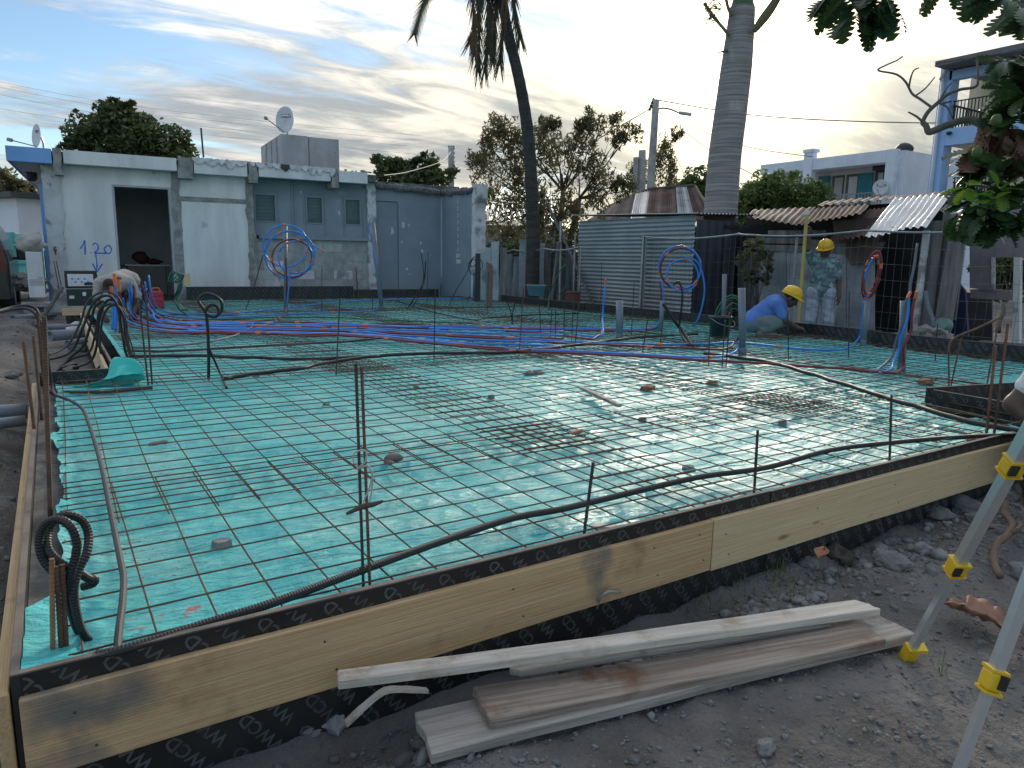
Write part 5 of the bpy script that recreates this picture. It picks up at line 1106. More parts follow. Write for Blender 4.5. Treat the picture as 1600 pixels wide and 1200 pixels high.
# rusty hipped roof behind the shed
rh = empty('rusty_roofed_house', DD(1010, 420, 22), 'house with a patched rusty corrugated roof behind the grey shed', 'house'); rh.location.z = -0.3
bl = [DD(905+i*205/7, 352-i*1.0, 20) for i in range(8)]; tl = [DD(x, y, 23.5) for x, y in ((948, 325), (970, 311), (992, 302), (1015, 297), (1037, 295), (1056, 293), (1072, 292), (1086, 291))]
bl = [DD(x, y, 20) for x, y in ((905, 352), (945, 351), (982, 350), (1008, 349), (1035, 348), (1060, 347), (1085, 346), (1112, 345))]
rm_ = [dark_rust, dark_rust, galv_bright, rust_sheet, rust_sheet, tin_wall, rust_sheet]
for k in range(7):
    mb = MB(); A, Bq, Cq, Dq = bl[k], bl[k+1], tl[k+1], tl[k]; nn = (Bq-A).cross(Dq-A).normalized(); vs = []; n = 14
    if nn.z < 0: nn = -nn
    for i in range(n+1):
        t = i/n*1.02; w = nn*(0.022*math.sin(i*math.pi*0.9)+0.02*(k % 2)); vs += [A+(Bq-A)*t+w, Dq+(Cq-Dq)*t+w]
    mb.add(vs, [(2*i, 2*i+2, 2*i+3, 2*i+1) for i in range(n)]); mb.build('roof_sheet', rm_[k], rh)
mb = MB(); hp_ = [tl[7], DD(1108, 318, 22), DD(1130, 345, 21), bl[7]]; mb.add(hp_, [(0, 1, 2, 3)]); mb.build('hip_sheet', rust_sheet, rh)
mb = MB(); mb.tube([tl[7], DD(1112, 335, 20.3)], 0.05, 6); mb.tube([tl[0]+V(0, 0, .02), tl[3]+V(0, 0, .03), tl[7]+V(0, 0, .03)], 0.05, 6); mb.build('ridge_cap', dark_rust, rh)
mb = MB(); c_ = (bl[0]+bl[7])/2; mb.beam(bl[0]*1.0+V(.6, .6, -1.5), bl[7]+V(.6, .6, -1.5), 0.2, 2.8); mb.build('wall', shack_wood, rh)
# pale roof behind the feathery tree
ph = empty('pale_roofed_house', DD(800, 420, 25), 'house with a pale tin roof half hidden behind the feathery tree', 'house'); ph.location.z = -0.3
q4 = [DD(752, 345, 23), DD(872, 348, 23), DD(850, 322, 26), DD(760, 318, 26)]
for k in range(4):
    mb = MB(); f0_, f1_ = k/4, (k+1)/4; A = q4[0]+(q4[1]-q4[0])*f0_; Bq = q4[0]+(q4[1]-q4[0])*f1_; Cq = q4[3]+(q4[2]-q4[3])*f1_; Dq = q4[3]+(q4[2]-q4[3])*f0_; vs = []; n = 12
    for i in range(n+1): t = i/n; w = V(0, 0, 0.03*math.sin(i*1.57)); vs += [A+(Bq-A)*t+w, Dq+(Cq-Dq)*t+w]
    mb.add(vs, [(2*i, 2*i+2, 2*i+3, 2*i+1) for i in range(n)]); mb.build('roof_sheet', galv_bright if k != 2 else galv, ph)
mb = MB(); mb.beam(q4[0]+V(.3, .5, -1.4), q4[1]+V(.3, .5, -1.4), 0.2, 2.6); mb.build('wall', tin_wall, ph)
# old boards and sheets standing behind the wire fence
fence_boards = [(760, 400, 455, 14, shack_wood), (775, 395, 455, 12, dark_rust), (800, 402, 455, 16, tin_wall), (815, 395, 450, 8, shack_wood), (866, 392, 455, 18, dark_rust), (884, 380, 455, 9, shack_wood), (896, 372, 462, 7, tin_wall)]
bf = empty('board_fence', DD(820, 440, 15.5), 'dark patchwork fence of old boards and tin behind the palm trunk', 'fence'); bf.location.z = -0.3
xb = 742
while xb < 912:
    w_ = rnd.uniform(6, 15); p0 = DD(xb, 440, 16.4); p1 = DD(xb+w_, 440, 16.4); zt_ = DD(xb, rnd.uniform(372, 402), 16.4).z
    mb = MB(); mb.beam(Vector((*((p0+p1)/2).xy, -0.3)), Vector((*((p0+p1)/2).xy+Vector((rnd.uniform(-.03, .03), 0)), zt_)), (p1-p0).length*0.96, 0.03, (p1-p0).normalized().cross(V(0, 0, 1))); mb.build('board', rnd.choice([shack_wood, dark_rust, tin_wall, shack_wood, dark_void]), bf); xb += w_
lb_ = DD(764, 455, 14.3); mb = MB(); mb.beam(Vector((lb_.x, lb_.y, -0.25)), DD(765, 412, 14.6), 0.28, 0.02, (0.5, -0.8, 0)); thing(mb, 'leaning_board', M('brown_board', (0.20, 0.165, 0.14), (0.16, 0.13, 0.11), 0.85, 4), (lb_.x, lb_.y, -.3), 'brown plywood offcut leaning behind the end of the return wall', 'board')
# blue tub
tp = DD(838, 452, 13.2); mb = MB(); mb.lathe([(0.12, 0), (0.14, 0.015), (0.175, 0.17), (0.19, 0.18), (0.19, 0.195), (0.165, 0.195), (0.13, 0.04), (0.0, 0.03)], (tp.x, tp.y, DD(838, 462, 13.2).z), 24)
thing(mb, 'wash_tub', M('grey_blue_plastic', (0.10, 0.155, 0.21), (0.08, 0.13, 0.18), 0.4, 4, rand=0), (tp.x, tp.y, 0), 'grey blue plastic tub behind the form, left of the tin shed', 'tub', smooth=True)
rp2 = DD(896, 440, 14.6); mb = MB(); mb.lathe([(0.0, 0), (0.15, 0), (0.16, .03), (0.15, .06), (0.15, .3), (0.16, .32), (0.15, .34), (0.15, .62), (0.16, .64), (0.14, .66), (0.0, .65)], (rp2.x, rp2.y, -0.3), 20)
thing(mb, 'oil_drum', M('rust_red_drum', (0.13, 0.045, 0.035), (0.09, 0.035, 0.03), 0.7, 3, rand=0), (rp2.x, rp2.y, -.3), 'rust red drum at the left end of the tin shed', 'drum')

# posts and wire fences
def post(px0, py0, px1, py1, X, r, mat, label, name='fence_post', cat='post'):
    b_ = PX(px0, py0, X); t = PX(px1, py1, X); d = t-b_; base = b_-d*((b_.z+0.3)/d.z) if abs(d.z) > .01 else b_; mb = MB(); mb.tube([base, t], r, 7); return thing(mb, name, mat, base, label, cat, 'posts behind the slab')
post(779, 455, 779, 376, 9.05, 0.02, steel, 'thin grey steel post left of the dark palm trunk')
post(793, 450, 794, 372, 9.5, 0.014, steel, 'thinnest grey post between the leaning board and the palm trunk')
post(820, 460, 822, 384, 8.95, 0.026, M('pink_grey_post', (0.30, 0.24, 0.21), (0.24, 0.19, 0.17), 0.8, 4), 'pinkish wooden post before the dark palm trunk')
post(874, 462, 876, 346, 9.3, 0.035, steel, 'tall grey steel post right of the dark palm trunk')
post(862, 470, 873, 378, 9.2, 0.04, shack_wood, 'pale weathered wooden post leaning against the tall steel post')
post(896, 462, 899, 366, 9.2, 0.02, steel, 'thin steel post just left of the tin shed')
post(895, 405, 856, 320, 9.35, 0.03, shack_wood, 'grey pole leaning diagonally across the scrub', 'leaning_pole', 'pole')
post(1000, 478, 1006, 368, 9.3, 0.034, steel, 'grey steel fence post standing before the tin shed')
def wire_fence(X, px_a, px_b, y_top_a, y_top_b, y_bot, label, sp=0.105, hsp=0.20, r=0.0022, wob=0.02):
    A = PX(px_a, y_top_a, X); Bq = PX(px_b, y_top_b, X); L_ = A.y-Bq.y; zb_ = -0.25; root = empty('wire_fence', (X, (A.y+Bq.y)/2, -0.3), label, 'fence')
    mb = MB(); n = int(L_/sp)
    def P(s_, h): # s 0..1, h 0..1
        zt = A.z+(Bq.z-A.z)*s_-0.05*math.sin(math.pi*((s_*3) % 1)); z = zb_+(zt-zb_)*h
        return Vector((X+wob*noise.noise(Vector((s_*9, h*3, 1))), A.y+(Bq.y-A.y)*s_+wob*0.6*noise.noise(Vector((s_*14, h*4, 5))), z))
    for i in range(n+1): mb.tube([P(i/n, k/4) for k in range(5)], r, 3, False)
    m_ = int((A.z-zb_)/hsp)
    for j in range(m_+1): mb.tube([P(k/24, min(1, j/m_)) for k in range(25)], r, 3, False)
    mb.build('wire_mesh', wire_mat, root, kind='stuff')
    tr = MB(); tr.tube([P(k/30, 1.0) for k in range(31)], 0.016, 6); tr.build('top_rail', steel, root)
    for s_ in ([0.0, 0.5, 1.0] if L_ > 4 else [0, 1]): pm = MB(); p = P(s_, 1); pm.tube([Vector((X+.03, p.y, -.3)), Vector((X+.03, p.y, p.z+.03))], 0.02, 6); pm.build('post', steel, root)
    return root
wire_fence(8.95, 760, 905, 392, 386, 470, 'low wire mesh fence between the corner column and the tin shed')
wire_fence(9.28, 1008, 1640, 370, 352, 520, 'tall sagging wire mesh fence behind the two men in helmets')

# the shack of rusty sheets
KX = 10.35
def kx(px, py, X=KX): return PX(px, py, X)
shk = empty('tin_shack', (KX+1.0, kx(1300, 450).y, -0.3), 'ramshackle shack of tin sheets and grey boards behind the men', 'shack')
def kquad(name, mat, pts, X=KX, thick=0.02, wave=0.0, n=1):
    P = [PX(x, y, q) for (x, y, q) in [(p if len(p) == 3 else (*p, X)) for p in pts]]
    mb = MB(); nn = (P[1]-P[0]).cross(P[3]-P[0] if len(P) > 3 else P[2]-P[0]).normalized(); mb.prism(P, nn*thick); return mb.build(name, mat, shk)
for (a, c, t0, t1, b0, b1, mt) in ((1186, 1228, 395, 393, 520, 522, tin_wall), (1229, 1275, 391, 392, 523, 526, tin_wall), (1276, 1322, 393, 394, 527, 531, tin_wall), (1323, 1366, 396, 398, 530, 536, tin_wall)):
    kquad('tin_sheet', mt, [(a, t0), (c, t1), (c, b1), (a, b0)])
for (a, c, t0, t1, b0, b1) in ((1188, 1262, 371, 372, 380, 381), (1186, 1366, 382, 386, 392, 398), (1262, 1370, 374, 378, 383, 388), (1200, 1290, 360, 360, 369, 370)):
    kquad('board', shack_wood, [(a, t0), (c, t1), (c, b1), (a, b0)], KX-0.02)
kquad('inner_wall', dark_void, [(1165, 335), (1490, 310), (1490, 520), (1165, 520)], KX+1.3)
kquad('left_wall', shack_wood, [(1152, 390), (1186, 395), (1186, 520), (1152, 515)], KX+0.5)
# roof sheets
def ksheet(name, mat, c00, c10, c11, c01, per=10, amp=0.016, sag=0.0, jag=0.02, seed=0):
    """corners: eave left, eave right, top right, top left, each (px, py, X); ridges run eave -> top"""
    A, Bq, Cq, Dq = [PX(*c) for c in (c00, c10, c11, c01)]; nn = (Bq-A).cross(Dq-A).normalized()
    if nn.z < 0: nn = -nn
    vs = []; n = per*6; m_ = 5
    for i in range(n+1):
        t = i/n; w = amp*math.sin(2*math.pi*t*per)
        for j in range(m_+1):
            s_ = j/m_; e = s_+(jag*noise.noise(Vector((t*8, seed, 0))) if j in (0, m_) else 0)
            p = (A+(Bq-A)*t)*(1-e)+(Dq+(Cq-Dq)*t)*e; vs.append(p+nn*(w+sag*math.sin(math.pi*s_)*(t-0.5)+0.03*noise.noise(Vector((t*2.2, s_*2, seed)))))
    k = m_+1; mb = MB(); mb.add(vs, [(i*k+j, (i+1)*k+j, (i+1)*k+j+1, i*k+j+1) for i in range(n) for j in range(m_)]); return mb.build(name, mat, shk, smooth=True)
ksheet('rusty_roof_sheet', rust_sheet, (1237, 352, 9.9), (1345, 333, 9.9), (1362, 318, 11.4), (1262, 325, 11.4), 11, 0.016, seed=1)
ksheet('rusty_roof_sheet', dark_rust, (1165, 338, 10.6), (1250, 352, 10.0), (1275, 324, 11.4), (1178, 328, 11.6), 9, 0.015, seed=2)
ksheet('rusty_roof_sheet', rust_sheet, (1295, 378, 9.95), (1352, 368, 9.9), (1392, 322, 11.2), (1345, 330, 11.2), 7, 0.016, seed=3)
ksheet('bright_roof_sheet', galv_bright, (1350, 371, 9.75), (1449, 353, 9.72), (1487, 303, 10.9), (1398, 309, 10.9), 9, 0.018, seed=4)
ksheet('dark_roof_sheet', dark_rust, (1275, 322, 11.3), (1480, 303, 11.3), (1490, 298, 12.4), (1290, 315, 12.4), 14, 0.015, seed=5)
kquad('torn_sheet', dark_rust, [(1322, 380), (1384, 378), (1370, 405), (1331, 415), (1321, 400)], KX-0.10, 0.008)
kquad('torn_sheet', dark_rust, [(1300, 345), (1390, 338), (1372, 378), (1306, 380)], KX-0.06, 0.008)
# leaning posts and planks at the shack's right end
def kbeam(name, mat, p0, p1, w, h, parent=None):
    mb = MB(); mb.beam(PX(*p0), PX(*p1), w, h, (1, 0, 0)); return mb.build(name, mat, parent or shk)
kbeam('post', worn_wall, (1426, 545, 10.0), (1448, 360, 10.0), 0.08, 0.05)
kbeam('plank', shack_wood, (1438, 545, 10.1), (1460, 345, 10.1), 0.24, 0.03)
kbeam('plank', shack_wood, (1456, 545, 10.2), (1486, 318, 10.2), 0.15, 0.03)
kbeam('plank', shack_wood, (1470, 530, 10.1), (1500, 345, 10.1), 0.22, 0.03)
kbeam('plank', shack_wood, (1487, 500, 10.6), (1500, 395, 10.6), 0.10, 0.03)
kbeam('plank', dark_void, (1448, 530, 10.7), (1475, 320, 10.7), 0.4, 0.03)
mb = MB(); mb.tube(catmull([PX(1446, 455, 9.9), PX(1450, 480, 9.9), PX(1457, 500, 9.9), PX(1457, 512, 9.9)], 5), 0.035, 7); mb.build('waste_pipe', pvc_grey, shk, smooth=True)
# second hut at the right edge, open at the front
mauve = M('mauve_board', (0.235, 0.205, 0.22), (0.19, 0.165, 0.18), 0.85, 2.5, rand=0.1, bump=0.2, bscale=12)
ht = empty('open_hut', PX(1560, 560, 11.6), 'open hut with mauve board walls and a window hole at the far right', 'hut'); ht.location.z = -0.3
def hq(name, mat, pts, X, thick=0.03):
    P = [PX(x, y, X) for x, y in pts]; mb = MB(); nn = (P[1]-P[0]).cross(P[2]-P[0]).normalized(); mb.prism(P, nn*thick); return mb.build(name, mat, ht)
hq('wall_board', mauve, [(1515, 360), (1553, 358), (1553, 455), (1515, 450)], 11.6)
hq('wall_board', mauve, [(1515, 330), (1620, 318), (1620, 402), (1554, 402), (1554, 357), (1515, 359)], 11.6)
hq('wall_board', mauve, [(1554, 452), (1594, 455), (1594, 470), (1516, 466), (1516, 452)], 11.62)
hq('window_frame', worn_wall, [(1549, 402), (1554, 402), (1554, 452), (1549, 452)], 11.55)
hq('post', worn_wall, [(1584, 402), (1594, 402), (1592, 540), (1581, 540)], 11.4, 0.08)
hq('lower_wall', dark_paint, [(1490, 455), (1550, 460), (1550, 540), (1490, 535)], 11.9)
hq('bench', shack_wood, [(1492, 535), (1620, 545), (1620, 552), (1490, 541)], 10.6, 0.3)
hq('blue_tarp', M('dark_blue_tarp', (0.015, 0.03, 0.10), (0.012, 0.022, 0.07), 0.6, 3), [(1484, 470), (1496, 440), (1508, 455), (1512, 525), (1486, 525)], 10.9, 0.05)
hq('rail', steel, [(1530, 532), (1620, 538), (1620, 542), (1530, 536)], 10.3, 0.05)
tb0 = PX(1570, 440, 16); tree('far_bush', 'sunlit green bush seen through the window hole of the open hut', (tb0.x, tb0.y, -0.3), [cl(1560, 425, 20, 18), cl(1585, 430, 20, 18), cl(1570, 410, 20, 16), cl(1575, 450, 20, 20), cl(1600, 415, 20, 18)], leaf_fresh, 70, 0.17, 0.05, None, 0.4, seed=51, cat='bush')
pl_ = PX(1477, 510, 10.0); mb = MB(); rx = Matrix.Rotation(R(90), 3, 'Y') @ Matrix.Rotation(R(20), 3, 'X')
mb.lathe([(0.0, 0), (0.10, 0), (0.105, .01), (0.105, .03), (0.085, .12), (0.0, .125)], pl_, 20, Matrix.Rotation(R(-70), 3, 'Y'))
thing(mb, 'green_bucket', M('faded_green_plastic', (0.14, 0.27, 0.24), (0.11, 0.21, 0.19), 0.6, 5), pl_, 'faded green bucket tipped on its side before the leaning planks', 'bucket', smooth=False)
mb = MB(); k = 0
for k in range(10): mb.blob(PX(1432+4.5*k, 522+rnd.uniform(-6, 4), 9.6), (.10, .13, rnd.uniform(.04, .09)), k, 0.5, 1)
o = mb.build('cement_heap', rubble, None, (9.6, PX(1450, 520, 9.6).y, -.2)); tag(o, 'heap of pale cement lumps beside the green bucket', 'heap')

# white house with teal shutters
WX = 31.0; wh = empty('white_villa', PX(1330, 420, WX), 'white flat-roofed house with teal shutters beyond the shack', 'house'); wh.location.z = -0.3
def wbox(name, mat, px0, px1, py0, py1, X0=WX, dep=0.2, root=None, ref=None):
    """box on the plane X = X0, from pixel column px0 to px1 and py0 (top) to py1 (bottom) read at px ref, depth away from the camera"""
    root = root or wh; ref = ref if ref is not None else (px0+px1)/2; y0 = PX(px0, py0, X0).y; y1 = PX(px1, py0, X0).y; z1 = PX(ref, py0, X0).z; z0 = PX(ref, py1, X0).z
    mb = MB(); mb.box((X0+dep/2, (y0+y1)/2, (z0+z1)/2), (dep, abs(y1-y0), abs(z1-z0))); return mb.build(name, mat, root)
wbox('fascia', white_paint, 1190, 1385, 241, 259, WX, 0.25, ref=1330)
wbox('roof_slab', white_paint, 1190, 1384, 250, 258.5, WX+0.26, 9, ref=1330)
wbox('end_pier', white_paint, 1386, 1401, 233, 345, WX, 0.3, ref=1393)
yW = PX(1401, 300, WX).y; zt0 = PX(1395, 233, WX).z
mb = MB(); mb.box((WX+0.31+4, yW+0.1, zt0/2-0.05), (8, 0.2, zt0)); mb.build('side_wall', white_paint, wh)
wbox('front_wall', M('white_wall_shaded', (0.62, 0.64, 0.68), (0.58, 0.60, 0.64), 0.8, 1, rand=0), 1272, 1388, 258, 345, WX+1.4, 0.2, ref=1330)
wbox('wing_wall', white_paint, 1215, 1262, 268, 345, WX+2.2, 0.2, ref=1240)
wbox('post', white_paint, 1257, 1270, 236, 345, WX-0.06, 0.35, ref=1264)
wbox('chimney_cap', white_paint, 1255, 1272, 233, 238, WX-0.10, 0.45, ref=1264)
for (a, c, t, b_) in ((1279, 1297, 275, 328), (1342, 1364, 270, 322)):
    s_ = wbox('shutter', teal_paint, a, c, t, b_, WX+1.28, 0.05)
    for k in range(3): q = wbox('shutter_rail', teal_paint, a+2, c-2, t+4+16*k, t+6+16*k, WX+1.25, 0.029)
for (a, c, t, b_) in ((1301, 1319, 274, 326), (1323, 1342, 272, 325)):
    d_ = wbox('french_door', M('dark_door_frame', (0.10, 0.095, 0.09), (0.08, 0.075, 0.07), 0.6, 3), a, c, t, b_, WX+1.33, 0.06)
    wbox('curtained_pane', M('curtain_glass', (0.42, 0.42, 0.40), (0.36, 0.36, 0.34), 0.3, 3), a+4, c-2, t+4, b_-4, WX+1.31, 0.018)
wbox('shutter_box', dark_void, 1364, 1383, 257, 266, WX+1.1, 0.25); wbox('window', dark_paint, 1368, 1383, 266, 292, WX+1.3, 0.08); wbox('window_pane', M('pale_pane', (0.35, 0.38, 0.38), (0.3, 0.32, 0.32), 0.2, 3), 1373, 1380, 270, 288, WX+1.28, 0.018)
for k in range(20): wbox('baluster', steel, 1281+k*5.0, 1282+k*5.0, 304, 325, WX+0.05, 0.03)
wbox('handrail', steel, 1280, 1380, 302.5, 304, WX+0.03, 0.06, ref=1330)
ac = wbox('air_conditioner', M('ac_white', (0.6, 0.6, 0.6), (0.5, 0.5, 0.5), 0.6, 3), 1238, 1258, 262, 275, WX+1.9, 0.4)
wbox('fan_grille', dark_void, 1239.5, 1247, 264, 273, WX+1.88, 0.018)
mb = MB(); mb.blob(PX(1413, 234, WX+2), (0.3, 0.42, 0.32), 3, 0.2, 2); mb.build('roof_vent', dark_void, wh, smooth=True)
dcc = PX(1376, 293, WX-0.3); dish(dcc, 0.32, 0.34, (-0.9, -0.42, 0.1), 'white satellite dish on the balcony of the white house', (-0.05, -0.2, 0.5), foot=PX(1379, 312, WX-.3))
# blue apartment block at the right edge
UX = 25.0; ub = empty('blue_apartment_block', PX(1540, 420, UX), 'light blue apartment block with balconies at the right edge', 'building'); ub.location.z = -0.3
def ubox(name, mat, px0, px1, py0, py1, X0=UX, dep=0.3, ref=None): return wbox(name, mat, px0, px1, py0, py1, X0, dep, ub, ref)
rf = M('roof_grey', (0.16, 0.165, 0.17), (0.13, 0.13, 0.135), 0.6, 3)
mb = MB(); e0 = PX(1461, 100, UX-0.8); e1_ = PX(1640, 70, UX-0.8); zr_ = e0.z
mb.box((UX+4, (e0.y+e1_.y)/2, zr_), (9.6, e0.y-e1_.y, 0.16)); mb.build('roof', rf, ub)
for k in range(34): wbox('roof_rib', rf, 1462+k*4.2, 1464+k*4.2, 97-0.62*k, 99-0.62*k, UX-0.84, 0.03, ub)
ubox('lintel', pale_blue, 1485, 1650, 108, 122, UX, 0.3, ref=1500)
ubox('column', pale_blue, 1477, 1489, 105, 420, UX, 0.5, ref=1480)
ubox('side_column', pale_blue, 1471, 1477, 105, 420, UX+0.15, 0.6, ref=1475)
mb = MB(); mb.tube([PX(1481, 105, UX-.15), PX(1470, 125, UX-.1)], 0.07, 7); mb.tube([PX(1474, 122, UX-.1), Vector((UX-.1, PX(1474, 122, UX-.1).y, -0.3))], 0.06, 7); mb.build('downpipe', M('pale_downpipe', (0.5, 0.55, 0.62), (0.45, 0.5, 0.56), 0.6, 3), ub, smooth=True)
ubox('balcony_band', pale_blue, 1478, 1650, 200, 226, UX-0.02, 0.3, ref=1490)
ubox('balcony_floor', cream_paint, 1478, 1650, 218, 226, UX+0.3, 3.0, ref=1490)
ubox('balcony_floor', cream_paint, 1478, 1650, 318, 326, UX+0.3, 3.0, ref=1490)
ubox('balcony_band', pale_blue, 1478, 1650, 303, 330, UX-0.02, 0.3, ref=1490)
ubox('ceiling', cream_paint, 1485, 1650, 107, 109, UX+0.3, 3.0, ref=1500)
ubox('back_wall', cream_paint, 1519, 1680, 110, 340, UX+2.4, 0.2, ref=1530)
for (yt, yb) in ((157, 199), (277, 303)):
    ubox('handrail', dark_void, 1489, 1650, yt, yt+1.6, UX+0.05, 0.05, ref=1495)
    for k in range(16): ubox('baluster', dark_void, 1491+k*5.5, 1492.1+k*5.5, yt-0.8*k, yb-0.8*k, UX+0.06, 0.03)
    mb = MB(); p_ = PX(1490, yt+8, UX+.1); mb.beam(p_, p_+V(2.6, 0, 0), .05, .05)
    for k in range(14): mb.beam(p_+V(.18*k+.1, 0, 0), p_+V(.18*k+.1, 0, -.95), .03, .03, (1, 0, 0))
    mb.build('side_railing', dark_void, ub, kind='stuff')
mb = MB(); mb.lathe([(0, 0), (.08, 0), (.08, -.06), (0.03, -.1)], PX(1483, 206, UX-.1), 10); mb.build('wall_lamp', dark_void, ub)

# breadfruit tree hanging in from the right
BD = 8.0
bt = empty('breadfruit_tree', DD(1720, 500, BD), 'breadfruit tree with big lobed leaves hanging in from the right', 'tree'); bt.location.z = -0.3
LOBE = []
for k in range(7):
    t = k/7; w = 0.50*math.sin(math.pi*(0.12+0.80*t))**0.8; LOBE += [(t+0.02, w*0.34), (t+0.10, w*1.0), (t+0.17, w*0.80)]
half = [(0.0, 0.012)]+[(x, y) for x, y in LOBE if x < 0.97]+[(1.05, 0.0)]
def lobed_leaf(L, p, d, up_, size):
    d = Vector(d).normalized(); sd = d.cross(Vector(up_));
    if sd.length < .05: sd = d.orthogonal()
    sd.normalize(); nn = sd.cross(d); p = Vector(p); n = len(half)
    for s_ in (-1, 1):
        o = len(L.v); vs = []
        for (x, y) in half: vs += [p+d*x*size+nn*(-0.25*x*x*size), p+d*(x+0.04*(y > .2))*size+sd*(s_*y*size*0.75)+nn*(-0.25*x*x*size+0.10*y*size)]
        L.add(vs, [(2*i, 2*i+2, 2*i+3, 2*i+1) if s_ > 0 else (2*i+1, 2*i+3, 2*i+2, 2*i) for i in range(n-1)])
def rosette(L, c, n, size, dirv=(0, 0, 0), spread=1.0):
    for k in range(n):
        d = Vector((rnd.gauss(0, 1), rnd.gauss(0, 1), rnd.gauss(-0.25, 0.55))).normalized()*spread+Vector(dirv)
        lobed_leaf(L, Vector(c)+d*0.03, d, (rnd.uniform(-.4, .4), rnd.uniform(-.4, .4), 1), size*rnd.uniform(0.7, 1.15))
L1 = MB()
cen = [(1572, 95, 7.6), (1588, 118, 7.8), (1575, 140, 7.6), (1600, 150, 7.4), (1572, 165, 7.9), (1595, 180, 7.6), (1600, 100, 7.8), (1598, 200, 8), (1530, 235, 7.6), (1555, 215, 7.9), (1590, 245, 7.5), (1525, 262, 7.8), (1515, 285, 7.6), (1545, 290, 7.4), (1580, 290, 7.6), (1610, 270, 7.6), (1520, 315, 7.5), (1545, 330, 7.3), (1575, 330, 7.5), (1600, 320, 7.3), (1530, 345, 7.6), (1560, 350, 7.4), (1595, 350, 7.4), (1610, 180, 7.6), (1570, 255, 7.9), (1500, 335, 7.7), (1580, 120, 8.1), (1590, 160, 8.1), (1606, 130, 7.6)]
for (x, y, d) in cen: rosette(L1, DD(x, y, d), 11, 0.215, (-0.1, -0.1, -0.15))
L1.build('crown', leaf_bread, bt)
L1y = MB()
for (x, y, d) in ((1512, 292, 7.2), (1555, 312, 7.0), (1560, 300, 7.1)): rosette(L1y, DD(x, y, d), 7, 0.15, (-.2, 0, .2))
L1y.build('young_leaves', leafmat('young_breadfruit_leaves', (0.16, 0.26, 0.03), (0.10, 0.19, 0.025), 0.4, 0.35), bt)
L2 = MB()
for (x, y, d) in ((1310, -22, 5.2), (1345, -25, 5.0), (1330, 2, 5.2), (1375, -15, 5.1), (1340, 22, 5.2), (1300, -5, 5.4), (1385, -2, 5.2), (1355, 12, 5.1)): rosette(L2, DD(x, y, d), 5, 0.20, (0, 0, -0.5))
for (x, y, d) in ((1480, -28, 5.2), (1500, -25, 5.0), (1520, -22, 5.2), (1585, -10, 5.0), (1600, 10, 5.0), (1575, -5, 5.0)): rosette(L2, DD(x, y, d), 4, 0.17, (0, 0, -0.5))
L2.build('overhanging_leaves', leaf_bread, bt)
br = MB()
def path(pts, r0_, r1_, dist=BD, n=5):
    P = catmull([DD(x, y, dist) for x, y in pts], n); k = len(P); br.tube(P, [(r0_+(r1_-r0_)*i/k)*(1+0.12*noise.noise(P[i]*6)) for i in range(k)], 6)
path([(1640, 240), (1560, 210), (1520, 188), (1490, 192), (1462, 203), (1451, 206), (1447, 197), (1441, 191)], 0.042, 0.026)
path([(1441, 191), (1450, 175), (1466, 160), (1480, 148), (1500, 140), (1525, 135), (1528, 118), (1526, 88)], 0.022, 0.009)
path([(1456, 168), (1438, 155), (1425, 146), (1415, 128), (1400, 116), (1372, 110), (1384, 102), (1400, 95), (1411, 88)], 0.013, 0.006)
path([(1420, 138), (1423, 122), (1428, 110), (1436, 106)], 0.010, 0.005); path([(1430, 150), (1446, 138), (1461, 120)], 0.009, 0.005); path([(1441, 190), (1432, 182), (1419, 175)], 0.014, 0.006)
path([(1466, 160), (1478, 140), (1486, 130)], 0.010, 0.005); path([(1470, 162), (1480, 168), (1488, 185)], 0.010, 0.006); path([(1468, 163), (1487, 158)], 0.010, 0.006)
path([(1720, 420), (1700, 250), (1640, 235), (1560, 225), (1530, 215)], 0.09, 0.045); path([(1553, 205), (1552, 240), (1548, 280), (1540, 305), (1515, 312)], 0.025, 0.012); path([(1700, 120), (1640, 40), (1600, 45), (1560, 55)], 0.045, 0.012, 6.5); path([(1560, 232), (1530, 255), (1505, 268), (1498, 255)], 0.016, 0.008)
path([(1700, 60), (1500, -60), (1340, -40)], 0.05, 0.02, 5.6)
br.build('branches', dead_branch, bt, smooth=True, kind='stuff')
tk_ = MB(); b0 = DD(1720, 560, BD); b0.z = -0.3; limb(tk_, b0, DD(1700, 60, BD), 0.2, 0.12, 3, 8, 0.05, 10); tk_.build('trunk', bark, bt, smooth=True)
dl = MB()
for k in range(24): lobed_leaf(dl, DD(rnd.uniform(1520, 1612), rnd.uniform(196, 235), BD-.3+rnd.uniform(-.25, .25)), (rnd.uniform(-.3, .3), rnd.uniform(-.3, .3), -1), (rnd.uniform(-1, 1), rnd.uniform(-1, 1), .1), rnd.uniform(.12, .26))
dl.build('dead_leaves', leaf_dead, bt)
for k, (x, y) in enumerate(((1535, 329), (1557, 188), (1527, 238))): mb = MB(); mb.blob(DD(x, y, 7.2), (.042, .042, .052), k, .1, 2); mb.build('breadfruit', M('green_fruit', (0.07, 0.11, 0.025), (0.05, 0.08, 0.02), 0.6, 6), bt, smooth=True)

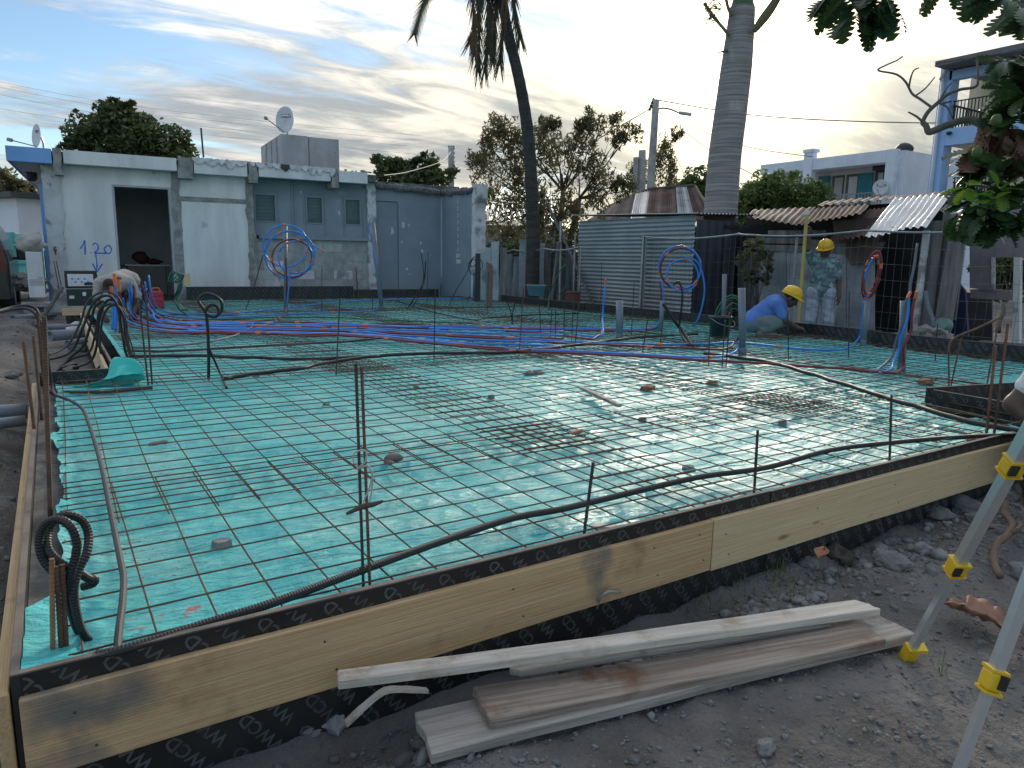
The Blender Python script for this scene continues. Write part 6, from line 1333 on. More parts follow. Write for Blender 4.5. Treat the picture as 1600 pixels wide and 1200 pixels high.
# ------------------------------------------------------------------ conduits, pipes and stakes on the slab
def pp(path, z=0.07):
    out = []
    for q in path:
        if len(q) == 2: out.append(G(q[0], q[1], z))
        else: out.append(DD(q[0], q[1], q[2]))
    return out
def gd(px, py, z=0.0): return G(px, py, z).xy.length
def pipe(path, r, mat, label, name='conduit', cat='conduit', group=None, tapes=(), n=7, sm=6, z=0.07, wob=0.0, seed=0, cap=None):
    P = catmull(pp(path, z), sm)
    if wob: P = [p+Vector((wob*noise.noise(Vector((i*0.21, seed, 0))), wob*noise.noise(Vector((i*0.21, seed, 4))), 0.25*wob*noise.noise(Vector((i*0.33, seed, 8))))) for i, p in enumerate(P)]
    mb = MB(); mb.tube(P, r, n); o = thing(mb, name, mat, P[0], label, cat, group, True)
    for t in tapes:
        i = min(len(P)-2, max(0, int(t*(len(P)-1)))); d = (P[i+1]-P[i]).normalized(); tb_ = MB(); tb_.tube([P[i]-d*0.035, P[i]+d*0.035], r*1.22, 7); tb_.build('tape', orange_tape, o)
    if cap is not None:
        d = (P[-1]-P[-2]).normalized(); tb_ = MB(); tb_.tube([P[-1]-d*0.05, P[-1]+d*0.03], r*1.15, 7); tb_.build('taped_end', orange_tape, o)
    return o
def corr_pipe(P, r, pitch=0.0085, amp=0.06, n=9):
    out = []; rs = []; acc = 0; L_ = sum((P[i+1]-P[i]).length for i in range(len(P)-1)); k = int(L_/(pitch/2))
    cum = [0]
    for i in range(len(P)-1): cum.append(cum[-1]+(P[i+1]-P[i]).length)
    j = 0
    for q in range(k+1):
        s_ = L_*q/k
        while j < len(P)-2 and cum[j+1] < s_: j += 1
        t = (s_-cum[j])/max(1e-6, cum[j+1]-cum[j]); out.append(P[j]+(P[j+1]-P[j])*t); rs.append(r*(1+(amp if q % 2 else -amp)))
    mb = MB(); mb.tube(out, rs, n); return mb
# long corrugated conduit along the front edge
P = catmull(pp([(150, 1024), (190, 1016), (240, 1001), (330, 972), (430, 941), (560, 893), (690, 846), (800, 810), (880, 795), (960, 776), (1090, 746), (1200, 730), (1300, 703), (1400, 691), (1500, 683), (1600, 679), (1680, 676)], 0.062), 6)
thing(corr_pipe(P, 0.0125), 'conduit', black_hose, P[0], 'long black ribbed conduit lying along the inside of the front form', 'conduit', smooth=False)
# the conduit running back along the left side
P = catmull(pp([(183, 1022), (186, 985), (191, 945), (193, 905), (188, 875), (180, 835), (170, 785), (160, 735), (148, 690), (138, 660), (128, 638), (108, 625), (88, 617)], 0.06)+[DD(82, 606, gd(80, 615)), DD(77, 575, gd(80, 615)), DD(72, 540, gd(80, 615)), DD(62, 500, gd(80, 615)), DD(40, 482, gd(80, 615)), DD(0, 488, gd(80, 615)), DD(-40, 500, gd(80, 615))], 6)
thing(corr_pipe(P, 0.0095, 0.011), 'conduit', grey_hose, P[0], 'dusty dark conduit winding back along the left side of the film', 'conduit')
# double loop standing in the near left corner
d0 = gd(150, 1012)
def loop(pts, r, label, dz=0.0, mat=black_hose):
    P = catmull([DD(x, y, d0+dd) for x, y, dd in pts], 7); return thing(corr_pipe(P, r, 0.008), 'conduit_loop', mat, P[0], label, 'conduit', 'conduit loops in the near left corner')
loop([(178, 1019, .02), (150, 1012, .0), (128, 985, -.02), (117, 945, -.02), (116, 915, -.02), (124, 888, 0), (135, 865, .02), (138, 835, .05), (128, 813, .06), (105, 805, .06), (85, 812, .06), (74, 835, .05), (76, 860, .02), (95, 880, 0), (120, 893, .0), (140, 905, .02), (148, 905, .03), (145, 912, .04), (128, 917, .05)], 0.0105, 'inner black ribbed conduit loop in the near left corner of the slab', 0)
loop([(170, 1022, .05), (140, 1008, .03), (120, 980, .02), (110, 945, .0), (108, 915, -.02), (112, 890, -.03), (118, 870, -.03), (120, 845, -.03), (110, 822, -.02), (92, 812, 0), (72, 818, .02), (62, 840, .03), (66, 870, .02), (85, 895, 0), (105, 910, -.01)], 0.0105, 'outer black ribbed conduit loop standing highest in the near left corner')
# black lines across the slab
pipe([(352, 592), (380, 587), (440, 579), (472, 575), (517, 566), (592, 556), (680, 552), (780, 551), (850, 545), (907, 538), (965, 531), (1010, 526), (1090, 522)], 0.017, black_hose, 'black conduit crossing the middle of the slab from left to right', wob=0.03, seed=1)
pipe([(205, 556), (300, 556), (380, 558), (455, 561), (520, 560), (592, 557)], 0.016, black_hose, 'black conduit joining the middle run from the far left', wob=0.03, seed=2)
pipe([(1100, 552), (1150, 558), (1203, 566), (1245, 578), (1287, 590), (1325, 602), (1365, 615), (1405, 628), (1444, 638), (1506, 657), (1587, 673), (1650, 684)], 0.017, black_hose, 'black conduit curving to the right notch of the slab', wob=0.02, seed=3)
pipe([(200, 543), (270, 541), (340, 531), (372, 522), (392, 512), (395, 503)], 0.012, pvc_grey, 'thin grey conduit bending up at its right end, near the blue pipes', wob=0.02)
pipe([(195, 548), (250, 549), (330, 545), (420, 540), (520, 535), (600, 528)], 0.013, grey_hose, 'dusty conduit lying behind the black ring', wob=0.03, seed=5)
pipe([(620, 470), (660, 483), (690, 491), (740, 500), (760, 497), (830, 492), (905, 490)], 0.012, black_hose, 'thin black cable below the grey door', wob=0.04, seed=6)
# ring standing on a stem
dr = gd(325, 596)
P = catmull([DD(326, 597, dr), DD(326, 560, dr), DD(325, 520, dr), DD(323, 495, dr), DD(322, 485, dr), DD(328, 477, dr), (DD(338, 478, dr)), DD(342, 488, dr), DD(336, 495, dr), DD(325, 492, dr), DD(316, 480, dr), DD(310, 470, dr+.02), DD(316, 461, dr+.04), DD(330, 460, dr+.04), DD(345, 470, dr+.04), DD(346, 485, dr+.04), DD(338, 494, dr+.04)], 6)
mb = MB(); mb.tube(P, 0.0125, 7); o = thing(mb, 'conduit_ring', black_hose, P[0], 'black conduit standing up in the left middle, curled into a ring', 'conduit', smooth=True)
pipe([(354, 606), (345, 585, dr), (330, 552, dr), (326, 540, dr)], 0.009, black_hose, 'thin black stay leaning against the ringed conduit')
# bundle of black loops at the far left corner
dl_ = gd(192, 560)
for k, pts in enumerate(([(-10, 488), (20, 480), (45, 478), (60, 490), (66, 540), (72, 600), (80, 618)], [(75, 555), (105, 540), (125, 505), (135, 475), (150, 460), (170, 456), (188, 470), (195, 500), (203, 545), (215, 566)],
    [(76, 562), (110, 550), (128, 515), (142, 480), (155, 465), (172, 463), (184, 480), (190, 515), (198, 555), (212, 568)], [(95, 575), (115, 568), (122, 575), (105, 580), (93, 574), (115, 560), (140, 550), (150, 515), (156, 485), (172, 475), (190, 482), (197, 505), (198, 520)],
    [(115, 575), (140, 565), (150, 545), (155, 500), (165, 472), (180, 470), (194, 490), (196, 520), (204, 560)], [(150, 578), (160, 565), (156, 540), (160, 500), (170, 480), (183, 478), (193, 495), (196, 525), (207, 562)], [(90, 580), (108, 560), (130, 540), (142, 505), (148, 480), (162, 470)])):
    dd_ = dl_+0.08*math.sin(k*2.1); P = catmull([DD(x, y, dd_ if i else dd_-0.2) for i, (x, y) in enumerate(pts)], 6); mb = MB(); mb.tube(P, 0.0105 if k % 2 else 0.012, 7)
    thing(mb, 'conduit_arc', black_hose if k != 1 else grey_hose, P[0], ['lowest and leftmost black conduit arc, running out of the picture', 'highest dusty conduit arc over the far left form board', 'second highest black conduit arc over the far left form board', 'black conduit arc with a kinked end on the soil', 'narrow black conduit arc beside the pale timber board', 'steep black conduit arc nearest the timber board', 'short black conduit arc ending in the air at the far left'][k], 'conduit', 'black conduit arcs at the far left', True)
# small black tails at the back
for k, (pts, lb) in enumerate((([(634, 486), (648, 465), (662, 440), (665, 408)], 'thicker black tail standing below the grey door'), ([(641, 484), (655, 462), (662, 432), (658, 394)], 'thinner black tail standing below the grey door'), ([(700, 482), (712, 455), (730, 425), (737, 408), (741, 405), (744, 412), (738, 417), (734, 412), (740, 402), (750, 405), (754, 415), (748, 425), (740, 429), (734, 424), (732, 412), (740, 404)], 'thin black cable ending in a curl at the corner column'),
    ([(383, 485), (395, 455), (405, 420), (411, 398)], 'slanting black tail left of the blue coil'), ([(565, 455), (560, 440), (562, 430), (567, 428)], 'small black hook right of the red riser below the windows'), ([(800, 508), (799, 492), (795, 478), (790, 470)], 'left of two small black forked tails in the middle distance'), ([(801, 508), (801, 490), (804, 478), (805, 468)], 'right of two small black forked tails in the middle distance'))):
    b0 = gd(*pts[0]); P = catmull([DD(x, y, b0) for x, y in pts], 5); mb = MB(); mb.tube(P, 0.013 if k == 0 else 0.009, 6); thing(mb, 'cable_tail', black_hose, P[0], lb, 'cable', None, True)
pipe([(1083, 541), (1068, 520, gd(1083, 541)), (1053, 500, gd(1083, 541)), (1036, 474, gd(1083, 541))], 0.02, black_hose, 'thick black conduit slanting from the large coil by the shed down to the film', name='cable_tail')
pipe([(1076, 540), (1062, 515, gd(1083, 541)), (1065, 480, gd(1083, 541)), (1066, 455, gd(1083, 541)), (1060, 440, gd(1083, 541)), (1052, 446, gd(1083, 541))], 0.012, black_hose, 'thin black hooked cable beside the large coil by the shed', name='cable_tail')

# blue and red bundles
dm = gd(205, 505)
def run(path, mat, label, tapes=(), r=0.0125, group='blue and red conduits across the slab', z=0.075, wob=0.03, seed=0, cap=None):
    return pipe(path, r, mat, label, 'conduit', 'conduit', group, tapes, 7, 6, z, wob, seed, cap)
dR = gd(1066, 520)
run([(205, 440, dm), (207, 470, dm), (218, 492), (262, 503), (330, 506), (440, 509), (520, 508), (600, 509), (700, 510), (780, 511), (880, 513), (960, 514), (1000, 515), (1020, 512), (1031, 503, gd(1020, 512)), (1035, 480, gd(1020, 512)), (1034, 440, gd(1020, 512))], blue_pipe, 'blue conduit of the rear bundle, rising to the coil by the shed', (.3, .42, .55, .68, .8), seed=11)
run([(208, 445, dm), (211, 474, dm), (224, 495), (270, 506), (340, 509), (450, 511), (530, 510), (610, 512), (710, 513), (790, 513), (890, 516), (970, 517), (1010, 517), (1028, 508, gd(1020, 512)), (1033, 485, gd(1020, 512)), (1031, 440, gd(1020, 512))], red_pipe, 'dark red conduit of the rear bundle, rising to the coil by the shed', (.35, .6), seed=12)
run([(200, 452, dm), (203, 482, dm), (216, 499), (268, 510), (350, 513), (440, 513), (540, 515), (640, 519), (760, 525), (830, 530), (900, 534), (1000, 537), (1090, 538), (1150, 535), (1250, 545), (1300, 547), (1325, 543), (1340, 532, gd(1330, 541)), (1347, 510, gd(1330, 541)), (1350, 470, gd(1330, 541))], blue_pipe, 'blue conduit of the middle bundle, running on to the far right coil', (.3, .45, .6, .72, .86), seed=13)
run([(196, 458, dm), (199, 488, dm), (214, 503), (262, 513), (350, 516), (440, 516), (540, 518), (640, 522), (760, 528), (830, 533), (900, 537), (1000, 541), (1080, 544), (1130, 545), (1150, 535), (1160, 505, gd(1150, 548)), (1162, 470, gd(1150, 548))], red_pipe, 'dark red conduit of the middle bundle, rising at the right grey pipe', (.4, .58, .7), seed=14)
run([(192, 465, dm), (196, 495, dm), (212, 507), (258, 516), (340, 518), (420, 519), (480, 522), (530, 521), (620, 527), (720, 538), (800, 545), (900, 549), (1000, 554), (1080, 558), (1130, 556), (1152, 545), (1160, 520, gd(1150, 556)), (1161, 490, gd(1150, 556)), (1160, 455, gd(1150, 556))], blue_pipe, 'blue conduit of the front bundle, rising at the right grey pipe', (.5, .75), seed=15, cap=1)
run([(190, 470, dm), (193, 500, dm), (210, 511), (256, 519), (340, 521), (420, 521), (480, 525), (530, 524), (620, 530), (720, 541), (800, 548), (900, 552), (1000, 557), (1100, 563), (1200, 568), (1330, 577), (1390, 582), (1408, 575, gd(1400, 584)), (1416, 540, gd(1400, 584)), (1424, 500, gd(1400, 584)), (1431, 460, gd(1400, 584))], red_pipe, 'long dark red conduit of the front bundle, rising at the far right grey pipe', (.25, .5), seed=16, cap=1)
run([(1375, 583), (1388, 578), (1400, 560, gd(1400, 584)), (1412, 520, gd(1400, 584)), (1420, 470, gd(1400, 584)), (1420, 460, gd(1400, 584))], blue_pipe, 'short blue riser at the far right grey pipe', seed=17, cap=1)
run([(1358, 580), (1375, 576), (1392, 556, gd(1395, 582)), (1408, 510, gd(1395, 582)), (1416, 470, gd(1395, 582)), (1424, 440, gd(1395, 582)), (1434, 380, gd(1395, 582))], pvc_grey, 'grey flexible conduit rising with the blue one at the far right', seed=18)
run([(232, 430, dm+.3), (240, 470, dm+.3), (258, 487), (300, 490), (360, 490), (430, 483), (480, 477), (560, 470), (640, 467), (700, 466), (730, 465), (735, 455, gd(730, 465)), (736, 420, gd(730, 465))], blue_pipe, 'blue conduit of the back run below the windows', (.2, .35), seed=19)
run([(226, 440, dm+.2), (234, 476, dm+.2), (255, 492), (310, 497), (380, 495), (450, 491), (520, 488), (575, 486), (592, 480, gd(585, 486)), (594, 460, gd(585, 486)), (586, 410, gd(585, 486)), (579, 370, gd(585, 486)), (577, 347, gd(585, 486))], blue_pipe, 'blue conduit climbing the tall leaning grey pipe before the building', (.5,), seed=20)
run([(222, 446, dm+.1), (230, 480, dm+.1), (252, 497), (310, 502), (370, 503), (420, 500), (440, 495), (447, 480, gd(440, 496)), (448, 440, gd(440, 496)), (446, 400, gd(440, 496))], red_pipe, 'dark red conduit rising into the coil before the windows', (.4, .6), seed=21)
run([(218, 450, dm+.1), (228, 484, dm+.1), (250, 501), (320, 505), (380, 505), (425, 503), (443, 496, gd(440, 496)), (449, 470, gd(440, 496)), (452, 420, gd(440, 496))], blue_pipe, 'blue conduit rising into the coil before the windows', (.5,), seed=22)
for k, (px, py0, py1, lb) in enumerate(((181, 520, 430, 'blue riser bound with orange tape beside the bending man'), (187, 522, 440, 'dark red riser beside the bending man'), (176, 518, 450, 'second blue riser left of the bending man'))):
    b0 = gd(px, py0); P = catmull([DD(px, py0, b0), DD(px+1, (py0+py1)/2, b0), DD(px-2, py1, b0)], 5); mb = MB(); mb.tube(P, 0.018, 7); o = thing(mb, 'riser', red_pipe if k == 1 else blue_pipe, P[0], lb, 'conduit', 'risers at the bending man', True)
    tb_ = MB(); tb_.tube([P[-1]-V(0, 0, .12), P[-1]+V(0, 0, .02)], 0.021, 7); tb_.build('taped_end', orange_tape, o)
for k in range(7):
    sx0 = 196+rnd.uniform(0, 34); y1_ = 500+3.2*k; mt_ = blue_pipe if k % 3 else red_pipe
    run([(sx0, 445+rnd.uniform(-8, 12), dm+.15), (sx0+4, 475+1.5*k, dm+.15), (sx0+22, 490+2.6*k), (sx0+70, y1_), (360, y1_+2+rnd.uniform(-2, 2)), (450, y1_+3), (540, y1_+4+rnd.uniform(-2, 2)), (640, y1_+7+1.2*k), (760, y1_+10+2.2*k), (880, y1_+12+2.6*k)], mt_, ['additional %s conduit in the bundle fanning out beside the bending man, %s' % (c_, o_) for c_, o_ in (('red', 'rearmost'), ('blue', 'second from the back'), ('blue', 'third from the back'), ('red', 'in the middle'), ('blue', 'third from the front'), ('blue', 'second from the front'), ('red', 'foremost'))][k], (rnd.uniform(.15, .4), rnd.uniform(.42, .6), rnd.uniform(.65, .9)), seed=40+k, wob=0.05)
# short single risers
def riser(b, t, mat, label, r=0.013, bend=None, cap=1, group='single risers'):
    d_ = gd(*b); pts = ([bend] if bend else [])+[(b[0], b[1])]+[(b[0]+(t[0]-b[0])*k/3, b[1]+(t[1]-b[1])*k/3, d_) for k in (1, 2, 3)]
    return pipe(pts, r, mat, label, 'riser', 'conduit', group, (), 7, 5, 0.07, 0, 0, cap)
riser((939, 525), (946, 440), blue_pipe, 'single blue riser with an orange tip left of the thick grey pipe', bend=(900, 522))
pipe([(790, 517), (850, 521), (900, 527), (925, 530), (936, 524), (940, 515, gd(936, 526))], 0.014, red_pipe, 'dark red conduit ending at the single blue riser', wob=.02)
riser((560, 465), (556, 418), red_pipe, 'small red riser right of the windows', r=0.011, cap=None); riser((688, 462), (691, 392), red_pipe, 'small red riser at the corner of the grey wall', r=0.011, cap=None)
# coils: rings of conduit hung on pipes
def coil(c, rx_, ry_, dist, strands, label, rot=0.0, post_=None, group='hanging conduit coils'):
    root = empty('conduit_coil', DD(*c, dist), label, 'conduit coil', group)
    for k, (mat, dx, dy, sc, turns, a0) in enumerate(strands):
        P = []; n = 26*turns
        for i in range(n+1):
            a = R(a0)+2*math.pi*i/26; q = 1+0.05*noise.noise(Vector((i*0.12, k*3.1, 0)))+0.02*i/26
            u_, v_ = rx_*sc*q*math.cos(a), ry_*sc*q*math.sin(a); u2 = u_*math.cos(rot)-v_*math.sin(rot); v2 = u_*math.sin(rot)+v_*math.cos(rot)
            P.append(DD(c[0]+dx+u2, c[1]+dy+v2, dist+0.05*math.sin(a*1.0+k)+0.012*k))
        mb = MB(); mb.tube(P, 0.0135, 7); s_ = mb.build('strand', mat, root, smooth=True)
        for t in (0.12, 0.47, 0.8):
            i = int(t*n); d_ = (P[i+1]-P[i]).normalized(); tb_ = MB(); tb_.tube([P[i]-d_*.03, P[i]+d_*.03], 0.018, 7); tb_.build('tape', orange_tape, s_)
    return root
dC1 = gd(446, 492)
coil((452, 398), 38, 36, dC1, ((blue_pipe, 0, 0, 1.0, 2, 40), (blue_pipe, -6, -14, 0.92, 1, 100), (red_pipe, 4, 6, 0.82, 1, 10), (blue_pipe, 10, 4, 0.70, 1, 200)), 'blue and dark red conduit coil hung before the three windows')
pipe([(485, 380, dC1), (497, 388, dC1), (505, 392, dC1)], 0.012, blue_pipe, 'loose blue conduit end sticking out of the coil before the windows', cap=1)
dC2 = gd(1035, 512)
coil((1062, 418), 33, 33, dC2, ((blue_pipe, 0, 0, 1.0, 1, 0), (red_pipe, 2, 2, 0.97, 1, 60), (blue_pipe, 4, 12, 0.75, 1, 120)), 'blue and dark red conduit coil hung before the tin shed')
pipe([(1071, 402, dC2), (1090, 410, dC2), (1100, 440, dC2), (1099, 470, dC2), (1090, 500, dC2), (1078, 515, dC2), (1066, 517)], 0.014, blue_pipe, 'wide blue conduit bow sweeping down right of the coil by the shed')
dC3 = gd(1348, 545)
coil((1362, 430), 12, 37, dC3, ((red_pipe, 0, 0, 1.0, 2, 0), (blue_pipe, 1, 2, 0.88, 1, 90), (red_pipe, -1, 1, 0.8, 1, 30)), 'narrow red and blue conduit coil seen edge-on beside the standing man', rot=R(14))
# green conduits
pipe([(270, 470, gd(285, 500)), (280, 482, gd(285, 500)), (292, 492), (302, 498), (330, 499), (430, 496), (520, 496), (600, 500), (680, 503), (740, 505)], 0.012, green_pipe, 'green conduit running below the back blue run', wob=.03)
for k in range(5): 
    P = catmull([DD(262+3*k, 442, dm+.8), DD(268+4*k, 425+3*k, dm+.8), DD(279+2*k, 430, dm+.8), DD(284-2*k, 448+2*k, dm+.8), DD(278-k, 466, dm+.8), DD(285+2*k, 485, dm+.3)], 6); mb = MB(); mb.tube(P, 0.011, 6)
    if k == 0: gb = thing(mb, 'conduit_bundle', green_pipe, P[0], 'bundle of green conduit hanging by the doorway', 'conduit', None, True)
    else: mb.build('strand', green_pipe if k < 4 else black_hose, gb, smooth=True)
dG = gd(857, 481)
pipe([(857, 481), (858, 465, dG), (864, 445, dG), (874, 425, dG), (883, 414, dG), (887, 425, dG), (885, 445, dG), (876, 458, dG), (868, 462, dG)], 0.013, green_pipe, 'green conduit loop standing left of the tin shed')
pipe([(858, 483), (900, 488), (960, 497), (1010, 500), (1060, 503), (1110, 507)], 0.013, green_pipe, 'green conduit along the foot of the form before the tin shed', wob=.02)
pipe([(1000, 518), (1060, 524), (1085, 518), (1105, 520), (1120, 514)], 0.012, green_pipe, 'short green conduit by the black bucket', wob=.03)
# bucket with coiled green conduit behind the crouching man
bk = G(1124, 528, 0.03); mb = MB(); mb.lathe([(0.10, 0), (0.115, 0.01), (0.15, 0.26), (0.16, 0.265), (0.16, 0.28), (0.14, 0.28), (0.11, 0.03), (0, 0.02)], bk, 22)
bko = thing(mb, 'bucket', black_plastic, bk, 'black bucket with a wire handle left of the crouching man', 'bucket', smooth=True)
mb = MB(); mb.tube(catmull([bk+V(-.15, .03, .26), bk+V(-.14, -.1, .2), bk+V(0, -.19, .16), bk+V(.13, -.12, .2), bk+V(.15, 0, .26)], 5), 0.004, 5); mb.build('handle', steel, bko)
for k in range(7):
    d_ = gd(1140, 520); P = catmull([DD(1112+4*k, 512, d_+.3), DD(1122+3*k, 480+3*k, d_+.3), DD(1140+k, 462+4*k, d_+.4), DD(1156, 468+4*k, d_+.4), DD(1158-k, 490+3*k, d_+.4)], 6); mb = MB(); mb.tube(P, 0.011, 6)
    if k == 0: gc = thing(mb, 'conduit_bundle', green_pipe, P[0], 'tangle of dark green and black conduit behind the black bucket', 'conduit', None, True)
    else: mb.build('strand', green_pipe if k % 2 else black_hose, gc, smooth=True)
# upright grey waste pipes
def upipe(b, t, r, label):
    d_ = gd(*b); B0 = G(*b, 0.0); T0 = DD(*t, d_); mb = MB(); ax = (T0-B0); Lq = ax.length; q = ax.to_track_quat('Z', 'Y').to_matrix()
    mb.lathe([(r*0.98, 0), (r, 0), (r, Lq), (r*.86, Lq), (r*.86, Lq-.05)], B0, 18, q); o = thing(mb, 'waste_pipe', pvc_grey, B0, label, 'pipe', 'upright grey pipes', True)
    mb = MB(); mb.lathe([(r*1.01, 0), (r*1.10, 0.0), (r*1.10, .07), (r*1.01, .075)], B0+ax*0.0+V(0, 0, .02), 18, q); mb.build('collar', pvc_grey, o)
upipe((968, 533), (968, 470), 0.045, 'thick short grey pipe standing right of the single blue riser'); upipe((1160, 557), (1159, 450), 0.038, 'grey pipe with the blue riser, left of the crouching man')
upipe((1130, 522), (1132, 428), 0.03, 'grey pipe by the black bucket, left of the crouching man'); upipe((1348, 543), (1356, 470), 0.034, 'grey pipe under the narrow coil beside the standing man')
upipe((1408, 582), (1413, 470), 0.035, 'grey pipe with red and blue risers at the far right'); upipe((597, 486), (582, 347), 0.042, 'tall leaning grey pipe before the grey door'); upipe((446, 490), (446, 352), 0.03, 'dark grey pipe carrying the coil before the windows'); upipe((1032, 518), (1035, 470), 0.03, 'grey pipe under the coil by the tin shed')
upipe((740, 470), (741, 425), 0.03, 'grey pipe at the corner column')
# grey pipes lying on the soil at the left
def lpipe(a, b, r, label, z=-0.1):
    A, Bq = G(*a, z), G(*b, z); ax = Bq-A; q = ax.to_track_quat('Z', 'Y').to_matrix(); mb = MB(); mb.lathe([(r*.85, 0.03), (r*.85, 0), (r, 0), (r, ax.length), (r*.85, ax.length), (r*.85, ax.length-.03)], A, 18, q); thing(mb, 'waste_pipe', pvc_grey, A, label, 'pipe', 'grey pipes lying on the soil', True)
lpipe((-60, 650), (42, 642), 0.055, 'thick grey pipe poking under the left form board'); lpipe((-60, 668), (40, 657), 0.035, 'thinner grey pipe just below the thick one at the left edge')
lpipe((78, 525), (150, 519), 0.07, 'thick grey pipe lying before the far left timber board'); lpipe((20, 497), (85, 491), 0.05, 'grey pipe lying on the soil near the open green case'); lpipe((66, 511), (142, 510), 0.04, 'thin grey pipe lying behind the thick one at the far left'); lpipe((105, 536), (156, 528), 0.035, 'thin grey pipe at the foot of the far left timber board')

# ------------------------------------------------------------------ rebar stakes
def stake(b, t, r, label, mat=dark_bar, group='upright rebar stakes', z=0.0, ribs=False, dist=None):
    d_ = dist or gd(*b); B0 = G(*b, z) if dist is None else DD(*b, dist); T0 = DD(*t, d_); mb = MB()
    if ribs: mb = corr_pipe([B0+(T0-B0)*k/4 for k in range(5)], r, 0.011, 0.10, 7)
    else: mb.tube([B0+(T0-B0)*k/3+Vector((0.004*noise.noise(Vector((k, b[0], 0))), 0, 0)) for k in range(4)], r, 6)
    return thing(mb, 'rebar_stake', mat, B0, label, 'rebar stake', group)
s1 = stake((568, 921), (556, 568), 0.0046, 'left bar of the tall front pair of ribbed bars', ribs=True); s2 = stake((578, 919), (565, 573), 0.0046, 'right bar of the tall front pair of ribbed bars', mat=rust_bar, ribs=True)
dp = gd(574, 920)
P = catmull([DD(553, 725, dp-.01), DD(552, 710, dp-.01), DD(562, 704, dp-.01), DD(572, 706, dp-.01), DD(570, 722, dp-.012), DD(558, 733, dp-.01), DD(575, 728, dp-.01), DD(582, 745, dp-.01), DD(580, 772, dp-.01), DD(574, 790, dp-.01), DD(568, 785, dp-.01), DD(578, 760, dp-.015), DD(583, 735, dp-.01)], 6); mb = MB(); mb.tube(P, 0.0028, 6); thing(mb, 'tie_string', M('white_string', (0.55, 0.53, 0.50), (0.45, 0.43, 0.40), 0.8, 8), P[0], 'pale string knotted round the tall front pair of bars', 'string', None, True)
mb = MB(); mb.tube([DD(541, 803, dp-.02), DD(565, 792, dp-.02), DD(584, 788, dp-.02), DD(599, 783, dp-.02)], [0.004, .009, .008, .004], 7); thing(mb, 'wood_peg', M('dark_peg', (0.10, 0.07, 0.05), (0.07, 0.05, 0.04), 0.8, 6), DD(565, 792, dp-.02), 'dark wooden peg tied across the tall front pair of bars', 'peg')
stake((912, 840), (927, 722), 0.006, 'short stake by the front edge, left of the three', ribs=True); stake((1178, 775), (1184, 672), 0.006, 'short stake by the front edge, middle of the three', ribs=True); stake((1390, 722), (1393, 617), 0.006, 'short stake by the front edge, right of the three', ribs=True)
for k, (b, t, lb) in enumerate((((83, 1040), (81, 873), 'light rusty bar at the near left corner, left of three'), ((97, 1036), (88, 885), 'rusty ribbed bar at the near left corner, middle of three'), ((105, 1033), (97, 882), 'rusty ribbed bar at the near left corner, right of three'))): stake(b, t, 0.006, lb, M('orange_rust_bar', (0.28, 0.15, 0.07), (0.2, 0.10, 0.05), 0.8, 8) if k == 0 else rust_bar, ribs=True)
for k, (b, t, lb) in enumerate((((56, 690), (37, 533), 'leftmost of the four tall bars at the left edge'), ((66, 660), (52, 525), 'second of the four tall bars at the left edge'), ((72, 640), (58, 486), 'third of the four tall bars at the left edge'), ((79, 815), (69, 495), 'longest of the four tall bars at the left edge, on the right'))): stake(b, t, 0.0085, lb, rust_bar, ribs=True)
for (b, t, lb) in (((232, 604), (217, 470), 'left bar of the pair standing by the folded green film'), ((238, 603), (227, 455), 'right bar of the pair standing by the folded green film'), ((206, 566), (192, 520), 'left of two short bars behind the folded film'), ((213, 562), (198, 515), 'right of two short bars behind the folded film')): stake(b, t, 0.0075, lb, rust_bar)
far_st = [((525, 588), (531, 467)), ((678, 568), (680, 453)), ((503, 490), (503, 415)), ((537, 462), (535, 393)), ((607, 462), (605, 393)), ((667, 482), (669, 393)), ((582, 487), (582, 465)), ((700, 462), (699, 395)), ((811, 557), (818, 450)), ((845, 528), (843, 478)), ((860, 528), (862, 484)), ((868, 531), (868, 484)), ((881, 531), (882, 478)), ((893, 533), (896, 470)), ((898, 548), (907, 445)), ((986, 530), (991, 440)), ((938, 505), (940, 410)), ((1004, 550), (1012, 500)), ((1031, 542), (1036, 500)), ((1107, 574), (1109, 515)), ((1128, 577), (1133, 500)), ((1134, 577), (1142, 475)), ((1232, 566), (1231, 486)), ((1326, 560), (1327, 455)), ((762, 490), (763, 425)), ((1211, 480), (1214, 415)), ((1461, 565), (1465, 505))]
far_lb = ['tall thin stake left of the slab middle', 'tall thin stake with a green scrap at its foot', 'thin stake before the blue coil, to its right', 'thin stake against the bare blocks', 'thin stake before the grey door', 'thin stake at the right of the grey door', 'stub below the tall leaning pipe', 'thin stake at the inner corner of the grey wall', 'tall thin stake below the dark palm trunk', 'leftmost of the row of thin stakes below the tin shed', 'second of the row of thin stakes below the tin shed', 'third of the row of thin stakes below the tin shed', 'fourth of the row of thin stakes below the tin shed', 'fifth of the row of thin stakes below the tin shed', 'taller slanting stake ending the row below the tin shed', 'thin stake right of the thick short grey pipe', 'thin stake left of the single blue riser before the shed', 'slanting stake below the shed coil', 'short slanting stake right of the shed coil', 'left of three stakes before the grey pipe of the crouching man', 'middle of three stakes before the grey pipe of the crouching man', 'right of three stakes before the grey pipe of the crouching man', 'thin stake in front of the crouching man', 'thin stake between the standing man and the narrow coil', 'thin stake at the end column', 'thin dark stake between the climbing shrub and the crouching man', 'thin stake right of the far right grey pipe']
for (b, t), lb in zip(far_st, far_lb): stake(b, t, 0.006, lb)
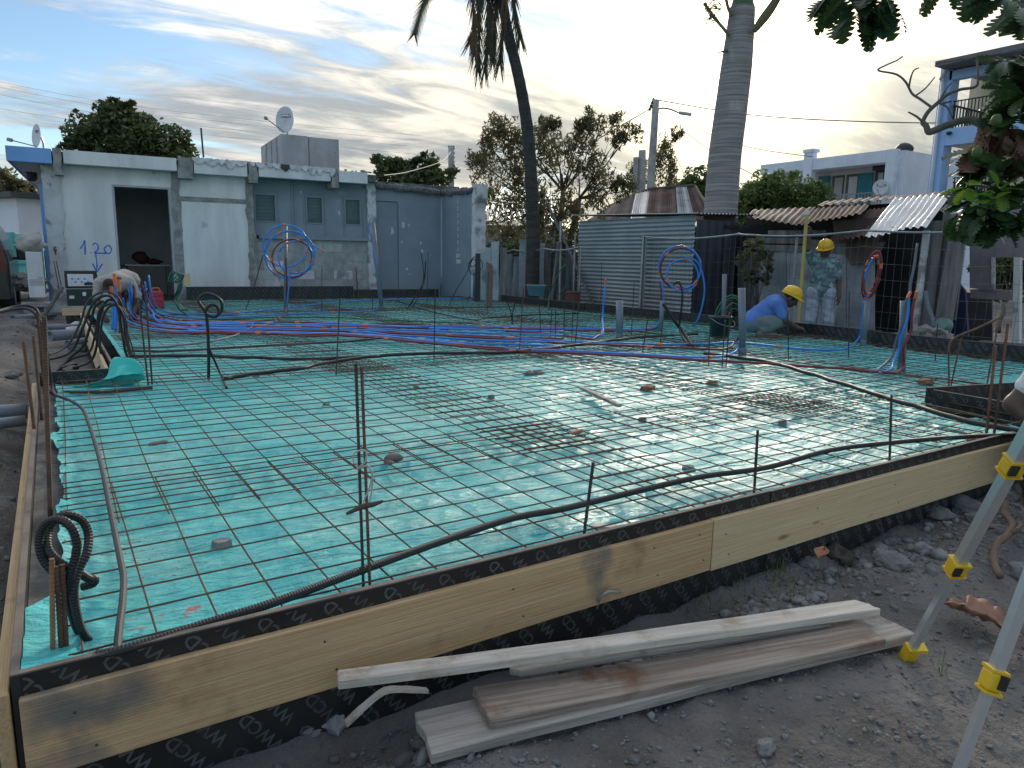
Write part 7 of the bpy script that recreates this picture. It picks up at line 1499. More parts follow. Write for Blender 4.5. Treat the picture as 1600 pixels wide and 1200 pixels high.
for (b, t, r, lb) in (((1540, 690), (1556, 540), .0085, 'left of two tall rusty bars at the right end of the front edge'), ((1552, 688), (1575, 505), .0085, 'right of two tall rusty bars at the right end of the front edge'), ((1483, 612), (1482, 545), .007, 'upright bar of the tied frame at the right notch'), ((1484, 612), (1502, 528), .007, 'slanting bar of the tied frame at the right notch'), ((1540, 612), (1560, 505), .007, 'bar leaning behind the right notch')): stake(b, t, r, lb, rust_bar)
d_ = gd(1483, 612); mb = MB(); mb.tube(catmull([DD(1482, 552, d_), DD(1485, 535, d_), DD(1500, 524, d_), DD(1530, 512, d_), DD(1562, 496, d_)], 5), 0.010, 6); thing(mb, 'tie_bar', rust_bar, DD(1482, 552, d_), 'bent rusty bar slanting up over the right notch', 'rebar', None, True)
for k, (a, c, lb) in enumerate((((1430, 618), (1600, 652), 'upper of two rusty bars lying before the right notch'), ((1440, 630), (1600, 664), 'lower of two rusty bars lying before the right notch'), ((1405, 585), (1600, 607), 'rusty bar lying below the far right form'))):
    mb = MB(); mb.tube([G(*a, .05), G((a[0]+c[0])/2, (a[1]+c[1])/2, .06), G(*c, .05)], .006, 6); thing(mb, 'loose_bar', rust_bar, G(*a, .05), lb, 'rebar')
mb = MB(); mb.tube([G(75, 612, .03), G(160, 613, .03), G(238, 606, .03)], 0.012, 6); thing(mb, 'loose_bar', dark_bar, G(75, 612, 0), 'thick dark bar lying along the left notch below the folded film', 'rebar')
# sawn stakes and slanted props by the green case
pr_ = [((62, 505), (98, 448), .03, 'grey prop leaning before the corner column'), ((45, 468), (55, 440), .03, 'short grey prop below the white appliance')]
for a, c, r, lb in pr_: mb = MB(); mb.tube([G(*a, -.1), DD(c[0], c[1], gd(a[0], a[1], -.1))], r, 7); thing(mb, 'prop', shack_wood, G(*a, -.1), lb, 'prop')
for (b, t, lb) in (((94, 460), (84, 408), 'left of two thin bars standing by the corner column'), ((98, 458), (88, 408), 'right of two thin bars standing by the corner column')): stake(b, t, .008, lb, dist=15.0)

# ------------------------------------------------------------------ spacers and litter on the film
def spacer(px, py, s_, label, k):
    p = G(px, py, 0.02); mb = MB(); n = 4; w = s_*0.5; vs = []
    s_ *= 0.72; w = s_*0.5
    for (dz, sc) in ((-0.02, 1.0), (0.014, 0.85)):
        for a in range(8):
            an = a*math.pi/4+0.39+k; q = 1.3 if a % 2 else 1.25; vs.append(p+Vector((w*sc*math.cos(an)*1.25*(1+.35*noise.noise(Vector((a*1.7, k*2.3, 0.5)))), w*sc*math.sin(an)*(1+.35*noise.noise(Vector((a*1.7, k*2.3, 4.5)))), dz+0.006*noise.noise(Vector((a, k, 7))))))
    mb.add(vs, [(7, 6, 5, 4, 3, 2, 1, 0), tuple(range(8, 16))]+[(i, (i+1) % 8, 8+(i+1) % 8, 8+i) for i in range(8)]); thing(mb, 'spacer_block', rubble, p, label, 'concrete spacer', 'concrete spacers under the mesh')
for k, (px, py, s_, lb) in enumerate(((346, 850, .075, 'nearest concrete spacer block, left of the tall front pair of bars'), (650, 606, .06, 'small concrete spacer right of the tall front pair of bars'), (510, 633, .06, 'small concrete spacer left of the tall front pair of bars'), (768, 620, .06, 'concrete spacer in the middle of the slab'), (401, 587, .06, 'concrete spacer below the left black conduit'), (1004, 656, .07, 'concrete spacer below the stick in the middle'), (1074, 733, .08, 'dark spacer block above the front conduit'), (1275, 628, .10, 'dark stone-like spacer below the curving black conduit'), (1223, 661, .07, 'concrete spacer right of the centre, in the glare'), (902, 560, .07, 'concrete spacer below the front red conduit'), (452, 540, .07, 'concrete spacer behind the middle black conduit'), (562, 556, .07, 'concrete spacer just above the middle black conduit'), (1160, 575, .05, 'concrete spacer below the right grey pipe'))): spacer(px, py, s_, lb, k)
mb = MB(); p = G(613, 722, .02); mb.blob(p+V(.02, .03, .01), (.045, .035, .026), 3, .4, 2); mb.blob(p+V(-.025, -.02, 0), (.026, .022, .02), 5, .4, 2); thing(mb, 'mortar_lump', rubble, p, 'two-lobed grey mortar lump right of the tall front pair of bars', 'lump', None, True)
for k, (px, py, s_, mt, lb) in enumerate(((826, 584, .05, rubble, 'left half of a pale brown stone pair in the middle'), (841, 583, .055, rubble, 'right half of a pale brown stone pair in the middle'), (1012, 606, .06, fallen, 'crumpled brown leaf in the middle of the slab'), (1112, 598, .05, fallen, 'brown scrap below the right grey pipe'), (1447, 597, .08, fallen, 'brown leaf before the far right form'))):
    p = G(px, py, .03); mb = MB(); mb.blob(p, (s_, s_*.7, s_*.4), k+2, .5, 2); thing(mb, 'litter' if mt is fallen else 'stone', mt, p, lb, 'litter' if mt is fallen else 'stone', None, False)
def dryleaf(p, L_, w, az, label, mat=fallen, curl=0.25, name='dry_leaf', cat='leaf'):
    mb = MB(); vs = []; n = 9; d = Vector((math.cos(az), math.sin(az), 0)); s_ = Vector((-d.y, d.x, 0))
    for i in range(n+1):
        t = i/n; hw = w*math.sin(math.pi*(0.06+0.9*t))
        for j in (-1, -.5, 0, .5, 1): vs.append(Vector(p)+d*L_*(t-.5)+s_*hw*j+Vector((0, 0, curl*w*(j*j)+0.15*w*noise.noise(Vector((t*5, j*2, p[0])))+.004)))
    mb.add(vs, [(i*5+j, i*5+j+1, (i+1)*5+j+1, (i+1)*5+j) for i in range(n) for j in range(4)]); o = thing(mb, name, mat, p, label, cat, None, True); q = o.modifiers.new('s', 'SOLIDIFY'); q.thickness = 0.003; return o
dryleaf(G(903, 679, .05), .11, .028, .3, 'curled rust brown leaf in the middle of the mesh', curl=.6); dryleaf(G(248, 696, .04), .09, .025, .1, 'dull curled leaf on the mesh at the left', M('dull_leaf', (0.16, 0.15, 0.10), (0.10, 0.10, 0.07), 0.8, 5), curl=.5); dryleaf(G(1155, 655, .05), .09, .015, 1.2, 'thin red brown leaf sliver in the glare')
dryleaf(G(1525, 688, .03), .25, .04, .1, 'crumpled pinkish paper scrap at the right end of the front edge', M('pink_paper', (0.52, 0.36, 0.29), (0.42, 0.28, 0.22), 0.8, 6), curl=.5, name='paper_scrap', cat='paper')
mb = MB(); mb.beam(G(908, 606, .06), G(968, 634, .06), .03, .02); thing(mb, 'stick', grey_wood, G(938, 620, .05), 'grey wooden stick lying on the mesh in the middle', 'stick')
mb = MB(); mb.beam(G(925, 822, .03), G(970, 825, .03), .03, .012); thing(mb, 'offcut', white_wood, G(948, 823, .02), 'small pale offcut lying just inside the front form', 'offcut')
gs = MB(); p = G(678, 568, .02); gs.blob(p, (.05, .04, .025), 3, .5, 2); thing(gs, 'plastic_scrap', MATS['clean_turquoise_film'], p, 'bright green film scrap at the foot of a thin stake', 'scrap')

# ------------------------------------------------------------------ people (smooth-union bodies, surface-net meshes)
def sdf_mesh(prims, vox=0.009, k=0.03, wrinkle=0.0, seed=0.0):
    P = []
    for q in prims:
        if q[0] == 'c': a, b_, ra, rb = np.array(q[1], float), np.array(q[2], float), q[3], q[4]; lo = np.minimum(a-ra, b_-rb); hi = np.maximum(a+ra, b_+rb)
        else: a, b_ = np.array(q[1], float), np.array(q[2], float); lo = a-b_.max(); hi = a+b_.max()
        P.append((q, lo, hi))
    lo = np.min([p[1] for p in P], 0)-4*vox-k; hi = np.max([p[2] for p in P], 0)+4*vox+k; dims = np.ceil((hi-lo)/vox).astype(int)+1
    F = np.full(dims, 0.2, np.float32); m_ = 0.05+k
    for q, l, h in P:
        i0 = np.maximum(0, np.floor((l-m_-lo)/vox).astype(int)); i1 = np.minimum(dims, np.ceil((h+m_-lo)/vox).astype(int)+1); sl = tuple(slice(a, b) for a, b in zip(i0, i1))
        X = np.stack(np.meshgrid(*[lo[d]+vox*np.arange(i0[d], i1[d]) for d in range(3)], indexing='ij'), -1)
        if q[0] == 'c':
            a, b_, ra, rb = np.array(q[1], float), np.array(q[2], float), q[3], q[4]; ba = b_-a; t = np.clip(((X-a)@ba)/max(1e-9, ba@ba), 0, 1); d = np.linalg.norm(X-a-t[..., None]*ba, axis=-1)-(ra+(rb-ra)*t)
        else:
            c, r_ = np.array(q[1], float), np.array(q[2], float); Y = X-c
            if len(q) > 3 and q[3] is not None: Y = Y@np.array(q[3])
            k0 = np.linalg.norm(Y/r_, axis=-1); k1 = np.linalg.norm(Y/(r_*r_), axis=-1)+1e-9; d = k0*(k0-1)/k1
        f = F[sl]; kk = (q[4] if q[0] == 'e' and len(q) > 4 else (q[5] if q[0] == 'c' and len(q) > 5 else k)); hh = np.maximum(kk-np.abs(f-d), 0)/kk; F[sl] = np.minimum(f, d)-hh*hh*kk*0.25
    if wrinkle:
        gx_, gy_, gz_ = [lo[d]+vox*np.arange(dims[d]) for d in range(3)]
        F += (wrinkle*np.sin(gx_*34+seed)[:, None, None]*np.sin(gz_*41+seed*2)[None, None, :]*np.cos(gy_*29)[None, :, None]).astype(np.float32)
        F += (0.6*wrinkle*np.sin((gx_*21)[:, None, None]+(gz_*63)[None, None, :]+seed)).astype(np.float32)
    S_ = F < 0; c = np.zeros(np.array(dims)-1, int)
    cor = [(i, j, l) for i in (0, 1) for j in (0, 1) for l in (0, 1)]
    for (i, j, l) in cor: c += S_[i:dims[0]-1+i, j:dims[1]-1+j, l:dims[2]-1+l]
    act = (c > 0) & (c < 8); idx = -np.ones(act.shape, int); n = act.sum(); idx[act] = np.arange(n); A = np.argwhere(act)
    vs = np.zeros((n, 3)); cnt = np.zeros(n)
    for (i, j, l) in cor:
        for ax in range(3):
            if (i, j, l)[ax]: continue
            e = [i, j, l]; e[ax] = 1; f0 = F[A[:, 0]+i, A[:, 1]+j, A[:, 2]+l]; f1 = F[A[:, 0]+e[0], A[:, 1]+e[1], A[:, 2]+e[2]]
            mk = (f0 < 0) != (f1 < 0); t = f0[mk]/(f0[mk]-f1[mk]); p = np.tile(np.array([i, j, l], float), (mk.sum(), 1)); p[:, ax] += t; vs[mk] += p; cnt[mk] += 1
    V_ = lo+vox*(A+vs/cnt[:, None]); Q = []
    for ax in range(3):
        b1, b2 = (ax+1) % 3, (ax+2) % 3; sl0 = [slice(1, dims[d]-1) for d in range(3)]; sl0[ax] = slice(0, dims[ax]-1); sl1 = list(sl0); sl1[ax] = slice(1, dims[ax])
        s0, s1 = S_[tuple(sl0)], S_[tuple(sl1)]; E_ = np.argwhere(s0 != s1); flip = s0[tuple(E_.T)]; off = np.array([0 if d == ax else 1 for d in range(3)]); E_ = E_+off
        def cell(d1, d2): o_ = E_.copy(); o_[:, b1] -= d1; o_[:, b2] -= d2; return idx[tuple(o_.T)]
        q = np.stack([cell(0, 0), cell(1, 0), cell(1, 1), cell(0, 1)], 1); q[~flip] = q[~flip][:, ::-1]; Q.append(q)
    Q = np.concatenate(Q); Q = Q[(Q >= 0).all(1)]
    return V_, Q[:, ::-1]
def figure_frame(base, heading_px):
    d = ray(heading_px, 400); d = Vector((d.x, d.y, 0)).normalized(); ex = Vector((d.y, -d.x, 0)); ey = -d   # ex: image right, ey: towards the camera
    return lambda V_: np.array(base)+V_[:, :1]*np.array(ex)+V_[:, 1:2]*np.array(ey)+V_[:, 2:3]*np.array((0, 0, 1.0))
def fig_part(root, name, prims, mat, fr, vox=0.009, k=0.03, wrinkle=0.0, seed=0.0):
    V_, Q = sdf_mesh(prims, vox, k, wrinkle, seed); o = fast_mesh(name, fr(V_), Q, mat, root, tuple(root.location), True); return o
C_ = lambda a, b, ra, rb, k=None: ('c', a, b, ra, rb) if k is None else ('c', a, b, ra, rb, k)
def hand(w, d, side, curl=0.5, s=1.0, pal=(0, 1, 0)):
    """palm and five unequal bent fingers from wrist w along direction d"""
    w = Vector(w); d = Vector(d).normalized(); pv = Vector(pal); pv = (pv-d*pv.dot(d)).normalized(); sv = d.cross(pv)*side; out = []
    palm_end = w+d*0.085*s; out.append(C_(w, w+d*0.03*s, 0.024*s, 0.028*s, .015))
    for k, (o_, ln) in enumerate(((-.030, .072), (-.010, .082), (.010, .077), (.029, .060))):
        b_ = palm_end+sv*o_*s; out.append(C_(w+d*.02*s+sv*o_*.6*s, b_, .016*s, .014*s, .012))
        m1 = b_+(d*(1-curl*.3)+pv*curl*.6)*ln*.5*s; m2 = m1+(d*(1-curl*.9)+pv*curl*1.1)*ln*.5*s; out += [C_(b_, m1, .0105*s, .0095*s, .004), C_(m1, m2, .0095*s, .008*s, .004)]
    t0 = w+d*.025*s-sv*.028*s; t1 = t0+(d*.6-sv*.7+pv*.3).normalized()*.04*s; t2 = t1+(d*.9+pv*.5).normalized()*.032*s; out += [C_(t0, t1, .014*s, .0115*s, .006), C_(t1, t2, .0115*s, .009*s, .004)]
    return out
def head_prims(c, look, s=1.0):
    """skull, jaw, nose, ears; look = facing direction"""
    c = Vector(c); f = Vector(look).normalized(); u = Vector((0, 0, 1)); r_ = f.cross(u); r_ = r_.normalized() if r_.length > .1 else Vector((1, 0, 0)); u = r_.cross(f); Rm = np.array(Matrix((r_, f, u)).transposed())
    out = [('e', c, (0.076*s, 0.098*s, 0.112*s), Rm, .03), ('e', c+f*.030*s-u*.065*s, (0.055*s, 0.065*s, 0.058*s), Rm, .03)]
    out += [C_(c+f*.085*s+u*.005*s, c+f*.112*s-u*.030*s, .010*s, .015*s, .012)]
    for sd in (-1, 1): out += [('e', c+r_*sd*.078*s-u*.012*s-f*.005*s, (.012*s, .022*s, .032*s), Rm, .008), C_(c+f*.080*s+r_*sd*.02*s+u*.022*s, c+f*.078*s+r_*sd*.05*s+u*.022*s, .012*s, .012*s, .012)]
    out += [C_(c+f*.085*s-u*.062*s-r_*.018*s, c+f*.085*s-u*.062*s+r_*.018*s, .011*s, .011*s, .01)]
    return out, f, u, r_
def face_bits(root, fr, c, f, u, r_, s=1.0):
    for sd in (-1, 1): fig_part(root, 'eye', [('e', Vector(c)+f*.088*s+r_*sd*.033*s+u*.008*s, (.012*s, .012*s, .008*s))], M('eye_dark', (0.05, 0.04, 0.035), (0.04, 0.03, 0.03), 0.3, 5), fr, 0.003, .003)
    fig_part(root, 'hair', [('e', Vector(c)-f*.012*s+u*.012*s, (.084*s, .10*s, .108*s), np.array(Matrix((r_, f, u)).transposed()), .01)], M('black_hair', (0.015, 0.013, 0.012), (0.02, 0.018, 0.016), 0.9, 30), fr, 0.006, .01)
def helmet(root, fr, c, look, tilt=(0, 0, 1), s=1.0):
    c = Vector(c); u = Vector(tilt).normalized(); f = Vector(look); f = (f-u*f.dot(u)).normalized(); r_ = f.cross(u); mb = MB(); vs = []; n = 28; m_ = 9
    ye = M('yellow_helmet', (0.78, 0.46, 0.012), (0.70, 0.40, 0.01), 0.35, 4, rand=0.0)
    for j in range(m_+1):
        ph = j/m_*math.pi/2
        for i in range(n):
            a = 2*math.pi*i/n; rib = 1+0.035*math.exp(-((math.sin(a))/0.16)**2)*math.sin(ph)*1.0
            vs.append(c+r_*(.118*math.cos(ph)*math.sin(a)*s)+f*(.140*math.cos(ph)*math.cos(a)*s)+u*(.128*math.sin(ph)*rib*s))
    fs = [(j*n+i, j*n+(i+1) % n, (j+1)*n+(i+1) % n, (j+1)*n+i) for j in range(m_) for i in range(n)]; mb.add(vs, fs)
    V_ = fr(np.array(mb.v)); mb.v = [tuple(v) for v in V_]; o = mb.build('helmet_shell', ye, root, smooth=True); q = o.modifiers.new('s', 'SOLIDIFY'); q.thickness = .004
    b2 = MB(); vs = []
    for i in range(n):
        a = 2*math.pi*i/n; ext = .014+.045*max(0, math.cos(a))**1.5
        for e, dz in ((0, 0.004), (ext, -.008-.02*max(0, math.cos(a)))): vs.append(c+r_*((.117+e)*math.sin(a)*s)+f*((.139+e)*math.cos(a)*s)+u*dz*s)
    b2.add(vs, [(2*i, 2*i+1, (2*i+3) % (2*n), (2*i+2) % (2*n)) for i in range(n)]); V_ = fr(np.array(b2.v)); b2.v = [tuple(v) for v in V_]; o = b2.build('helmet_brim', ye, root, smooth=True); q = o.modifiers.new('s', 'SOLIDIFY'); q.thickness = .005
skin = M('brown_skin', (0.105, 0.058, 0.042), (0.085, 0.046, 0.034), 0.5, 9, rand=0.1)
def camo():
    mt = M('camouflage_cloth', (0.16, 0.27, 0.28), (0.09, 0.155, 0.17), 0.9, 9, (1, 1, 2.2), rand=0, lo=.44, hi=.52, c3=(0.29, 0.40, 0.41), s3=11, lo3=.54, hi3=.60); return mt
jeans = M('pale_jeans', (0.40, 0.46, 0.52), (0.32, 0.38, 0.44), 0.9, 5, bump=0.3, bscale=30, rand=0); blue_tee = M('blue_tshirt', (0.10, 0.22, 0.55), (0.08, 0.18, 0.46), 0.9, 4, rand=0); khaki = M('grey_khaki_trousers', (0.20, 0.225, 0.23), (0.15, 0.17, 0.175), 0.9, 5, rand=0); beige_tee = M('beige_tshirt', (0.40, 0.37, 0.33), (0.33, 0.305, 0.27), 0.9, 4, rand=0); dark_trousers = M('dark_trousers', (0.05, 0.05, 0.055), (0.04, 0.04, 0.045), 0.9, 5, rand=0); boots = M('dusty_boots', (0.22, 0.19, 0.16), (0.15, 0.13, 0.11), 0.9, 6, rand=0); white_tee = M('white_knit', (0.72, 0.72, 0.72), (0.6, 0.6, 0.6), 0.9, 40, bump=.5, bscale=60, rand=0)

# --- the standing man with the staff
sd_ = 11.6; sb_ = DD(1284, 450, sd_); zs = gz(sb_.x, sb_.y)
top_z = DD(1285, 372, sd_).z; sc_ = (top_z-zs)/1.80
root = empty('person', (sb_.x, sb_.y, zs), 'man in yellow helmet, camouflage T-shirt and pale jeans standing with one arm raised', 'person')
fr0 = figure_frame((sb_.x, sb_.y, zs), 1284); fr = lambda V_: fr0(V_*sc_)
hd, f_, u_, r__ = head_prims((0.0, 0.055, 1.625), (-0.25, 0.88, -0.42))
hx = -0.255
arms = [C_((-.185, 0, 1.43), (-.262, .05, 1.63), .050, .042), C_((-.262, .05, 1.63), (-.262, .07, 1.86), .040, .029), C_((.19, 0, 1.42), (.235, .0, 1.14), .050, .041), C_((.235, .0, 1.14), (.265, .06, .90), .040, .028)]
body = hd+arms+hand((-.262, .07, 1.86), (0.02, 0.1, 1), 1, 1.0, 1.0, (-.6, .8, 0))+hand((.265, .06, .89), (.03, .06, -1), 1, .55, 1.0, (-1, 0.2, 0))+[C_((0, .01, 1.44), (0, .04, 1.55), .058, .055), C_((-.13, 0, 1.43), (.13, 0, 1.43), .07, .07), C_((0, 0, 1.36), (0, 0, 1.02), .145, .135), C_((-.09, 0, .95), (.09, 0, .95), .125, .125),
    C_((-.095, 0, .92), (-.13, .03, .50), .088, .058), C_((-.13, .03, .50), (-.14, -.01, .09), .056, .04), C_((.095, 0, .92), (.13, .03, .50), .088, .058), C_((.13, .03, .5), (.15, -.01, .09), .056, .04), C_((-.14, -.02, .05), (-.16, .16, .035), .045, .035), C_((.15, -.02, .05), (.18, .16, .035), .045, .035)]
fig_part(root, 'body', body, skin, fr, .009, .035)
fig_part(root, 'tshirt', [C_((-.135, 0, 1.425), (.135, 0, 1.425), .083, .083), C_((0, .0, 1.36), (0, 0.0, .96), .160, .155), C_((-.10, 0, 1.3), (-.10, 0, .96), .09, .10), C_((.10, 0, 1.3), (.10, 0, .96), .09, .10), C_((-.175, 0, 1.43), (-.235, .03, 1.56), .068, .064), C_((.175, 0, 1.42), (.225, 0, 1.21), .070, .066)], camo(), fr, .009, .04, .0035)
fig_part(root, 'trousers', [C_((-.09, 0, .94), (.09, 0, .94), .142, .142), C_((-.095, 0, .90), (-.135, .03, .50), .108, .088), C_((-.135, .03, .50), (-.145, 0, .10), .086, .078), C_((.095, 0, .90), (.14, .03, .50), .108, .088), C_((.14, .03, .50), (.155, 0, .10), .086, .078)], jeans, fr, .009, .025, .004, 2)
for sx_ in (-1, 1): fig_part(root, 'boot', [C_((sx_*.145, -.03, .06), (sx_*.17, .17, .04), .058, .046), C_((sx_*.145, -.02, .06), (sx_*.145, -.02, .13), .056, .056)], boots, fr, .008, .03)
face_bits(root, fr, (0.0, 0.055, 1.625), f_, u_, r__); helmet(root, fr, (0.0, 0.045, 1.665), (-0.25, .9, -.1), (-.05, .22, 1))
# the staff he holds
st_t = DD(1260.5, 336, sd_-.12); st_b = DD(1247, 519, sd_-.45); root = empty('levelling_staff', st_b, 'yellow levelling staff held upright by the standing man', 'staff')
mb = MB(); mb.beam(st_b, st_t, .045, .022, (1, 0, 0)); mb.build('staff_body', M('dull_yellow_staff', (0.40, 0.33, 0.09), (0.33, 0.27, 0.07), 0.5, 8, rand=0), root)
mb = MB(); mb.beam(st_t, st_t+(st_t-st_b).normalized()*.06, .075, .03, (1, 0, 0)); mb.build('staff_cap', M('white_cap', (0.6, 0.6, 0.6), (0.5, 0.5, 0.5), 0.5, 5), root)
# --- the crouching man
cb_ = G(1192, 527, 0.0); cdist = cb_.xy.length; root = empty('person', cb_, 'man in yellow helmet, blue T-shirt and grey trousers crouching by the form', 'person'); fr0 = figure_frame(cb_, 1192); fr = lambda V_: fr0(V_*0.97)
lk = (.75, .05, -.65); hd, f_, u_, r__ = head_prims((.33, 0, .56), lk)
body = hd+[C_((.20, 0, .50), (.29, 0, .56), .058, .055), C_((.12, -.14, .48), (.12, .14, .48), .07, .07), C_((.12, 0, .45), (-.10, 0, .25), .14, .14), C_((-.13, -.08, .22), (-.13, .08, .22), .12, .12)]
for sy in (-1, 1):
    body += [C_((-.12, sy*.10, .22), (.28, sy*.15, .27), .09, .06), C_((.28, sy*.15, .27), (-.03, sy*.13, .08), .056, .04), C_((-.03, sy*.13, .05), (.15, sy*.15, .03), .042, .033), C_((.14, sy*.19, .47), (.27, sy*.20, .26), .05, .04), C_((.27, sy*.20, .26), (.42, sy*.06, .16), .04, .028)]
    body += hand((.42, sy*.06, .16), (.9, -sy*.2, -.2), sy, .8, 1.0, (0, 0, -1))
fig_part(root, 'body', body, skin, fr, .009, .035)
fig_part(root, 'tshirt', [C_((.12, -.14, .47), (.12, .14, .47), .086, .086), C_((.13, 0, .44), (-.11, 0, .24), .165, .16), C_((-.14, -.07, .21), (-.14, .07, .21), .14, .14)]+[C_((.14, sy*.18, .47), (.23, sy*.20, .33), .068, .062) for sy in (-1, 1)], blue_tee, fr, .009, .04, .003)
fig_part(root, 'trousers', [C_((-.14, -.08, .20), (-.14, .08, .20), .132, .132)]+[q for sy in (-1, 1) for q in (C_((-.11, sy*.10, .21), (.27, sy*.15, .27), .105, .080), C_((.27, sy*.15, .27), (.0, sy*.135, .11), .078, .066))], khaki, fr, .009, .025, .003, 3)
for sy in (-1, 1): fig_part(root, 'boot', [C_((-.05, sy*.13, .055), (.16, sy*.15, .04), .054, .042), C_((-.04, sy*.13, .06), (-.02, sy*.13, .12), .05, .05)], boots, fr, .008, .03)
face_bits(root, fr, (.33, 0, .56), f_, u_, r__); helmet(root, fr, (.335, 0, .60), (.85, 0, -.5), (.42, 0, 1))
# --- the bending man at the left
bd_ = 11.8; bb = DD(187, 505, bd_); bb.z = 0.0; root = empty('person', bb, 'man in a beige T-shirt bending over the conduits by the doorway', 'person'); fr0 = figure_frame(bb, 190); fr = lambda V_: fr0(V_*0.92)
lk = (-.25, .35, -.9); hd, f_, u_, r__ = head_prims((-.09, .36, .57), lk)
body = hd+[C_((-.03, .24, .62), (-.07, .32, .60), .06, .055), C_((-.20, .18, .62), (.16, .18, .62), .075, .075), C_((0, .18, .62), (.10, -.12, .66), .14, .14), C_((.02, -.16, .66), (.20, -.16, .66), .125, .125)]
for sx_ in (-1, 1):
    body += [C_((-.02+sx_*.22, .20, .60), (.0+sx_*.28, .24, .36), .052, .042), C_((.0+sx_*.28, .24, .36), (.0+sx_*.20, .36, .14), .040, .028)]+hand((.0+sx_*.20, .36, .14), (-sx_*.3, .3, -.8), sx_, .7, 1.0, (0, -1, 0))
    body += [C_((.11+sx_*.10, -.16, .62), (.12+sx_*.13, -.08, .34), .088, .06), C_((.12+sx_*.13, -.08, .34), (.11+sx_*.14, -.18, .06), .056, .04), C_((.11+sx_*.14, -.18, .045), (.11+sx_*.15, .0, .035), .045, .035)]
fig_part(root, 'body', body, skin, fr, .009, .035)
fig_part(root, 'tshirt', [C_((-.19, .17, .62), (.15, .17, .62), .092, .092), C_((-.01, .16, .61), (.11, -.14, .655), .165, .16), C_((-.06, .05, .62), (.2, -.05, .64), .13, .13)]+[C_((-.02+sx_*.21, .19, .61), (.0+sx_*.265, .225, .42), .075, .068) for sx_ in (-1, 1)], beige_tee, fr, .009, .045, .004, 1)
fig_part(root, 'trousers', [C_((.02, -.17, .63), (.20, -.17, .63), .142, .142)]+[q for sx_ in (-1, 1) for q in (C_((.11+sx_*.10, -.16, .60), (.12+sx_*.135, -.08, .34), .105, .082), C_((.12+sx_*.135, -.08, .34), (.11+sx_*.145, -.17, .09), .08, .07))], dark_trousers, fr, .009, .025, .003)
for sx_ in (-1, 1): fig_part(root, 'boot', [C_((.11+sx_*.14, -.2, .055), (.11+sx_*.155, .02, .04), .055, .043)], boots, fr, .008, .03)
fig_part(root, 'hair', [('e', Vector((-.09, .36, .57))-f_*.012+u_*.010, (.081, .100, .110), np.array(Matrix((r__, f_, u_)).transposed()), .01)], M('short_black_hair', (0.035, 0.022, 0.018), (0.028, 0.018, 0.015), 0.9, 30), fr, .006, .01)
for sd in (-1, 1): fig_part(root, 'eye', [('e', Vector((-.09, .36, .57))+f_*.088+r__*sd*.033+u_*.008, (.012, .012, .008))], MATS['eye_dark'], fr, .003, .003)
# --- the person at the right edge, only an elbow in view
ed = 4.6; el = DD(1584, 632, ed); eb = Vector((el.x, el.y, 0)); eb.z = -0.28; root = empty('person', eb, 'person in white at the right edge, only a bare elbow in view', 'person'); fr = figure_frame(eb, 1600)
ez = el.z-eb.z
body = [C_((0.10, -.02, ez+.20), (0.0, .0, ez), .047, .043), C_((0.0, .0, ez), (.13, .10, ez-.10), .043, .030)]+hand((.14, .11, ez-.11), (.8, .5, -.3), 1, .6)+[C_((.10, -.02, ez+.22), (.45, -.05, ez+.22), .075, .075), C_((.28, -.05, ez+.2), (.30, -.25, ez-.08), .15, .14)]
hd, f_, u_, r__ = head_prims((.27, .10, ez+.42), (-.2, .9, -.3)); body += hd+[C_((.27, 0, ez+.25), (.27, .06, ez+.34), .06, .055), C_((.45, -.02, ez+.2), (.55, .05, ez), .05, .042), C_((.55, .05, ez), (.42, .2, ez-.1), .04, .03)]
for sx_ in (-1, 1): body += [C_((.30+sx_*.1, -.28, ez-.12), (.30+sx_*.17, .08, ez-.05), .09, .06), C_((.30+sx_*.17, .08, ez-.05), (.30+sx_*.16, -.12, .08), .056, .04), C_((.30+sx_*.16, -.12, .05), (.30+sx_*.17, .06, .04), .042, .034)]
body += hand((.42, .2, ez-.1), (-.5, .6, -.5), -1, .6)
fig_part(root, 'body', body, skin, fr, .009, .035)
fig_part(root, 'tshirt', [C_((.14, -.02, ez+.20), (.45, -.05, ez+.22), .092, .092), C_((.28, -.05, ez+.2), (.30, -.25, ez-.08), .165, .155), C_((.12, -.02, ez+.22), (.055, -.01, ez+.10), .068, .062), C_((.075, .0, ez-.02), (.10, .03, ez-.16), .03, .05)], white_tee, fr, .009, .04, .003)
fig_part(root, 'trousers', [C_((.22, -.28, ez-.12), (.38, -.28, ez-.12), .12, .12)]+[q for sx_ in (-1, 1) for q in (C_((.30+sx_*.1, -.28, ez-.12), (.30+sx_*.17, .08, ez-.05), .105, .08), C_((.30+sx_*.17, .08, ez-.05), (.30+sx_*.16, -.11, .12), .076, .064))], dark_trousers, fr, .009, .025)
fig_part(root, 'hair', [('e', Vector((.27, .10, ez+.42))-f_*.012+u_*.012, (.084, .10, .108), np.array(Matrix((r__, f_, u_)).transposed()), .01)], MATS['black_hair'], fr, .006, .01)

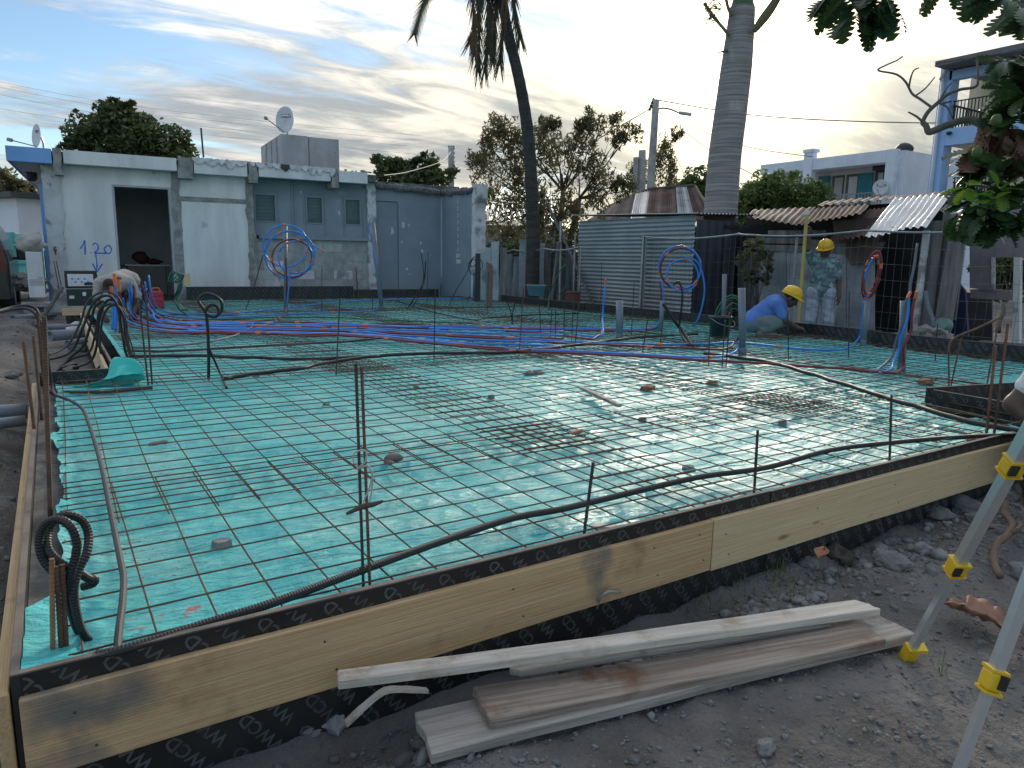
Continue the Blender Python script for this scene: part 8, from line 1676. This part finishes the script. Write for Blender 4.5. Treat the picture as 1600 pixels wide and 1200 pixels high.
# ------------------------------------------------------------------ foreground: planks, tripod, stones
def plank(cs, z, thick, mat, label, seed, notch=None):
    """cs: top-face corners in pixels: far-left, near-left, near-right, far-right"""
    zl = z if notch is None else notch; P = [G(x, y, zl if i < 2 else z) for i, (x, y) in enumerate(cs)]; n = 26; m_ = 4; vs = []
    for i in range(n+1):
        t = i/n; a = P[0]+(P[3]-P[0])*t; b_ = P[1]+(P[2]-P[1])*t
        for j in range(m_+1):
            p = a+(b_-a)*j/m_; q = Vector((t*5, j*0.4, seed)); e = 0.0012*noise.noise(q*1.5)
            if i in (0, n): p = p+(P[3]-P[0]).normalized()*(0.014*noise.noise(Vector((j*1.3, seed, i))))
            if j in (0, m_): p = p+(b_-a).normalized()*(0.0025*noise.noise(Vector((t*4, j, seed))))
            vs.append(p+Vector((0, 0, e+0.010*math.sin(math.pi*t)*(seed % 2-.5))))
    k = len(vs); vs += [v-Vector((0, 0, thick*(1+0.03*noise.noise(v*5)))) for v in vs]; w = m_+1
    fs = [(i*w+j, i*w+j+1, (i+1)*w+j+1, (i+1)*w+j) for i in range(n) for j in range(m_)]; fs += [tuple(k+q for q in f[::-1]) for f in fs]
    for i in range(n): fs += [(i*w, (i+1)*w, k+(i+1)*w, k+i*w), ((i+1)*w+m_, i*w+m_, k+i*w+m_, k+(i+1)*w+m_)]
    for j in range(m_): fs += [(j+1, j, k+j, k+j+1), (n*w+j, n*w+j+1, k+n*w+j+1, k+n*w+j)]
    c = (P[0]+P[2])/2-Vector((0, 0, thick)); ex = (P[3]-P[0]).normalized(); ang = math.atan2(ex.y, ex.x); rm = Matrix.Rotation(-ang, 3, 'Z')
    me = bpy.data.meshes.new('plank'); me.from_pydata([rm @ (v-c) for v in vs], [], fs); me.materials.append(mat); o = bpy.data.objects.new('plank', me); col.objects.link(o); o.location = c; o.rotation_euler.z = ang
    bv = o.modifiers.new('b', 'BEVEL'); bv.width = .003; bv.segments = 1; bv.limit_method = 'ANGLE'; bv.angle_limit = R(50)
    return tag(o, label, 'plank', 'planks piled before the form')
plank(((648, 1112), (674, 1178), (1432, 990), (1372, 960)), -0.248, 0.032, grey_wood, 'lowest grey plank of the pile, longest at both ends', 1)
plank(((738, 1073), (766, 1124), (1387, 999), (1342, 972)), -0.216, 0.030, brown_wood, 'brown stained plank lying second in the pile', 2)
plank(((795, 1042), (815, 1047), (1300, 975), (1270, 965)), -0.212, 0.026, grey_wood, 'narrow plank almost hidden under the pale top plank', 3)
plank(((529, 1046), (526, 1064), (1377, 951), (1335, 936)), -0.182, 0.028, white_wood, 'pale plank on top of the pile, reaching farthest left', 4, -0.098)
mb = MB(); zz_ = -.27; P = catmull([G(540, 1128, zz_), G(570, 1100, zz_+.03), G(600, 1077, zz_+.06), G(630, 1074, zz_+.05), G(668, 1076, zz_+.02)], 4)
vs = []
for i, p in enumerate(P):
    t = (P[min(i+1, len(P)-1)]-P[max(0, i-1)]).normalized(); s_ = t.cross(V(0, 0, 1)).normalized(); w_ = 0.010+0.003*noise.noise(p*30); vs += [p+s_*w_, p-s_*w_, p-s_*w_-V(0, 0, .012), p+s_*w_-V(0, 0, .012)]
mb.add(vs, [(i*4+j, i*4+(j+1) % 4, (i+1)*4+(j+1) % 4, (i+1)*4+j) for i in range(len(P)-1) for j in range(4)]+[(3, 2, 1, 0), tuple((len(P)-1)*4+j for j in range(4))]); thing(mb, 'broken_lath', white_wood, P[0], 'broken pale lath lying by the left end of the plank pile', 'lath')

# surveying tripod at the right
hd_ = DD(1864, 215, 2.0); tr = empty('survey_tripod', (hd_.x, hd_.y, -0.3), 'aluminium surveying tripod with yellow clamps at the right edge', 'tripod')
foot1 = G(1416, 1030, gz(2.63, 1.28)); 
def on_line(px, py, A, Bq):    # point on segment A->B line closest to the pixel ray
    d = ray(px, py).normalized(); e = (Bq-A).normalized(); w0 = A-CAM; b = e.dot(d); den = 1-b*b; s_ = (b*d.dot(w0)-e.dot(w0))/den; return A+e*s_
f2 = G(1440, 1360, -0.29); foot3 = Vector((hd_.x+1.0, hd_.y+0.55, -0.3))
def leg(A, H_, clamps, lev=1, w=0.030):
    ax = (H_-A).normalized(); ln = (H_-A).length; sx_ = ax.cross(fw).normalized(); r_ = empty_leg = None
    mb = MB(); q = Matrix((sx_, ax.cross(sx_), ax)).transposed()
    c0 = clamps[0]; tl = MB(); tl.box(A+ax*(c0*.5+.02), (w*.62, w*.62, c0+.04), q); lo_ = tl.build('lower_tube', alu, tr)
    tm = MB(); tm.box(A+ax*((clamps[0]+clamps[1])/2), (w*.8, w*.8, clamps[1]-clamps[0]), q); tm.build('middle_tube', alu, tr)
    tu = MB(); tu.box(A+ax*((clamps[1]+ln)/2), (w*1.02, w*1.02, ln-clamps[1]), q); up_ = tu.build('upper_tube', alu, tr)
    ch = MB(); ch.box(A+ax*((clamps[1]+ln)/2)+q @ V(0, -w*.53, 0), (w*.4, w*.06, ln-clamps[1]-.05), q); ch.build('channel', steel, up_)
    for c_ in clamps:
        cm = MB(); cm.box(A+ax*c_, (w*1.25, w*1.3, .042), q); k = cm.build('clamp', yellow_plastic, tr); b_ = k.modifiers.new('b', 'BEVEL'); b_.width = .006; b_.segments = 2
        lv = MB(); lv.box(A+ax*(c_+.004)+q @ V(w*.35*lev, w*.70, 0), (w*.6, w*.2, .03), q); k2 = lv.build('lever', black_plastic, k)
        rg = MB(); rg.box(A+ax*(c_+.024), (w*1.34, w*1.38, .006), q); rg.box(A+ax*(c_-.024), (w*1.34, w*1.38, .006), q); rg.build('rims', yellow_plastic, k, kind='stuff')
    ft = MB(); ft.box(A+ax*.03, (w*1.0, w*1.0, .075), q); ft.box(A+ax*.062+q @ V(-w*.5, 0, 0), (w*1.4, w*.9, .014), q); ft.build('foot', yellow_plastic, tr)
    sp_ = MB(); sp_.lathe([(0.011, 0), (0.002, -.05)], A, 8, q); sp_.build('spike', steel, tr)
def t_of(px, py, A, H_): return (on_line(px, py, A, H_)-A).dot((H_-A).normalized())
leg(foot1, hd_, (t_of(1498, 887, foot1, hd_), t_of(1586, 730, foot1, hd_)), w=0.036)
leg(f2, hd_, (t_of(1550, 1062, f2, hd_), t_of(1640, 830, f2, hd_)), -1, w=0.028)
leg(foot3, hd_, (0.55, 1.0), w=0.036)
mb = MB(); mb.lathe([(0.0, -.03), (.085, -.03), (.09, 0), (.09, .02), (.03, .025), (.03, .05), (0, .05)], hd_, 20); mb.build('head', yellow_plastic, tr)

# boulders, rubble and litter
def rock(px, py, s_, label, mat=stone, z=None, seed=0, amp=.35, flat=.7, cat='rock', group='stones on the soil'):
    p = G(px, py, -0.28); zg = gz(p.x, p.y); p = G(px, py, zg+s_[2]*.4); mb = MB(); mb.blob(p, s_, seed, amp, 3, rot=Matrix.Rotation(seed*1.3, 3, 'Z'), freq=1.5)
    return thing(mb, 'rock', mat, (p.x, p.y, zg), label, cat, group, False)
rk_l = [((1392, 878), (.085, .06, .045), rubble, 'largest pale concrete lump below the right form board'), ((1438, 858), (.05, .04, .03), rubble, 'smaller pale concrete lump right of the largest one'), ((1375, 860), (.05, .035, .03), rubble, 'pale concrete lump partly behind the largest one'), ((1505, 792), (.10, .08, .055), stone, 'broad grey boulder below the right form board'), ((1540, 768), (.08, .06, .05), stone, 'grey boulder against the right form board'), ((1462, 803), (.09, .07, .04), stone, 'flat grey boulder left of the broad one'), ((1575, 778), (.05, .05, .04), stone, 'small boulder right of the broad one'), ((1525, 812), (.06, .05, .035), stone, 'small grey stone before the broad boulder'), ((1592, 895), (.06, .05, .05), stone, 'dark stone by the upper tripod tube'), ((1197, 1170), (.035, .022, .022), rubble, 'loose grey stone alone on the soil before the planks'), ((990, 1187), (.018, .015, .012), stone, 'small round pebble at the bottom edge'), ((1045, 905), (.06, .04, .035), stone, 'dark lump below the form board, over the pale plank'), ((1008, 918), (.05, .035, .03), stone, 'grey lump left of the dark one below the form board'), ((985, 940), (.04, .03, .025), stone, 'small grey lump above the pale plank'), ((918, 955), (.05, .035, .03), rubble, 'pale lump by the grass below the form board'), ((1088, 893), (.05, .035, .028), stone, 'lump under the joint of the two front boards'), ((1120, 905), (.035, .03, .02), stone, 'small stone right of the board joint'),
    ((515, 1115), (.07, .045, .045), rubble, 'grey mortar lump under the left end of the pale plank'), ((440, 1160), (.08, .05, .04), rubble, 'rubble lump at the bottom left, right one'), ((395, 1188), (.06, .045, .04), rubble, 'rubble lump at the bottom left, left one'), ((480, 1135), (.05, .04, .03), rubble, 'rubble lump between the mortar lump and the bottom edge'), ((700, 1075), (.03, .025, .02), stone, 'small stone by the brown plank end'), ((1310, 870), (.07, .045, .05), bark, 'dark root stump beside the black plywood'), ((1262, 880), (.05, .04, .03), stone, 'dark clod left of the root stump'), ((20, 585), (.09, .06, .04), stone, 'flat stone on the soil left of the notch'), ((120, 545), (.12, .08, .05), stone, 'grey stone between the black conduit arcs'), ((95, 520), (.16, .11, .09), stone, 'large boulder before the open green case'), ((60, 505), (.10, .08, .06), stone, 'boulder left of the large one by the green case'), ((30, 615), (.05, .04, .03), stone, 'small stone near the four tall bars')]
for k, (pq, s_, mt, lb) in enumerate(rk_l): rock(pq[0], pq[1], s_, lb, mt, seed=k+1)
# curled palm sheath and root piece
c0 = G(1540, 972, -.27); mb = MB(); vs = []; n = 22
A, Bq = G(1478, 950, -.25), G(1598, 998, -.27); ax = (Bq-A)
for i in range(n+1):
    t = i/n; p = A+ax*t; s_ = ax.normalized().cross(V(0, 0, 1)); w_ = 0.075*math.sin(math.pi*(0.10+0.88*t))**0.9*(1.3-0.6*t)*(1+0.35*noise.noise(Vector((t*6, 1, 0))))
    for j in range(7):
        u_ = (j-3)/3; vs.append(p+s_*w_*u_+V(0, 0, 0.05*abs(u_+.2)**1.2*math.sin(math.pi*min(1, t+.1))+.022*noise.noise(Vector((t*9, u_*2.5, 3)))+.012))
mb.add(vs, [(i*7+j, i*7+j+1, (i+1)*7+j+1, (i+1)*7+j) for i in range(n) for j in range(6)]); o = thing(mb, 'palm_sheath', M('copper_brown_sheath', (0.30, 0.15, 0.095), (0.20, 0.095, 0.06), 0.6, 5, (1, 1, 1), bump=.3, bscale=30), c0, 'curled copper brown palm sheath between the tripod legs', 'palm sheath', None, True); q = o.modifiers.new('s', 'SOLIDIFY'); q.thickness = .004
mb = MB(); mb.tube(catmull([G(1572, 785, -.2), G(1568, 800, -.19), G(1582, 818, -.18), G(1575, 835, -.19), G(1558, 850, -.21), G(1552, 875, -.24), G(1562, 900, -.26)], 5), [.016+.008*noise.noise(Vector((i*.7, 2, 0))) for i in range(31)], 8); mb.tube([G(1575, 835, -.19), G(1590, 828, -.17), G(1602, 810, -.2)], [.014, .011, .006], 7)
thing(mb, 'root_piece', M('brown_root', (0.19, 0.13, 0.09), (0.12, 0.08, 0.055), 0.9, 6, bump=.6, bscale=20), G(1562, 900, -.27), 'twisted brown root lying right of the upper tripod leg', 'root', None, True)
dryleaf(G(1283, 868, -.22), .12, .03, .4, 'orange brown leaf by the root stump under the form', curl=.6)
mb = MB(); mb.tube(catmull([G(930, 958, -.25), G(938, 935, -.15), G(950, 925, -.12), G(965, 925, -.14), G(975, 922, -.2)], 6), .005, 6); thing(mb, 'hose_scrap', M('grey_hose_scrap', (0.28, 0.28, 0.27), (0.2, 0.2, 0.2), .6, 5), G(930, 958, -.28), 'bent grey hose scrap sticking out below the front form', 'hose', None, True)
mb = MB(); mb.blob(G(4, 1150, -.22), (.06, .09, .07), 4, .6, 3, freq=2.4); thing(mb, 'plastic_bag', M('white_bag', (0.6, 0.58, 0.55), (0.45, 0.42, 0.4), .5, 8), G(4, 1150, -.28), 'crumpled white bag at the bottom left edge', 'bag', None, True)
for k, (px, py) in enumerate(((128, 505), (120, 512), (135, 510))): 
    p = G(px, py, -.1); mb = MB(); mb.blob(p, (.14, .08, .025), k+3, .6, 2, freq=2.5); thing(mb, 'plastic_scrap', M('white_scrap', (0.55, 0.55, 0.55), (0.42, 0.42, 0.42), .6, 6), p, ['white plastic scrap among the grey pipes, right one', 'white plastic scrap among the grey pipes, left one', 'white plastic scrap among the grey pipes, farthest one'][k], 'scrap', None, False)

# gravel and grass: nobody could count these
def gravel(n, area, smin, smax, name, mat, label, pw=2.2, dens=None):
    bm = bmesh.new(); bmesh.ops.create_icosphere(bm, subdivisions=1, radius=1); bv_ = np.array([v.co[:] for v in bm.verts]); bf_ = np.array([[v.index for v in f.verts] for f in bm.faces]); bm.free()
    Vs = []; Fs = []; c = 0
    while c < n:
        x = nrs.uniform(area[0], area[1]); y = nrs.uniform(area[2], area[3])
        if dens and nrs.uniform() > dens(x, y): c += 0.2; continue
        s_ = smin+(smax-smin)*nrs.uniform()**pw; z = gz(x, y); a = nrs.uniform(0, 6.28); sh = nrs.uniform(.55, 1.2, 3); q = bv_*(1+.28*nrs.normal(size=(len(bv_), 1)))*sh*s_; q = q*[1, 1, .7]
        ca, sa = math.cos(a), math.sin(a); q = np.stack([q[:, 0]*ca-q[:, 1]*sa+x, q[:, 0]*sa+q[:, 1]*ca+y, q[:, 2]+z+s_*.15], 1); Fs.append(bf_+len(Vs)*len(bv_)); Vs.append(q); c += 1
    o = fast_mesh(name, np.concatenate(Vs), np.concatenate(Fs), mat); tag(o, label, 'gravel', None, 'stuff'); return o
gmat = M('gravel_stone', (0.13, 0.128, 0.125), (0.21, 0.207, 0.20), 0.95, 60, rand=0)
gravel(9000, (0.2, 4.8, 0.35, 1.77), 0.0018, 0.011, 'gravel', gmat, 'fine dark gravel and pebbles strewn over the soil before the form', 2.6)
gravel(1500, (0.0, 4.8, 1.30, 1.77), 0.004, 0.026, 'rubble_crumbs', rubble, 'crumbs of rubble along the foot of the front form', 2.6, lambda x, y: 0.25+0.75*sst(1.35, 1.65, y))
gravel(230, (0.15, 4.6, 1.40, 1.76), 0.010, 0.042, 'rubble_heap', stone, 'broken lumps of rubble heaped along the foot of the front form', 1.8, lambda x, y: (0.3+0.7*sst(1.4, 1.62, y))*(0.35+0.65*max(0, noise.noise(Vector((x*2.1, 3, 0)))+.5)))
gravel(3500, (-5, -0.2, 2.5, 15), 0.006, 0.03, 'gravel', gmat, 'loose gravel on the soil left of the slab', 2.6)
def grass(spots, label):
    mb = MB()
    for (px, py, n, h) in spots:
        p0 = G(px, py, -.27); 
        for k in range(n):
            x, y = p0.x+rnd.gauss(0, .045), p0.y+rnd.gauss(0, .03); z = gz(x, y); a = rnd.uniform(0, 6.28); hh = h*rnd.uniform(.4, 1.2); ln = rnd.uniform(.2, .9)*hh; w_ = rnd.uniform(.0012, .0025); d = Vector((math.cos(a), math.sin(a), 0)); s_ = Vector((-d.y, d.x, 0))*w_; b_ = Vector((x, y, z-.005)); m1 = b_+d*ln*.35+V(0, 0, hh*.65); e = b_+d*ln+V(0, 0, hh*.85)
            mb.add([b_-s_, b_+s_, m1+s_, m1-s_, e], [(0, 1, 2, 3), (3, 2, 4)])
    o = mb.build('grass', grass_mat); tag(o, label, 'grass', None, 'stuff')
grass([(1195, 868, 60, .10), (1210, 885, 40, .07), (1180, 880, 40, .06), (1225, 900, 25, .05), (1090, 925, 25, .06), (1130, 930, 25, .04), (850, 985, 40, .08), (870, 975, 30, .10), (905, 968, 25, .07), (30, 1185, 30, .10), (20, 1165, 20, .10), (1478, 1030, 14, .04), (1240, 925, 18, .04), (1160, 905, 20, .05), (1290, 885, 20, .04), (1300, 1010, 6, .03)], 'sparse grass blades along the front form and by the tripod')
